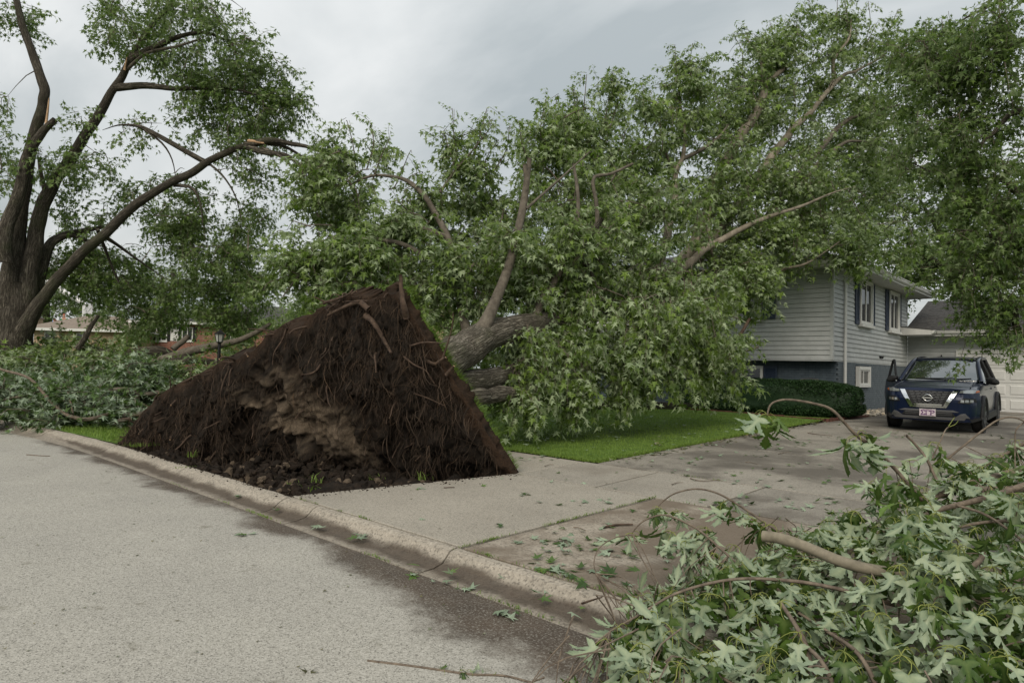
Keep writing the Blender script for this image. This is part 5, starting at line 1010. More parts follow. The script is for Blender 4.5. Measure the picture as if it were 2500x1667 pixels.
# ------------------------------------------------------------------ parked car
M_PAINT = mat('navy_car_paint', (0.0065, 0.0135, 0.043), 0.28, 0.3, 0.3); bsdf(M_PAINT).inputs['Coat Weight'].default_value = 0.45; bsdf(M_PAINT).inputs['Coat Roughness'].default_value = 0.06; bsdf(M_PAINT).inputs['Coat IOR'].default_value = 1.35
M_CHROME = mat('chrome', (0.72, 0.73, 0.74), 0.10, 1.0); M_PLAST = mat('black_plastic', (0.018, 0.018, 0.019), 0.6, 0, 0.35); M_GPLAST = mat('grey_bumper_plastic', (0.10, 0.10, 0.105), 0.5, 0, 0.4)
M_TYRE = simple_var('tyre_rubber', (0.012, 0.012, 0.012), (0.025, 0.025, 0.025), 20, 0.85, 0.3); M_RIM = mat('alloy_rim', (0.28, 0.28, 0.29), 0.35, 0.9)
M_CGLASS = mat('car_glass', (0.02, 0.026, 0.026), 0.03, 0, 1.0); bsdf(M_CGLASS).inputs['IOR'].default_value = 1.9; bsdf(M_CGLASS).inputs['Coat Weight'].default_value = 1.0; bsdf(M_CGLASS).inputs['Coat IOR'].default_value = 1.8; bsdf(M_CGLASS).inputs['Coat Roughness'].default_value = 0.02
M_LENS = mat('headlamp_lens', (0.45, 0.46, 0.47), 0.12, 0.6, 0.8); M_AMBER = mat('amber_lens', (0.55, 0.14, 0.03), 0.2, 0, 0.6); M_PLATE = mat('pink_plate', (0.62, 0.53, 0.58), 0.5); M_PURPLE = mat('purple_letter', (0.10, 0.03, 0.13), 0.5)
car = root('parked_car', (-3.30, 17.12, 0.447), 'dark blue crossover car with its passenger door open, parked facing the street', 'car', rot=0.03)
car.rotation_euler[0] = 0.0225
def fy(x, z):
    x = abs(x); return 0.05 * (x / 0.6) ** 2 + 0.36 * max(0, (x - 0.58) / 0.34) ** 2 + 0.14 * max(0, (z - 0.72) / 0.28) ** 1.6 + 0.07 * max(0, (0.42 - z) / 0.2)
def loft(name, secs, m, parent, sub=1):
    """secs: list of (y, [(x,z),...]) half sections, mirrored"""
    rows = []
    for y, s in secs:
        h_ = [(x, (y[k] if isinstance(y, (list, tuple)) else y), z) for k, (x, z) in enumerate(s)]; rows.append(h_ + [(-x, yy, z) for x, yy, z in h_[-2::-1]])
    V = np.array(rows, float); n, k = V.shape[:2]
    o = obj(name, V.reshape(-1, 3), [grid_faces(n, k), np.array([list(range(k))]), np.array([[(n - 1) * k + i for i in range(k)][::-1]])], m, parent, smooth=True)
    if sub: s_ = o.modifiers.new('subd', 'SUBSURF'); s_.levels = sub; s_.render_levels = sub
    return o
def bsec(y, w_, t, b): return (y, [(0.55 * w_, b), (0.93 * w_, b), (0.985 * w_, b + 0.12 * (t - b)), (1.0 * w_, b + 0.42 * (t - b)), (0.985 * w_, b + 0.68 * (t - b)), (0.955 * w_, b + 0.84 * (t - b)), (0.86 * w_, t - 0.02), (0.5 * w_, t), (0, t + 0.006)])
body = loft('body', [bsec(0.12, 0.70, 0.90, 0.30), bsec(0.17, 0.78, 0.95, 0.27), bsec(0.34, 0.885, 1.01, 0.25), bsec(0.7, 0.925, 1.055, 0.24), bsec(1.1, 0.925, 1.09, 0.24), bsec(1.48, 0.92, 1.125, 0.24), bsec(1.75, 0.915, 1.13, 0.24), bsec(2.6, 0.915, 1.10, 0.24), bsec(3.4, 0.925, 1.12, 0.24), bsec(4.1, 0.915, 1.13, 0.26), bsec(4.5, 0.87, 1.10, 0.30), bsec(4.66, 0.78, 1.02, 0.36)], M_PAINT, car, 2)
def front_sheet(name, poly, m, off, parent=None, th=0.02, dens=0.06):
    """closed panel that follows the curved nose; poly is a list of (x,z)"""
    from mathutils.geometry import delaunay_2d_cdt
    pts = []; n = len(poly)
    for i_ in range(n):
        a_, b_ = np.array(poly[i_]), np.array(poly[(i_ + 1) % n]); k_ = max(1, int(np.linalg.norm(b_ - a_) / dens))
        for t in range(k_): pts.append(a_ + (b_ - a_) * t / k_)
    pts = [Vector((float(p_[0]), float(p_[1]))) for p_ in pts]; nb_ = len(pts); xs_ = [p_.x for p_ in pts]; zs_ = [p_.y for p_ in pts]
    gx = np.arange(min(xs_), max(xs_), dens); gz_ = np.arange(min(zs_), max(zs_), dens); inner = [Vector((float(x_) + 0.003, float(z_) + 0.004)) for x_ in gx for z_ in gz_]
    v2, _, f2, *_ = delaunay_2d_cdt(pts + inner, [(i_, (i_ + 1) % nb_) for i_ in range(nb_)], [list(range(nb_))], 1, 1e-4)
    V0 = np.array([[p_.x, fy(p_.x, p_.y) - off, p_.y] for p_ in v2]); nv2 = len(V0); F = np.array([list(f_) for f_ in f2 if len(f_) == 3])
    V1 = V0 + [0, th, 0]
    cnt = {}
    for t in F:
        for e_ in ((t[0], t[1]), (t[1], t[2]), (t[2], t[0])): cnt[e_] = 1
    be = np.array([e_ for e_ in cnt if (e_[1], e_[0]) not in cnt]); Q = np.stack([be[:, 1], be[:, 0], be[:, 0] + nv2, be[:, 1] + nv2], 1)
    return obj(name, np.concatenate([V0, V1]), [F, F[:, ::-1] + nv2, Q], m, parent or car)
fas = front_sheet('front_fascia', [(-0.90, 0.36), (-0.80, 0.26), (0.80, 0.26), (0.90, 0.36), (0.92, 0.62), (0.90, 0.88), (0.74, 0.955), (0.40, 0.985), (-0.40, 0.985), (-0.74, 0.955), (-0.90, 0.88), (-0.92, 0.62)], M_PAINT, 0.0, th=0.12)
front_sheet('grille', [(-0.46, 0.925), (-0.30, 0.60), (0.30, 0.60), (0.46, 0.925)], M_PLAST, 0.012)
for r_ in range(8):
    z = 0.645 + r_ * 0.036; hw_ = 0.30 + (z - 0.60) * 0.47 - 0.05; nn_ = 7 if r_ % 2 else 6; st_ = 2 * hw_ / nn_
    for c_ in range(nn_):
        xa = -hw_ + c_ * st_ + 0.012; xb_ = -hw_ + (c_ + 1) * st_ - 0.012
        if abs((xa + xb_) / 2) < 0.09 and 0.70 < z < 0.84: continue
        front_sheet('grille_bar', [(xa, z), (xb_, z), (xb_ - 0.008, z + 0.014), (xa + 0.008, z + 0.014)], M_GPLAST, 0.024, dens=0.3, th=0.012)
for s in (-1, 1):
    front_sheet('chrome_strip', [(s * 0.565, 0.945), (s * 0.465, 0.945), (s * 0.285, 0.592), (s * 0.345, 0.560)][::s], M_CHROME, 0.03)
    front_sheet('headlamp', [(s * 0.59, 0.945), (s * 0.57, 0.895), (s * 0.80, 0.885), (s * 0.90, 0.925), (s * 0.885, 0.955), (s * 0.75, 0.965)][::s], M_LENS, 0.018)
    front_sheet('turn_signal', [(s * 0.84, 0.897), (s * 0.90, 0.915), (s * 0.89, 0.95), (s * 0.85, 0.945)][::s], M_AMBER, 0.024)
    front_sheet('lower_headlamp', [(s * 0.575, 0.73), (s * 0.55, 0.675), (s * 0.80, 0.66), (s * 0.86, 0.70), (s * 0.85, 0.775), (s * 0.66, 0.785)][::s], M_PLAST, 0.014)
    for q_ in range(3): front_sheet('lamp_reflector', [(s * (0.60 + q_ * 0.075), 0.695), (s * (0.66 + q_ * 0.075), 0.69), (s * (0.665 + q_ * 0.075), 0.745), (s * (0.61 + q_ * 0.075), 0.75)][::s], M_LENS, 0.022, dens=0.2)
    front_sheet('bumper_corner_trim', [(s * 0.50, 0.365), (s * 0.76, 0.345), (s * 0.68, 0.455), (s * 0.60, 0.44)][::s], M_GPLAST, 0.03)
    front_sheet('lower_cladding', [(s * 0.78, 0.25), (s * 0.92, 0.30), (s * 0.92, 0.36), (s * 0.74, 0.34)][::s], M_PLAST, 0.012)
front_sheet('chrome_strip', [(-0.275, 0.592), (-0.355, 0.560), (0.355, 0.560), (0.275, 0.592)], M_CHROME, 0.031)
front_sheet('chrome_strip', [(-0.262, 0.600), (0.262, 0.600), (0.275, 0.640), (-0.275, 0.640)], M_CHROME, 0.035)
front_sheet('lower_intake', [(-0.52, 0.375), (0.52, 0.375), (0.44, 0.475), (-0.44, 0.475)], M_PLAST, 0.012)
front_sheet('bumper_trim', [(-0.58, 0.475), (0.58, 0.475), (0.46, 0.515), (-0.46, 0.515)], M_GPLAST, 0.02)
front_sheet('skid_trim', [(-0.66, 0.30), (0.66, 0.30), (0.70, 0.362), (-0.70, 0.362)], M_GPLAST, 0.028)
for z in (0.40, 0.44): front_sheet('intake_slat', [(-0.45, z), (0.45, z), (0.45, z + 0.012), (-0.45, z + 0.012)], M_GPLAST, 0.02, th=0.008)
# round emblem: ring and cross bar
an = np.linspace(0, 2 * math.pi, 24, endpoint=False)
ring = np.stack([0.082 * np.cos(an), np.full(24, -0.032), 0.772 + 0.07 * np.sin(an)], 1); ring = np.vstack([ring, ring[:1]])
V, F = tube(ring, 0.0115, 6, closed=False); em = obj('emblem', V, F, M_CHROME, car, smooth=True)
obj('emblem_bar', bxv(-0.105, 0.105, -0.046, -0.03, 0.757, 0.787), [QB], M_CHROME, em); prism('emblem_disc', [(0.075 * math.cos(t), -0.026, 0.772 + 0.063 * math.sin(t)) for t in an], (0, 0.01, 0), M_PLAST, em)
# licence plate with three Greek capitals
pl = obj('licence_plate', bxv(-0.155, 0.155, -0.045, -0.035, 0.372, 0.527), [QB], M_PLATE, car)
boxes('plate_border', [(-0.16, 0.16, -0.049, -0.034, 0.525, 0.535), (-0.16, 0.16, -0.049, -0.034, 0.364, 0.374), (-0.16, -0.153, -0.049, -0.034, 0.374, 0.525), (0.153, 0.16, -0.049, -0.034, 0.374, 0.525)], M_CHROME, pl)
def strokes(x, segs):
    out_ = []
    for (ax, az_, bx_, bz_) in segs:
        a_, b_ = np.array([x + ax * 0.075, 0.405 + az_ * 0.085]), np.array([x + bx_ * 0.075, 0.405 + bz_ * 0.085]); d_ = b_ - a_; d_ /= np.linalg.norm(d_); nn_ = np.array([-d_[1], d_[0]]) * 0.0085
        q_ = [a_ - nn_ - d_ * 0.006, b_ - nn_ + d_ * 0.006, b_ + nn_ + d_ * 0.006, a_ + nn_ - d_ * 0.006]; out_.append(q_)
    return out_
for x, segs in ((-0.125, [(0, 1, 1, 1), (0, 0, 1, 0), (0, 1, 0.5, 0.5), (0.5, 0.5, 0, 0), (1, 1, 1, 0.82), (1, 0, 1, 0.18)]), (-0.035, [(0.12, 0, 0.12, 1), (0, 1, 0.95, 1), (0.95, 1, 0.95, 0.8), (-0.05, 0, 0.3, 0)]), (0.055, [(0.12, 0, 0.12, 1), (0, 1, 0.7, 1), (0.7, 1, 0.95, 0.85), (0.95, 0.85, 0.95, 0.65), (0.95, 0.65, 0.7, 0.5), (0.7, 0.5, 0.12, 0.5), (-0.05, 0, 0.3, 0)])):
    mb = MB()
    for k, q_ in enumerate(strokes(x, segs)):
        P_ = np.array([[p_[0], -0.0465 - 0.0006 * k, p_[1]] for p_ in q_]); mb.add(np.vstack([P_, P_ + [0, 0.003, 0]]), [QB])
    mb.build('letter', M_PURPLE, pl)
boxes('plate_caption', [(-0.09 + 0.022 * k, -0.075 + 0.022 * k, -0.0465, -0.044, 0.512, 0.52) for k in range(8)], M_PURPLE, pl); boxes('plate_caption', [(-0.13 + 0.022 * k, -0.112 + 0.022 * k, -0.0465, -0.044, 0.379, 0.387) for k in range(12)], M_PURPLE, pl)
# cabin
cab = loft('cabin', [(1.50, [(0.80, 1.08), (0.78, 1.11), (0.60, 1.13), (0, 1.14)]), (2.28, [(0.86, 1.08), (0.655, 1.57), (0.52, 1.60), (0, 1.615)]), (2.75, [(0.87, 1.08), (0.66, 1.62), (0.52, 1.655), (0, 1.672)]), (3.6, [(0.87, 1.09), (0.655, 1.61), (0.52, 1.65), (0, 1.668)]), (4.3, [(0.84, 1.10), (0.62, 1.52), (0.5, 1.57), (0, 1.59)]), (4.58, [(0.76, 1.08), (0.66, 1.12), (0.5, 1.14), (0, 1.15)])], M_CGLASS, car, 0)
def wind(s, t): # point on the windshield, s -1..1, t 0..1
    y = 1.52 + 0.80 * t; hw_ = 0.775 - 0.135 * t; z = 1.135 + 0.475 * t - 0.0; return [s * hw_, y - 0.035 + 0.06 * s * s, z + 0.02 * (1 - s * s) + 0.015 * math.sin(math.pi * t)]
G = np.array([[wind(s, t) for t in np.linspace(0, 1, 8)] for s in np.linspace(-1, 1, 14)]); V = np.concatenate([G.reshape(-1, 3), G.reshape(-1, 3) - [0, -0.03, 0.03]])
obj('windshield', V, [grid_faces(14, 8), grid_faces(14, 8)[:, ::-1] + 112], M_CGLASS, car, smooth=True)
G = np.array([[[s * (0.665 - 0.012 * t), 2.27 + 2.05 * t + 0.05 * s * s * (1 - t), 1.612 + 0.075 * math.sin(math.pi * (0.12 + 0.72 * t)) - 0.02 - 0.035 * abs(s) ** 3] for t in np.linspace(0, 1, 12)] for s in np.linspace(-1, 1, 11)]); G[..., 2] += 0.035
V = np.concatenate([G.reshape(-1, 3), G.reshape(-1, 3) - [0, 0, 0.05]]); edge_ = grid_faces(11, 12)
obj('roof', V, [edge_, edge_[:, ::-1] + 132, np.array([[i_ * 12, (i_ + 1) * 12, (i_ + 1) * 12 + 132, i_ * 12 + 132] for i_ in range(10)])], M_PAINT, car, smooth=True)
for s in (-1, 1):
    V, F = tube(catmull([(s * 0.83, 1.42, 1.10), (s * 0.775, 1.66, 1.27), (s * 0.715, 1.98, 1.47), (s * 0.672, 2.28, 1.595), (s * 0.668, 2.8, 1.645), (s * 0.665, 3.6, 1.64), (s * 0.63, 4.2, 1.56), (s * 0.72, 4.5, 1.28)], 40), 0.042, 8); obj('pillar', V, F, M_PAINT, car, smooth=True)
    V, F = tube(catmull([(s * 0.62, 2.45, 1.655), (s * 0.63, 2.9, 1.69), (s * 0.625, 3.6, 1.685), (s * 0.61, 4.1, 1.62)], 14), 0.016, 6); obj('roof_rail', V, F, M_PLAST, car, smooth=True)
    for y_ in (2.62, 3.5):
        V, F = tube(np.array([(s * 0.895, y_, 1.10), (s * 0.685, y_ + 0.05, 1.62)]), 0.04, 6); obj('door_pillar', V, F, M_PLAST, car)
    V, F = tube(catmull([(s * 0.905, 1.45, 1.10), (s * 0.905, 2.4, 1.09), (s * 0.915, 3.4, 1.11), (s * 0.88, 4.3, 1.13)], 20), 0.018, 6); obj('belt_trim', V, F, M_CHROME, car, smooth=True)
    # mirror: shaped housing on a stalk
    a_, b_ = np.meshgrid(np.linspace(0, 2 * math.pi, 14), np.linspace(0, math.pi, 9), indexing='ij'); mx = s * (1.02 + 0.135 * np.cos(a_) * np.sin(b_) ** 0.6); my = 1.62 + 0.075 * np.cos(b_); mz_ = 1.135 + 0.085 * np.sin(a_) * np.sin(b_) ** 0.6 - 0.03 * np.cos(a_)
    mir = obj('side_mirror', np.stack([mx, my, mz_], -1).reshape(-1, 3), [grid_faces(14, 9)], M_PLAST, car, smooth=True); box('mirror_stalk', s * 0.86, s * 0.95, 1.60, 1.66, 1.06, 1.10, M_PLAST, mir)
    for y_ in (0.97, 3.67):
        # arch cladding ring
        an_ = np.linspace(-0.12, math.pi + 0.12, 22); P_ = np.stack([np.full(22, s * 0.925), y_ + 0.425 * np.cos(an_), 0.365 + 0.425 * np.sin(an_)], 1); V, F = tube(P_, 0.045, 6); obj('arch_trim', V, F, M_PLAST, car, smooth=True)
        prism('arch_liner', [(s * 0.918, y_ + 0.41 * math.cos(t), 0.365 + 0.41 * math.sin(t)) for t in np.linspace(0, 2 * math.pi, 28, endpoint=False)], (s * 0.02, 0, 0), M_PLAST, car)
        wh = bpy.data.objects.new('wheel', None); link(wh, car); wh.location = (s * 0.83, y_, 0.36)
        prof = [(0.20, -0.10), (0.33, -0.115), (0.352, -0.09), (0.36, -0.05), (0.36, 0.05), (0.352, 0.09), (0.33, 0.115), (0.24, 0.122), (0.232, 0.10)]; an_ = np.linspace(0, 2 * math.pi, 36, endpoint=False)
        V = np.array([[[s * w_, r_ * math.cos(t), r_ * math.sin(t)] for t in an_] for r_, w_ in prof]); obj('tyre', V.reshape(-1, 3), [grid_faces(9, 36, True)], M_TYRE, wh, smooth=True)
        mb = MB(); V, F = tube(np.array([[s * 0.098, 0.232 * math.cos(t), 0.232 * math.sin(t)] for t in np.append(an_, 0)]), 0.014, 6, closed=False); mb.add(V, F)
        for q_ in range(5):
            for dq in (-0.14, 0.14):
                t = q_ * 2 * math.pi / 5 + 0.3; V, F = tube(np.array([[s * 0.075, 0.04 * math.cos(t), 0.04 * math.sin(t)], [s * 0.10, 0.228 * math.cos(t + dq), 0.228 * math.sin(t + dq)]]), [0.03, 0.017], 5); mb.add(V, F)
        mb.build('rim', M_RIM, wh); prism('brake_disc', [(s * 0.02, 0.225 * math.cos(t), 0.225 * math.sin(t)) for t in an_], (s * 0.02, 0, 0), M_PLAST, wh)
    boxes('rocker_cladding', [(s * 0.90 - 0.03, s * 0.90 + 0.05, 1.36, 3.28, 0.25, 0.40)], M_PLAST, car)
    box('door_handle', s * 0.915, s * 0.945, 3.05, 3.22, 0.94, 0.965, M_PAINT, car)
    if s > 0: box('door_handle', s * 0.915, s * 0.945, 2.25, 2.42, 0.93, 0.955, M_PAINT, car)
V, F = tube(catmull([(-0.50, 1.53, 1.165), (-0.1, 1.50, 1.175), (0.30, 1.53, 1.185)], 8), 0.009, 5); obj('wiper', V, F, M_PLAST, car); V, F = tube(catmull([(0.05, 1.53, 1.17), (0.4, 1.52, 1.17), (0.62, 1.58, 1.185)], 8), 0.009, 5); obj('wiper', V, F, M_PLAST, car)
V, F = tube(catmull([(-0.74, 0.40, 1.005), (-0.72, 0.8, 1.05), (-0.7, 1.3, 1.10)], 8), 0.012, 5); obj('hood_crease', V, F, M_PAINT, car, smooth=True); V, F = tube(catmull([(0.74, 0.40, 1.005), (0.72, 0.8, 1.05), (0.7, 1.3, 1.10)], 8), 0.012, 5); obj('hood_crease', V, F, M_PAINT, car, smooth=True)
# open passenger door, hinged at its front edge
door = bpy.data.objects.new('open_door', None); link(door, car); door.location = (-0.915, 1.52, 0); door.rotation_euler = (0, 0, math.radians(24)); door['label'] = 'open front passenger door with empty window frame'
prism('door_panel', [(-0.0, 0, 0.36), (-0.03, 0, 0.75), (0.0, 0, 1.09), (0.0, 1.05, 1.10), (-0.03, 1.12, 0.75), (0.0, 1.02, 0.36)], (0.07, 0, 0), M_PAINT, door)
V, F = tube(catmull([(0.03, 0.05, 1.08), (0.07, 0.38, 1.30), (0.13, 0.72, 1.53), (0.17, 0.98, 1.60), (0.15, 1.07, 1.50), (0.06, 1.10, 1.08)], 26), 0.03, 6); obj('window_frame', V, F, M_PLAST, door, smooth=True)

# ------------------------------------------------------------------ houses down the street
def yh(px): return 896 + (px - 1250) * 0.0253
def local_house(name, px0, d, label, cat='house', yaw=0.0):
    p = atd(px0, yh(px0), d); o = root(name, (p[0], p[1], 0.0), label, cat, rot=math.atan2(R[1, 0], R[0, 0]) + yaw)
    return o, (lambda px: (px - px0) * d / FPX), (lambda px, py: CAM_H - (py - yh(px)) * d / FPX)
def lxd(px, px0, d, y): return (px - 1250) * (d + y) / FPX - (px0 - 1250) * d / FPX    # same line of sight, y metres further back
def hip(name, x0, x1, y0, y1, z0, z1, m, parent, ridge=None, ov=0.5):
    x0, x1, y0, y1 = x0 - ov, x1 + ov, y0 - ov, y1 + ov; h_ = min((y1 - y0), (x1 - x0)) / 2; a_, b_ = ridge or (x0 + h_, x1 - h_); ym = (y0 + y1) / 2
    V = np.array([[x0, y0, z0], [x1, y0, z0], [x1, y1, z0], [x0, y1, z0], [a_, ym, z1], [b_, ym, z1], [x0, y0, z0 - 0.16], [x1, y0, z0 - 0.16], [x1, y1, z0 - 0.16], [x0, y1, z0 - 0.16]])
    o = obj(name, V, [np.array([[1, 2, 5], [3, 0, 4]]), np.array([[0, 1, 5, 4], [2, 3, 4, 5]])], m, parent)
    obj('eave_trim', V, [np.array([[6, 7, 1, 0], [7, 8, 2, 1], [8, 9, 3, 2], [9, 6, 0, 3], [9, 8, 7, 6]])], M_TRIM, parent); return o
def lwin(parent, x0, x1, z0, z1, y, split=True):
    f_ = 0.06; w_ = boxes('window', [(x0, x0 + f_, y - 0.06, y + 0.02, z0, z1), (x1 - f_, x1, y - 0.06, y + 0.02, z0, z1), (x0 + f_, x1 - f_, y - 0.059, y + 0.02, z1 - f_, z1), (x0 + f_, x1 - f_, y - 0.059, y + 0.02, z0, z0 + f_)] + ([((x0 + x1) / 2 - 0.025, (x0 + x1) / 2 + 0.025, y - 0.05, y + 0.02, z0 + f_, z1 - f_)] if split else []), M_TRIM, parent)
    box('pane', x0 + f_, x1 - f_, y - 0.02, y + 0.01, z0 + f_, z1 - f_, M_GLASS, w_); box('sill', x0 - 0.05, x1 + 0.05, y - 0.12, y + 0.02, z0 - 0.08, z0 - 0.001, M_TRIM, w_)
th, lx, lz = local_house('tan_brick_house', 150, 42, 'tan brick ranch house with brown hip roof behind the left tree trunk')
ze = lz(150, 803)
box('wall', lx(80), lx(330), 0, 8, 0, ze, M_TANBRICK, th); hip('roof', lx(80), lx(330), 0, 8, ze + 0.05, lz(205, 768) + 0.2, M_SHINGT, th, (lxd(206, 150, 42, 4), lxd(285, 150, 42, 4)))
lwin(th, lx(107), lx(135), lz(120, 841), lz(120, 807), 0); box('brick_pier', lx(139), lx(150), -0.25, -0.01, 0, ze - 0.12, M_TANBRICK, th); lwin(th, lx(185), lx(215), lz(200, 843), lz(200, 812), 0)
ch = box('chimney', lxd(82, 150, 42, 2.5), lxd(93, 150, 42, 2.5), 2.2, 2.8, ze - 0.1, lz(88, 778) + 0.15, M_TANBRICK, th); box('chimney_cap', lxd(81, 150, 42, 2.5), lxd(94, 150, 42, 2.5), 2.1, 2.9, lz(88, 778) + 0.151, lz(88, 778) + 0.25, M_SHINGT, ch)
bh_, lx, lz = local_house('red_brick_house', 420, 44, 'red brick split level house with white framed windows behind the black lamp post')
z1_, z2_ = lz(300, 806), lz(450, 787)
box('entry_wall', lx(262), lx(338), 0.6, 9, 0, z1_, M_REDBRICK, bh_); hip('entry_roof', lx(262), lx(338), 0.6, 9, z1_ + 0.05, z1_ + 1.3, M_SHING, bh_)
boxes('door_frame', [(lx(268), lx(271), 0.5, 0.62, 0, lz(290, 826)), (lx(308), lx(311), 0.5, 0.62, 0, lz(290, 826)), (lx(271), lx(308), 0.501, 0.62, lz(290, 829), lz(290, 826))], M_TRIM, bh_); box('front_door', lx(271), lx(308), 0.56, 0.61, 0, lz(290, 829), M_BLACK, bh_)
box('lower_wall', lx(338), lx(790), 0, 9, 0, lz(450, 833), M_REDBRICK, bh_); box('upper_wall', lx(339), lx(789), 0.06, 9, lz(450, 833) + 0.002, z2_, M_REDBRICK, bh_); hip('roof', lx(338), lx(790), 0, 9, z2_ + 0.05, z2_ + 1.6, M_SHING, bh_)
box('downspout', lx(336), lx(338.4), -0.06, -0.002, 0, lz(338, 812), M_TRIM, bh_); box('siding_panel', lx(411), lx(434), 0.02, 0.059, lz(420, 831), lz(420, 795), M_TRIM, bh_)
for a_, b_ in ((378, 405), (441, 468), (560, 590), (700, 725), (735, 760)):
    lwin(bh_, lx(a_), lx(b_), lz(a_, 831), lz(a_, 797), 0.055)
    for c_ in (a_ - 8, b_ + 1): box('shutter', lx(c_), lx(c_ + 7), 0.0, 0.055, lz(a_, 832), lz(a_, 797), M_BLACK, bh_)
nh, lx, lz = local_house('grey_roofed_house', 900, 34, 'neighbour house with grey roof and brick chimney just behind the top of the root plate')
zn_ = lz(900, 740); box('wall', lx(760), lx(1080), 0, 9, 0, zn_, M_TANBRICK, nh); hip('roof', lx(760), lx(1080), 0, 9, zn_ + 0.05, lz(900, 690) + 0.35, M_SHING, nh)
lwin(nh, lx(800), lx(850), zn_ - 1.6, zn_ - 0.4, 0); lwin(nh, lx(930), lx(980), zn_ - 1.6, zn_ - 0.4, 0)
ch = box('chimney', lxd(950, 900, 34, 3.4), lxd(988, 900, 34, 3.4), 3.0, 3.9, zn_, lz(965, 672) + 0.25, M_TANBRICK, nh); box('chimney_cap', lxd(948, 900, 34, 3.4), lxd(990, 900, 34, 3.4), 2.95, 3.95, lz(965, 672) + 0.251, lz(965, 672) + 0.40, M_EDGER, ch)

# people on the tan house roof
M_SKIN = mat('skin', (0.42, 0.22, 0.15), 0.6); M_GREENS = mat('green_shirt', (0.012, 0.16, 0.055), 0.8); M_BLUES = mat('blue_shirt', (0.06, 0.16, 0.48), 0.8); M_JEAN = mat('dark_trousers', (0.03, 0.035, 0.05), 0.85); M_CAP = mat('red_cap', (0.45, 0.06, 0.04), 0.7); M_HAIR = mat('dark_hair', (0.02, 0.014, 0.01), 0.7)
def skinned(name, V, E_, rad, m, parent):
    me = bpy.data.meshes.new(name); me.from_pydata([tuple(map(float, v_)) for v_ in V], E_, []); me.materials.append(m); o = bpy.data.objects.new(name, me); link(o, parent)
    md = o.modifiers.new('skin', 'SKIN'); md.use_smooth_shade = True
    for k, sv in enumerate(me.skin_vertices[0].data): sv.radius = (rad[k], rad[k]); sv.use_root = (k == 0)
    s_ = o.modifiers.new('sub', 'SUBSURF'); s_.levels = 1; s_.render_levels = 2; return o
def person(loc, yaw, label, shirt, lean, cap):
    t = root('person', loc, label, 'person', rot=yaw); c_, s_ = math.cos(lean), math.sin(lean)
    def up_(x, y, z): # leaning about the hips at 0.92
        dz = z - 0.92; return (x, y * c_ - dz * s_, 0.92 + dz * c_ + y * s_)
    J = [(0, 0, 0.92), up_(0, 0, 1.12), up_(0, 0, 1.38), up_(0, -0.01, 1.50), up_(0, -0.02, 1.60), up_(0, -0.02, 1.74), up_(0.19, 0, 1.40), up_(0.25, -0.04, 1.14), up_(0.20, -0.24, 0.98), up_(0.18, -0.32, 0.95), up_(-0.19, 0, 1.40), up_(-0.25, -0.04, 1.14), up_(-0.20, -0.24, 0.98), up_(-0.18, -0.32, 0.95), (0.10, 0, 0.86), (0.11, -0.04, 0.48), (0.11, 0, 0.09), (0.11, -0.15, 0.04), (-0.10, 0, 0.86), (-0.11, -0.04, 0.48), (-0.11, 0, 0.09), (-0.11, -0.15, 0.04)]
    E_ = [(0, 1), (1, 2), (2, 3), (3, 4), (4, 5), (2, 6), (6, 7), (7, 8), (8, 9), (2, 10), (10, 11), (11, 12), (12, 13), (0, 14), (14, 15), (15, 16), (16, 17), (0, 18), (18, 19), (19, 20), (20, 21)]
    rd = [0.14, 0.13, 0.15, 0.06, 0.085, 0.075, 0.06, 0.045, 0.035, 0.04, 0.06, 0.045, 0.035, 0.04, 0.09, 0.06, 0.045, 0.04, 0.09, 0.06, 0.045, 0.04]
    skinned('body', J, E_, rd, M_SKIN, t)
    skinned('shirt', [J[0], J[1], J[2], J[6], J[7], J[10], J[11]], [(0, 1), (1, 2), (2, 3), (3, 4), (2, 5), (5, 6)], [0.165, 0.16, 0.185, 0.085, 0.06, 0.085, 0.06], shirt, t)
    skinned('trousers', [J[0], J[14], J[15], J[16], J[18], J[19], J[20]], [(0, 1), (1, 2), (2, 3), (0, 4), (4, 5), (5, 6)], [0.16, 0.105, 0.08, 0.065, 0.105, 0.08, 0.065], M_JEAN, t)
    hc = np.array(J[5]); hcp = [hc + [0, 0.02, -0.03], hc + [0, 0.01, 0.035]]; skinned('cap' if cap else 'hair', hcp, [(0, 1)], [0.092, 0.075], M_CAP if cap else M_HAIR, t)
roofz = lambda px, py, d: atd(px, py, d)
p1 = atd(159, 768, 45.5); person((p1[0], p1[1], p1[2] - 1.72), 0.75, 'person in a green shirt working on the tan house roof', M_GREENS, 0.12, True)
p2 = atd(146, 776, 45.0); person((p2[0], p2[1], p2[2] - 1.45), 0.9, 'person in a blue shirt bending over beside the green shirted worker', M_BLUES, 1.0, False)

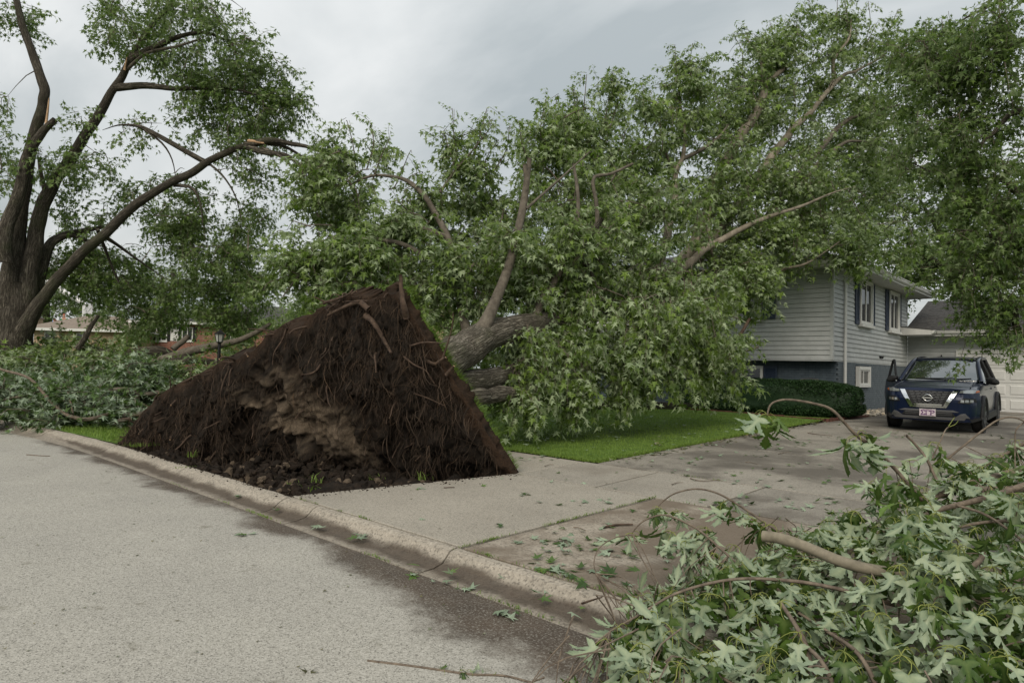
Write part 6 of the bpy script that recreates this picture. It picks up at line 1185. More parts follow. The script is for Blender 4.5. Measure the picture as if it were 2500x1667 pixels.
# bucket truck, its white boom showing through the branches
M_WHITE = painted('white_machine_paint', (0.70, 0.70, 0.70), 0.4, 0.05)
tr = root('bucket_truck', tuple(atd(40, 905, 52)), 'white bucket truck boom reaching over the tan house roof', 'truck')
def rod(name, a_, b_, r0, r1, m, parent, sides=6): V, F = tube(np.array([a_, b_]), [r0, r1], sides); return obj(name, V, F, m, parent)
e0, e1, e2_ = atd(62, 654, 50), atd(212, 746, 50), atd(30, 850, 52)
rod('upper_boom', e0, e1, 0.30, 0.13, M_WHITE, tr); rod('lower_boom', e2_, e0, 0.32, 0.26, M_WHITE, tr); rod('boom_knuckle', e0 + [0, 0, -0.4], e0 + [0, 0, 0.4], 0.36, 0.36, M_GPLAST, tr, 8); rod('leveling_rod', atd(188, 722, 49.9), atd(215, 748, 49.9), 0.06, 0.06, M_WHITE, tr)
bc = atd(214, 757, 50); bk_ = boxes('bucket', [(bc[0] - 0.3, bc[0] + 0.3, bc[1] - 0.28, bc[1] + 0.28, bc[2] - 0.5, bc[2] - 0.42), (bc[0] - 0.3, bc[0] - 0.24, bc[1] - 0.28, bc[1] + 0.28, bc[2] - 0.42, bc[2] + 0.45), (bc[0] + 0.24, bc[0] + 0.3, bc[1] - 0.28, bc[1] + 0.28, bc[2] - 0.42, bc[2] + 0.45), (bc[0] - 0.24, bc[0] + 0.24, bc[1] - 0.28, bc[1] - 0.22, bc[2] - 0.42, bc[2] + 0.45), (bc[0] - 0.24, bc[0] + 0.24, bc[1] + 0.22, bc[1] + 0.28, bc[2] - 0.42, bc[2] + 0.45)], M_WHITE, tr)
boxes('bucket_rim', [(bc[0] - 0.34, bc[0] + 0.34, bc[1] - 0.33, bc[1] - 0.29, bc[2] + 0.40, bc[2] + 0.48), (bc[0] - 0.34, bc[0] - 0.301, bc[1] - 0.29, bc[1] + 0.3, bc[2] + 0.40, bc[2] + 0.48)], M_GPLAST, bk_)
bx0 = atd(30, 905, 52); gz0 = 0.35
box('truck_bed', bx0[0] - 2.4, bx0[0] + 1.4, bx0[1] - 1.1, bx0[1] + 1.1, gz0 + 0.6, gz0 + 1.5, M_WHITE, tr); box('cab', bx0[0] + 1.45, bx0[0] + 3.2, bx0[1] - 1.1, bx0[1] + 1.1, gz0 + 0.55, gz0 + 2.3, M_WHITE, tr)
for wx in (-1.6, 2.3):
    for wy in (-1.0, 1.0): prism('wheel', [(bx0[0] + wx + 0.48 * math.cos(t), bx0[1] + wy, gz0 + 0.45 + 0.48 * math.sin(t)) for t in np.linspace(0, 2 * math.pi, 20, endpoint=False)], (0, 0.25 if wy < 0 else -0.25, 0), M_TYRE, tr)

# yard lamp post
lp = atd(533, 905, 17.2); lamp = root('lamp_post', (lp[0], lp[1], 0.3), 'black lantern on a post standing between the brush pile and the root plate', 'lamp')
tz = atd(533, 806, 17.2)[2]; Lc = np.array([lp[0], lp[1], 0])
V, F = tube(np.array([Lc + [0, 0, 0.2], Lc + [0, 0, tz - 0.36]]), 0.042, 10); obj('post', V, F, M_BLACK, lamp)
def ringz(z, r_): return [(Lc[0] + r_ * math.cos(t + 0.3), Lc[1] + r_ * math.sin(t + 0.3), z) for t in np.linspace(0, 2 * math.pi, 6, endpoint=False)]
def frustum(name, z0, r0, z1, r1, m): V = np.array(ringz(z0, r0) + ringz(z1, r1)); obj(name, V, [np.array([[i_, (i_ + 1) % 6, 6 + (i_ + 1) % 6, 6 + i_] for i_ in range(6)]), np.array([list(range(6))[::-1], list(range(6, 12))])], m, lamp)
frustum('lantern_base', tz - 0.36, 0.03, tz - 0.30, 0.085, M_BLACK); frustum('lantern_glass', tz - 0.299, 0.075, tz - 0.10, 0.115, M_LAMPG); frustum('lantern_roof', tz - 0.099, 0.15, tz - 0.02, 0.045, M_BLACK); frustum('finial', tz - 0.019, 0.03, tz + 0.03, 0.01, M_BLACK)
for k in range(6):
    t = k * math.pi / 3 + 0.3; V, F = tube(np.array([Lc + [0.08 * math.cos(t), 0.08 * math.sin(t), tz - 0.30], Lc + [0.12 * math.cos(t), 0.12 * math.sin(t), tz - 0.10]]), 0.008, 4); obj('lantern_bar', V, F, M_BLACK, lamp)

# ------------------------------------------------------------------ brush dropped along the kerb on the left
def brush(label, base_px, wood_, puffs, seed, probs=(0.5, 2, 2, 1), m=None):
    t = root('fallen_limb', tuple(atz(*base_px, 0.15)), label, 'fallen branch'); W = []
    for k, (pts, r0, r1, mm) in enumerate(wood_):
        o, C = limb('branch', pts, r0, r1, mm, t, 10, 0.15, 0.1, seed + k, torn=1 if r0 > 0.03 else None); W.append(C)
    P = puff_points(puffs, r5, 0.40, 1.3, seed, 0.5, 0.85); b_, D, mb = connect(P, np.concatenate(W), r5, 0.7); mb.build('twigs', M_TWIG, t, kind='stuff')
    place_sprigs('leaves', t, b_, D, SP_PILE, probs, m or M_LEAFS, r5, (0.85, 1.25)); return t
brush('heap of silvery leafed branches dropped at the curb on the far left', (60, 1050), [([(-30, 880, 14.2), (0, 901, 14), (72, 923, 14), (119, 973, 14), (152, 1006, 13.9), (202, 1024, 13.8), (249, 1017, 13.8), (268, 1008, 13.9)], 0.02, 0.05, M_TWIGN), ([(-30, 985, 14.5), (60, 965, 14.5), (150, 950, 14.6), (230, 950, 14.8), (330, 962, 15)], 0.02, 0.045, M_TWIGN), ([(165, 955, 14.2), (172, 980, 14.1), (178, 1010, 13.9)], 0.012, 0.02, M_TWIGN)],
      [(40, 985, 100, 55, 14.6, 0.9, 260), (160, 975, 120, 60, 14.8, 1.1, 270), (60, 930, 110, 45, 15.6, 1.0, 230), (30, 1035, 60, 22, 14.0, 0.5, 80), (110, 1040, 30, 10, 13.6, 0.3, 16), (170, 1005, 60, 22, 14.0, 0.5, 50)], 200)
brush('heap of wilted maple branches lying left of the root plate', (320, 1010), [([(240, 958, 14.6), (300, 950, 14.7), (345, 960, 14.8), (400, 955, 15)], 0.05, 0.05, M_BARKS), ([(300, 1014, 13.8), (330, 1012, 13.9), (360, 1004, 14.1)], 0.05, 0.05, M_BARKS), ([(280, 1030, 13.6), (320, 1020, 13.7)], 0.045, 0.04, M_BARKS), ([(400, 985, 15), (340, 945, 15), (310, 900, 15.2)], 0.03, 0.015, M_TWIGN)],
      [(300, 960, 110, 50, 15, 1.1, 260), (370, 915, 90, 50, 15.8, 1.1, 210), (250, 925, 110, 40, 15.8, 1.1, 200), (300, 1000, 40, 18, 14.0, 0.3, 26), (420, 930, 40, 40, 15.4, 0.6, 60)], 220)
brush('dark broken logs and foliage lying behind the brush heaps', (380, 930), [([(240, 868, 18.5), (300, 868, 18.6), (380, 861, 18.8), (420, 868, 19), (470, 880, 19)], 0.20, 0.15, M_BARKD), ([(370, 892, 17.4), (410, 876, 17.5), (452, 861, 17.6), (517, 847, 17.8), (578, 832, 18), (629, 811, 18.2), (660, 790, 18.4)], 0.16, 0.05, M_BARKS), ([(410, 885, 17.2), (460, 878, 17.2), (510, 884, 17.3), (560, 890, 17.4)], 0.13, 0.06, M_BARKD), ([(422, 853, 18.2), (440, 838, 18.3), (461, 820, 18.4)], 0.09, 0.07, M_BARKS), ([(440, 905, 17), (520, 900, 17), (620, 898, 17.2)], 0.06, 0.03, M_BARKS), ([(190, 850, 18), (215, 810, 18), (240, 770, 18.2)], 0.09, 0.05, M_BARKD)],
      [(110, 880, 120, 35, 17.4, 1.2, 190), (290, 885, 130, 30, 17.6, 1.2, 150), (480, 905, 80, 30, 16.8, 0.8, 80), (230, 845, 60, 25, 18.4, 0.8, 60), (580, 870, 60, 40, 18, 0.8, 70), (130, 830, 60, 25, 18.8, 0.8, 50)], 240, m=M_LEAF)

# ------------------------------------------------------------------ foreground pile of cut branches
from mathutils.geometry import delaunay_2d_cdt
HALF = [(0.04, -0.02), (0.13, -0.05), (0.24, -0.045), (0.27, -0.01), (0.40, 0.02), (0.30, 0.085), (0.20, 0.135), (0.105, 0.165), (0.20, 0.26), (0.235, 0.325), (0.305, 0.345), (0.33, 0.43), (0.40, 0.45), (0.53, 0.60), (0.425, 0.575), (0.375, 0.60), (0.325, 0.525), (0.25, 0.525), (0.225, 0.455), (0.145, 0.39), (0.065, 0.31), (0.085, 0.42), (0.15, 0.50), (0.13, 0.56), (0.215, 0.645), (0.185, 0.69), (0.235, 0.79), (0.145, 0.775), (0.13, 0.85), (0.075, 0.86), (0.04, 0.925)]
VEIN = [(0, t) for t in (0.07, 0.16, 0.27, 0.40, 0.53, 0.66, 0.78, 0.89)] + [(s * a_, b_) for s in (1, -1) for a_, b_ in ((0.06, 0.085), (0.14, 0.175), (0.24, 0.29), (0.35, 0.41), (0.44, 0.505), (0.10, 0.01), (0.20, 0.02), (0.30, 0.02))]
outl = [(0, 0)] + HALF + [(0, 1)] + [(-x, y) for x, y in HALF[::-1]]; no_ = len(outl)
v2, _, f2, *_ = delaunay_2d_cdt([Vector(p_) for p_ in outl + VEIN], [(i_, (i_ + 1) % no_) for i_ in range(no_)], [list(range(no_))], 1, 1e-5)
LN_V = np.array([[p_.x, p_.y] for p_ in v2]); LN_F = np.array([list(f_) for f_ in f2 if len(f_) == 3])
a_ = LN_V[LN_F]; ar = (a_[:, 1, 0] - a_[:, 0, 0]) * (a_[:, 2, 1] - a_[:, 0, 1]) - (a_[:, 2, 0] - a_[:, 0, 0]) * (a_[:, 1, 1] - a_[:, 0, 1]); LN_F[ar < 0] = LN_F[ar < 0][:, ::-1]
vset = {(round(x, 4), round(y, 4)) for x, y in VEIN + [(0, 0), (0, 1)]}; LN_VE = np.array([1.0 if (round(float(x), 4), round(float(y), 4)) in vset else 0.0 for x, y in LN_V])
rl_ = np.random.default_rng(77)
def leaf_hi(size, pitch, under_out, r, flat=False):
    """blade with petiole; origin at the foot of the petiole, growing out along +X and hanging"""
    x, y = LN_V[:, 0].copy(), LN_V[:, 1].copy(); rr2 = y ** 2 + 0.5 * x ** 2
    droop = r.uniform(0.08, 1.0); fold = r.uniform(-0.5, 0.8); curl = r.normal(0, 0.25); tw = r.normal(0, 0.35)
    z = -droop * rr2 + fold * np.abs(x) * (0.6 + 0.6 * y) - 0.5 * np.clip(np.abs(x) - 0.2, 0, 1) ** 2 * r.uniform(0, 3) + curl * x * y + 0.05 * np.sin(9 * y + r.uniform(0, 6)) * np.abs(x) + 0.03 * np.sin(14 * x + r.uniform(0, 6))
    x2 = x * (1 - 0.35 * abs(fold)); xs_ = x2 * np.cos(tw * y) - z * np.sin(tw * y) * 0.6; z = z + x2 * np.sin(tw * y) * 0.6; y = y * (1 - 0.18 * droop * y)
    B = np.stack([xs_, y, z], 1) * size
    pl_ = size * r.uniform(0.35, 0.75); out_ = pl_ * r.uniform(0.55, 0.95); rise_ = pl_ * (r.uniform(-0.35, 0.25)); path = catmull([(0, 0, 0), (out_ * 0.35, 0, rise_ * 0.6 + 0.006), (out_ * 0.8, r.normal(0, 0.006), rise_ - pl_ * 0.12), (out_, r.normal(0, 0.008), rise_ - pl_ * 0.42)], 6)
    d_ = np.array([math.cos(pitch), r.normal(0, 0.15), -math.sin(pitch)]); nn = np.array([math.sin(pitch), 0, math.cos(pitch)]) + r.normal(0, 0.2, 3)
    if under_out: nn = -nn
    M = frame(d_, nn); V = B @ M.T + path[-1]; pv, pf_ = tube(path, np.linspace(0.0021, 0.0015, 6), 4, closed=False)
    return np.concatenate([V, pv]), LN_F, pf_[0] + len(V), len(V), len(pv)
def leaf_mesh(size, pitch, under, r):
    V, T, Q, n1_, n2_ = leaf_hi(size, pitch, under, r); me = mesh_from('leaf', V, [T, Q], [M_LEAFN, M_PETIOLE], midx=np.concatenate([np.zeros(len(T)), np.ones(len(Q))]), smooth=True, attr={'rnd': ('FACE', np.full(len(T) + len(Q), r.random())), 'vein': ('POINT', np.concatenate([LN_VE, np.zeros(n2_)]))})
    return me
LEAFS = [leaf_mesh(0.158, rl_.uniform(0.75, 1.5), rl_.random() < 0.64, rl_) for _ in range(34)]
LEAFS_FLAT = [leaf_mesh(0.132, rl_.uniform(-0.1, 0.7), rl_.random() < 0.55, rl_) for _ in range(24)]
def bunch(parent, p, n, r, size=1.0, flat=False, spread=2 * math.pi, yaw0=0.0, tilt=0.25):
    y0 = r.uniform(0, 2 * math.pi) if spread > 6 else yaw0 - spread / 2
    for k in range(n):
        me = (LEAFS_FLAT if flat else LEAFS)[int(r.integers(0, 24 if flat else 34))]; o = bpy.data.objects.new('leaf', me); link(o, parent)
        o.matrix_basis = Matrix.Translation(Vector(p)) @ Euler((r.normal(0, tilt), r.normal(0, tilt), y0 + spread * (k + r.uniform(-0.3, 0.3)) / n)).to_matrix().to_4x4() @ Matrix.Scale(float(size * r.uniform(0.58, 1.22)), 4)
def hi_stuff(name, parent, spots, r):
    """many leaves too dense to pick apart, joined"""
    VV, TT, QQ, RN, VE = [], [], [], [], []; off = 0
    bank = [leaf_hi(0.135, r.uniform(0.0, 1.5), r.random() < 0.58, r) for _ in range(24)]
    for (p, n, size) in spots:
        y0 = r.uniform(0, 6.28)
        for k in range(n):
            V, T, Q, n1_, n2_ = bank[int(r.integers(0, 24))]; E3 = np.array(Euler((r.normal(0, 0.45), r.normal(0, 0.45), y0 + 6.28 * (k + r.uniform(-0.3, 0.3)) / n)).to_matrix())
            VV.append((V * size * r.uniform(0.7, 1.15)) @ E3.T + p); TT.append(T + off); QQ.append(Q + off); RN.append(r.random()); VE.append(np.concatenate([LN_VE, np.zeros(n2_)])); off += len(V)
    nT = len(LN_F); nQ = len(bank[0][2]); rn = np.array(RN)
    return obj(name, np.concatenate(VV), [np.concatenate(TT), np.concatenate(QQ)], [M_LEAFN, M_PETIOLE], parent, midx=np.concatenate([np.zeros(nT * len(rn)), np.ones(nQ * len(rn))]), smooth=True, kind='stuff', attr={'rnd': ('FACE', np.concatenate([np.repeat(rn, nT), np.repeat(rn, nQ)])), 'vein': ('POINT', np.concatenate(VE))})

def xb(y): return -2.15 + 0.25 * sm(y, 2.0, 3.0) * 0 + 0.75 * sm(y, 5.2, 9.0) + 0.12 * np.sin(y * 3.1)
def ph_(x, y):
    b0_ = np.where(y < 3.6, 0.02, 0.16); s_ = sm(x - xb(y), -0.05, 1.15)
    return b0_ + s_ * (0.40 + 0.34 * sm(y, 2.6, 4.4)) * (1 - 0.55 * sm(y, 6.5, 9.0)) * (0.75 + 0.5 * vnoise(np.stack([x * 1.8, y * 1.8, x * 0], -1), 5))
branches = []
def cutb(label, wood_, bunches, name='cut_branch', nodes_extra=True):
    base = atd(*wood_[0][0][0]); t = root(name, (base[0], base[1], 0.15), label, 'branch'); allC = []
    for k, (pts, r0, r1, mm) in enumerate(wood_):
        o, C = limb('stem' if k == 0 else 'twig', pts, r0, r1, mm, t, 12 if r0 > 0.02 else 6, 0.05, 0.03, 300 + len(branches) * 10 + k, torn=1 if r0 > 0.028 else None, freq=18); allC.append(C)
    for b_ in bunches:
        p = atd(*b_[:3]); bunch(t, p, b_[3] + 2, rl_, 1.1 * (b_[4] if len(b_) > 4 else 1.0))
    branches.append((t, np.concatenate(allC))); return t
cutb('thick smooth cut branch with a pale sawn end poking out of the foreground pile', [([(1862, 1308, 3.75), (1900, 1312, 3.7), (1960, 1330, 3.62), (2050, 1368, 3.5), (2140, 1392, 3.45), (2260, 1402, 3.45), (2420, 1396, 3.5)], 0.031, 0.028, M_LIMBN), ([(2050, 1372, 4.0), (2075, 1405, 3.9), (2100, 1450, 3.8)], 0.014, 0.01, M_TWIGN)],
     [(2089, 1248, 4.0, 6, 1.1), (1933, 1424, 3.7, 5), (2010, 1440, 3.6, 5), (1880, 1360, 4.1, 4), (2100, 1350, 3.9, 4), (1780, 1370, 4.3, 4), (1960, 1390, 3.9, 4), (2030, 1300, 4.2, 4)])
cutb('thin arching twig with two drooping leaf bunches above the pile', [([(1873, 1012, 4.2), (1880, 990, 4.2), (1897, 979, 4.2), (1930, 976, 4.2), (1990, 986, 4.2), (2030, 1000, 4.2), (2062, 1032, 4.2), (2092, 1064, 4.2), (2135, 1095, 4.25), (2185, 1145, 4.3), (2215, 1180, 4.3), (2265, 1240, 4.35), (2300, 1300, 4.3)], 0.0055, 0.014, M_TWIGN), ([(2093, 1066, 4.2), (2098, 1052, 4.2), (2106, 1056, 4.2), (2112, 1070, 4.2)], 0.004, 0.003, M_TWIGN)],
     [(1873, 1014, 4.2, 5, 1.08), (2092, 1066, 4.2, 6, 1.08), (2125, 1092, 4.2, 3, 0.9), (2200, 1170, 4.3, 4, 0.8), (2240, 1210, 4.3, 4)])
cutb('slender arched shoot at the left end of the foreground pile', [([(1607, 1236, 4.9), (1620, 1222, 4.9), (1650, 1203, 4.85), (1700, 1193, 4.8), (1750, 1203, 4.75), (1800, 1230, 4.7), (1860, 1270, 4.6), (1950, 1330, 4.4), (2020, 1390, 4.2)], 0.004, 0.010, M_TWIGN)],
     [(1607, 1238, 4.9, 4, 0.95), (1655, 1248, 4.85, 5, 0.9), (1767, 1226, 4.75, 4, 0.95), (1830, 1262, 4.6, 5, 0.9), (1870, 1285, 4.5, 3)])
cutb('low spray with hanging leaves over the brown concrete apron', [([(1543, 1300, 4.5), (1560, 1280, 4.5), (1584, 1265, 4.5), (1628, 1258, 4.45), (1700, 1290, 4.35), (1760, 1340, 4.2), (1830, 1400, 4.0), (1900, 1440, 3.9), (1960, 1480, 3.75)], 0.004, 0.011, M_TWIGN), ([(1455, 1400, 4.2), (1450, 1372, 4.2), (1462, 1338, 4.25), (1500, 1312, 4.3), (1545, 1304, 4.4)], 0.003, 0.005, M_TWIGN)],
     [(1543, 1302, 4.5, 5, 0.95), (1640, 1300, 4.45, 5), (1700, 1305, 4.4, 5), (1675, 1320, 4.35, 4), (1740, 1350, 4.2, 5), (1790, 1330, 4.3, 4), (1720, 1290, 4.4, 3)])
cutb('long thin branch sweeping across the front of the pile', [([(1490, 1540, 3.4), (1560, 1500, 3.45), (1657, 1445, 3.55), (1790, 1414, 3.6), (1938, 1419, 3.55), (2065, 1442, 3.45), (2200, 1480, 3.35)], 0.005, 0.012, M_TWIGN), ([(1640, 1540, 3.3), (1570, 1490, 3.5), (1500, 1460, 3.6), (1455, 1452, 3.7)], 0.006, 0.003, M_TWIGN)],
     [(1510, 1530, 3.4, 5, 0.9), (1580, 1500, 3.4, 5), (1670, 1470, 3.5, 5), (1730, 1450, 3.5, 5), (1850, 1450, 3.5, 5), (1480, 1560, 3.35, 5, 0.9), (1560, 1570, 3.25, 5), (1640, 1540, 3.25, 5)])
cutb('grey stem rising from the bottom edge of the picture', [([(1985, 1720, 2.85), (1974, 1600, 2.95), (1945, 1530, 3.05), (1905, 1470, 3.2)], 0.015, 0.009, M_TWIGN), ([(2055, 1720, 2.75), (2010, 1620, 2.85), (1972, 1578, 2.95), (1950, 1545, 3.0)], 0.012, 0.008, M_TWIGN), ([(2160, 1720, 2.75), (2100, 1600, 2.9), (2020, 1540, 3.1), (1950, 1495, 3.2)], 0.012, 0.007, M_TWIGN), ([(1840, 1700, 2.9), (1760, 1650, 2.95), (1700, 1615, 3.0), (1640, 1600, 3.05)], 0.008, 0.004, M_TWIGN)],
     [(1905, 1468, 3.2, 5), (1950, 1545, 3.0, 5), (1800, 1560, 3.1, 6), (1740, 1610, 2.95, 6), (1880, 1600, 2.9, 6), (2060, 1590, 2.85, 6), (1660, 1620, 2.95, 6), (1560, 1640, 2.95, 5)])
cutb('bundle of brown branches on the right of the pile beside the driveway', [([(2540, 1140, 5.1), (2440, 1162, 5.1), (2340, 1190, 5.0), (2270, 1215, 4.9), (2210, 1240, 4.8)], 0.036, 0.020, M_TWIGN), ([(2540, 1170, 4.6), (2420, 1210, 4.5), (2300, 1240, 4.5), (2200, 1275, 4.4), (2110, 1320, 4.3), (2050, 1370, 4.2)], 0.022, 0.010, M_TWIGN), ([(2540, 1190, 4.9), (2440, 1195, 4.9), (2340, 1190, 4.9)], 0.026, 0.022, M_TWIGN), ([(2333, 1232, 4.3), (2410, 1258, 4.2), (2500, 1322, 4.0), (2560, 1380, 3.9)], 0.010, 0.008, M_TWIGN), ([(2540, 1270, 4.2), (2400, 1275, 4.2), (2300, 1300, 4.2), (2230, 1330, 4.2)], 0.012, 0.006, M_TWIGN)],
     [(2216, 1268, 4.0, 6, 1.15), (2293, 1258, 3.9, 6, 1.15), (2250, 1190, 4.7, 5), (2330, 1160, 4.9, 5), (2400, 1140, 5.1, 5), (2160, 1290, 4.1, 5), (2380, 1290, 4.0, 5), (2460, 1230, 4.3, 5)])
cutb('dark bent branch at the right edge with large drooping leaves', [([(2540, 1375, 3.35), (2480, 1425, 3.25), (2430, 1452, 3.2), (2390, 1468, 3.15)], 0.026, 0.016, M_TWIGN), ([(2330, 1390, 3.4), (2370, 1385, 3.4), (2395, 1365, 3.45), (2400, 1350, 3.5)], 0.016, 0.013, M_TWIGN), ([(2540, 1560, 2.9), (2420, 1480, 3.1), (2300, 1440, 3.3)], 0.008, 0.006, M_TWIGN)],
     [(2197, 1380, 3.3, 7, 1.1), (2127, 1414, 3.3, 6, 1.05), (2423, 1386, 3.3, 6, 1.0), (2310, 1410, 3.2, 7, 1.1), (2260, 1480, 3.0, 7, 1.1), (2400, 1500, 2.9, 6, 1.1), (2140, 1500, 3.1, 6, 1.1), (2480, 1460, 2.9, 6), (2330, 1580, 2.7, 6), (2200, 1600, 2.75, 6), (2460, 1600, 2.6, 6)])
cutb('bare twigs with stripped yellow stalks standing up behind the pile', [([(2212, 1062, 5.3), (2235, 1085, 5.3), (2262, 1120, 5.2), (2285, 1170, 5.1), (2310, 1210, 5.0)], 0.010, 0.012, M_TWIGN), ([(2318, 1040, 5.3), (2308, 1050, 5.3), (2296, 1075, 5.25), (2275, 1120, 5.2)], 0.004, 0.006, M_TWIGN), ([(2316, 1040, 5.3), (2325, 1026, 5.3), (2331, 1018, 5.3)], 0.003, 0.002, M_PETIOLE), ([(2316, 1042, 5.3), (2332, 1036, 5.3), (2340, 1026, 5.3)], 0.003, 0.002, M_PETIOLE), ([(2300, 1130, 5.3), (2350, 1090, 5.3), (2400, 1050, 5.3), (2440, 1024, 5.3), (2480, 1020, 5.3), (2530, 1045, 5.3)], 0.009, 0.006, M_TWIGN), ([(2500, 1030, 5.2), (2480, 1050, 5.2), (2478, 1090, 5.2)], 0.006, 0.004, M_TWIGN), ([(2540, 1060, 5.6), (2470, 1100, 5.6), (2380, 1150, 5.5)], 0.018, 0.01, M_TWIGN)],
     [(2300, 1120, 5.2, 5), (2360, 1130, 5.3, 5), (2440, 1110, 5.4, 5), (2480, 1075, 5.6, 4), (2280, 1080, 5.25, 3)])
lg = root('bark_log', tuple(atd(2480, 1250, 4.6)), 'short log with red brown bark buried at the right of the pile', 'log'); limb('log', [(2432, 1252, 4.65), (2480, 1247, 4.6), (2560, 1240, 4.5)], 0.062, 0.066, M_ROOTB, lg, 14, 0.2, 0.04, 390, torn=1, freq=12)
# leaf mass filling the pile, shared between the branches that carry it
HERO = catmull([(1862, 1308, 0), (1960, 1330, 0), (2050, 1368, 0), (2140, 1392, 0)], 40)
rf = np.random.default_rng(88); SPOT = [[] for _ in branches]; n = 0; cents = np.array([C.mean(0) for _, C in branches]); near = [[] for _ in branches]
while n < 730:
    y = rf.uniform(2.0, 8.6) if rf.random() < 0.55 else rf.uniform(2.0, 4.4); x = float(xb(np.array(y))) + (rf.random() ** 1.15) * 2.3 - 0.05; h_ = float(ph_(np.array(x), np.array(y)))
    q = R.T @ (np.array([x, y, h_]) - CPOS); px, py = 1250 + FPX * q[0] / q[2], 833.5 + FPX * q[1] / q[2]
    if px > 2620 or py > 1800 or q[2] < 1.9: continue
    if q[2] < 3.9 and np.min(np.abs(HERO[:, 0] - px) / 60 + np.abs(HERO[:, 1] - py - 10) / 62) < 1: continue
    z = 0.05 + (0.13 if y > 3.6 else 0) + (h_ - 0.1) * rf.random() ** 0.45; k = int(((cents - [x, y, z]) ** 2).sum(1).argmin())
    if len(near[k]) < 48 and rf.random() < 0.5: near[k].append((np.array([x, y, z]), int(rf.integers(2, 5))))
    else: SPOT[k].append((np.array([x, y, z]), int(rf.integers(3, 6)), rf.uniform(0.8, 1.1)))
    n += 1
for k, (t, C) in enumerate(branches):
    for p, m_ in near[k]: bunch(t, p, m_ + 1, rl_, 0.95, flat=rf.random() < 0.3, tilt=0.35)
    if SPOT[k]: hi_stuff('leaf_mass', t, SPOT[k], rf)
    mb = MB()
    for p in [s[0] for s in SPOT[k]] + [s[0] for s in near[k]]:
        j = int(((C - p) ** 2).sum(1).argmin()); a_ = C[j]; L_ = np.linalg.norm(a_ - p)
        if rf.random() > 0.42: continue
        if L_ > 0.5: a_ = p + (a_ - p) / L_ * rf.uniform(0.2, 0.5) + rf.normal(0, 0.12, 3); a_[2] = max(0.08 if a_[1] < 3.7 else 0.2, a_[2])
        L_ = np.linalg.norm(a_ - p)
        pts = catmull([a_, (a_ + p) / 2 + rf.normal(0, 0.07, 3) * L_ + [0, 0, 0.06 * L_], p], 7); V, F = tube(pts, np.linspace(0.0045, 0.002, 7), 5, closed=False); mb.add(V, F)
    if mb.n: mb.build('twig_mass', M_TWIGN, t, kind='stuff')

# ------------------------------------------------------------------ litter
def litter(name, P, size, m, seed, label, cat, lod='mid', lift=0.012, flip=0.5):
    r = np.random.default_rng(seed); LV, LF = leaf_lo(lod); n = len(P); VV = []; TT = []; off = 0
    for k in range(n):
        d_ = np.array([*r.normal(0, 1, 2), r.normal(0, 0.12)]); nn = np.array([0, 0, 1.0]) + r.normal(0, 0.22, 3)
        if r.random() < flip: nn = -nn
        W = bend(LV, r.uniform(-0.2, 0.25), r.uniform(-0.1, 0.35)) * size * r.uniform(0.4, 1.2); VV.append(W @ frame(d_, nn).T + P[k] + [0, 0, lift * r.uniform(0.6, 1.8)]); TT.append(LF + off); off += len(LV)
    return tag(obj(name, np.concatenate(VV), [np.concatenate(TT)], m, attr={'rnd': ('FACE', np.repeat(r.random(n), len(LF)))}), label, cat, kind='stuff')
rr = np.random.default_rng(99)
def on_ground(px, py):
    p = atz(px, py, 0.0)
    for _ in range(3): p = atz(px, py, float(gz(p[0], p[1])) if p[1] > 3.6 else 0.0)
    return p
cl = [(1340, 1330, 10, .14), (1405, 1338, 14, .12), (1320, 1388, 12, .12), (1360, 1392, 10, .1), (1268, 1208, 3, .05), (1400, 1227, 4, .08), (1490, 1223, 4, .08), (1690, 1121, 5, .12), (1600, 1127, 3, .06), (1775, 1105, 4, .2), (1850, 1090, 9, .3), (1930, 1082, 8, .3), (1700, 1085, 8, .3), (1600, 1105, 4, .2), (1310, 1125, 5, .12), (1340, 1118, 4, .1), (1730, 1228, 5, .12), (1800, 1233, 6, .14), (1900, 1235, 8, .2), (1960, 1240, 5, .15), (1930, 1175, 4, .2), (2010, 1135, 5, .3), (2150, 1060, 14, .7), (2250, 1062, 12, .8), (2350, 1075, 10, .8), (2050, 1040, 8, .4), (2080, 1080, 6, .4), (2440, 1060, 12, .8), (1010, 1195, 2, .04), (1025, 1196, 1, .03), (1025, 1270, 1, .02), (1085, 1378, 3, .05), (1090, 1386, 3, .05), (883, 1325, 4, .04), (677, 1258, 3, .04), (585, 1222, 2, .03), (610, 1307, 4, .05), (1120, 1440, 3, .04), (1225, 1500, 3, .05), (1250, 1505, 2, .04), (1500, 1240, 2, .1), (1500, 1420, 5, .12), (1565, 1440, 5, .12), (1620, 1380, 5, .15), (1460, 1320, 3, .1), (1200, 1280, 2, .2), (770, 1268, 2, .04), (1005, 1400, 3, .05), (1380, 1420, 6, .12), (1440, 1440, 6, .14), (1150, 1175, 3, .2)]
cl += [(1500 + 650 * rr.random(), 1050 + 190 * rr.random() ** 1.2, int(rr.integers(1, 5)), 0.12) for _ in range(45)] + [(1150 + 350 * rr.random(), 1130 + 100 * rr.random(), 1, 0.05) for _ in range(9)] + [(1240 + 300 * rr.random(), 1290 + 130 * rr.random(), int(rr.integers(1, 4)), 0.07) for _ in range(16)]
P = np.concatenate([on_ground(a_, b_) + np.c_[rr.normal(0, s_, (k_, 2)), np.zeros(k_)] for a_, b_, k_, s_ in cl])
ks = P[:, 1] > 3.83; P[ks, 2] = gz(P[ks, 0], P[ks, 1]); P[~ks, 2] = np.where(P[~ks, 1] > 3.42, 0.05, 0.01)
litter('leaf_litter', P, 0.105, M_LEAFS, 1, 'torn green maple leaves scattered over driveway and gutter', 'leaves', flip=0.6)
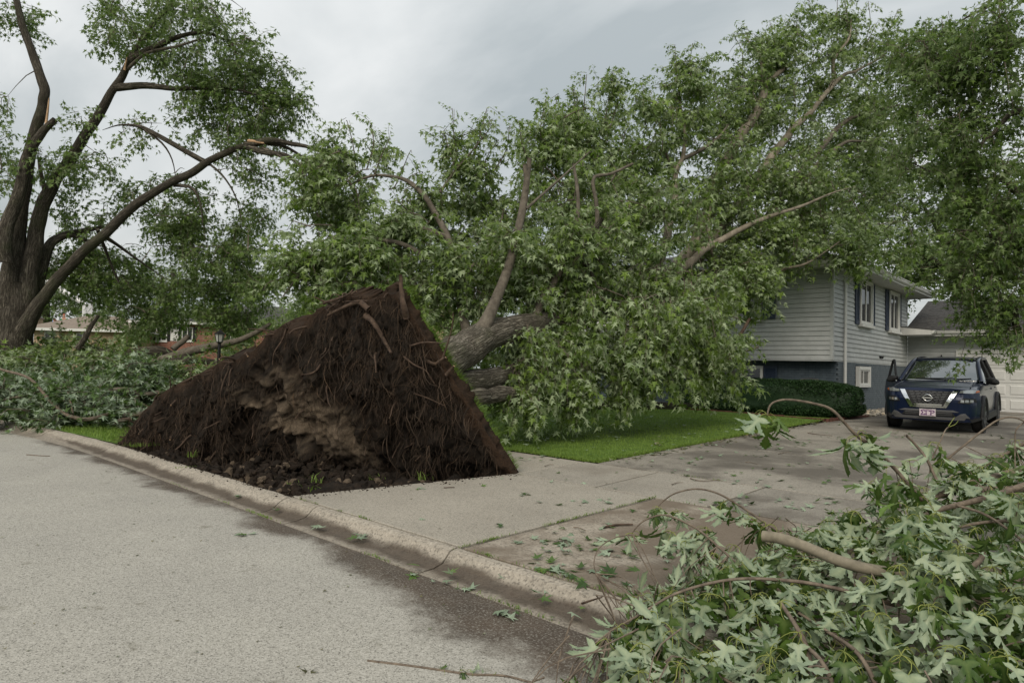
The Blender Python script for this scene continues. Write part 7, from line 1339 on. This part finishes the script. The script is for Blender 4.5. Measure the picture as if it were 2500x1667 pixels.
Pl = np.stack([-13 + 7 * rr.random(150), 8.5 + 7.5 * rr.random(150) ** 1.2, np.zeros(150)], 1); Pl = np.concatenate([Pl, np.concatenate([np.array([x_, y_, 0]) + np.c_[rr.normal(0, 0.14, (9, 2)), np.zeros(9)] for x_, y_ in ((-8.2, 9.6), (-9.6, 10.4), (-7.4, 10.8), (-6.6, 12.6), (-8.9, 8.9), (-10.4, 9.3))])]); Pl[:, 2] = gz(Pl[:, 0], Pl[:, 1]) + 0.035
litter('lawn_litter', Pl, 0.11, M_LEAFS, 7, 'stray maple leaves lying on the lawn grass', 'leaves', flip=0.6)
# crumbs: small brown bits on street and concrete
n = 420; P = np.concatenate([np.c_[rr.uniform(-12, -1, n // 2), rr.uniform(0.2, 3.4, n // 2), np.full(n // 2, 0.004)], np.c_[rr.uniform(-6.4, -1.2, n // 2), rr.uniform(3.9, 17, n // 2), np.zeros(n // 2)]]); ks = P[:, 1] > 3.83; P[ks, 2] = gz(P[ks, 0], P[ks, 1]); ks = P[:, 1] < 3.42; P[ks, 2] = 0.012 * (3.42 - P[ks, 1])
litter('leaf_crumbs', P, 0.032, M_LITTER, 2, 'small brown leaf crumbs strewn on street and driveway', 'debris', 'far', 0.006)
n = 260; P = np.stack([rr.uniform(-5.95, -5.75, n) + 0.25 * rr.random(n) ** 3, rr.uniform(8.4, 18, n), np.zeros(n)], 1); P[:, 2] = gz(P[:, 0], P[:, 1])
litter('edge_litter', P, 0.09, M_LITTER, 3, 'dry leaf litter along the edge between lawn and driveway', 'debris')
lump = on_ground(1605, 1090) + np.c_[rr.normal(0, 0.06, (26, 2)), rr.uniform(0, 0.16, 26)]; litter('dead_leaf_clump', lump, 0.07, M_LITTER, 4, 'small clump of dead brown leaves at the lawn edge', 'leaves')
# sticks on the ground
def stick(label, pts, r0, r1, m=M_TWIGN, leaves=()):
    P_ = [on_ground(*p_) + np.array([0, 0, 0.014]) for p_ in pts]; t = root('stick', tuple(P_[0]), label, 'stick'); limb('stem', P_, r0, r1, m, t, 7, 0.12, 0.03, 500 + int(pts[0][0]), px=False, freq=20, torn=1)
    for (a_, b_, k_) in leaves:
        bunch(t, on_ground(a_, b_) + np.array([0, 0, 0.02]), k_, rl_, 0.62, flat=True, tilt=0.3)
stick('thin stick with a few leaves lying on the asphalt at the bottom', [(897, 1619), (985, 1629), (1080, 1642), (1150, 1652), (1230, 1655), (1300, 1672)], 0.0085, 0.005, leaves=[(1125, 1645, 5), (1150, 1650, 4), (1085, 1650, 2), (1207, 1655, 2)])
stick('short dark stick on the brown apron', [(1473, 1290), (1508, 1284), (1545, 1283)], 0.012, 0.008, M_ROOTB)
stick('long dry twig lying on the driveway slab', [(1685, 1170), (1712, 1176), (1760, 1174)], 0.008, 0.004)
stick('twig lying across the dark driveway near the car', [(1972, 1058), (2000, 1062), (2032, 1065)], 0.010, 0.005)
stick('small twig on the pale apron slab near the root plate', [(1083, 1193), (1098, 1192), (1110, 1192)], 0.006, 0.005, M_ROOTB)
stick('forked brown twig in the gutter beside the pile', [(1420, 1478), (1445, 1470), (1470, 1462)], 0.008, 0.004, M_ROOTB)
for k_, (a_, b_, c_, d_) in enumerate([(1560, 1110, 1600, 1104), (1640, 1185, 1668, 1180), (1820, 1130, 1850, 1136), (1900, 1110, 1930, 1106), (2080, 1100, 2120, 1094), (2180, 1050, 2215, 1056), (1330, 1140, 1352, 1136), (1400, 1290, 1430, 1298)]):
    stick(['tiny twig on the driveway beside the lawn corner', 'tiny twig on the sidewalk slab in mid driveway', 'tiny twig on the stained driveway slab', 'tiny twig lying nearer the hedge on the driveway', 'tiny twig below the arching shoot leaves', 'tiny twig in front of the car bumper', 'tiny twig between root plate and lawn', 'tiny twig on the brown apron by the joint'][k_], [(a_, b_), ((a_ + c_) / 2, (b_ + d_) / 2 - 2), (c_, d_)], 0.006, 0.003, M_TWIGN)
stick('curved twig at the left end of the street', [(65, 1112), (95, 1114), (122, 1115)], 0.010, 0.006)
pb = on_ground(752, 1645); t = root('dead_leaf', tuple(pb), 'curled grey brown dead leaf alone on the asphalt at bottom', 'leaf'); LV, LF = leaf_lo('mid'); W = bend(LV, 0.6, 0.7) * 0.09; obj('blade', W @ frame(np.array([0.8, -0.5, 0.25]), np.array([0, 0.3, 1.0])).T + pb + [0, 0, 0.012], [LF], M_LITTER, t, attr={'rnd': ('FACE', np.full(len(LF), 0.2))})
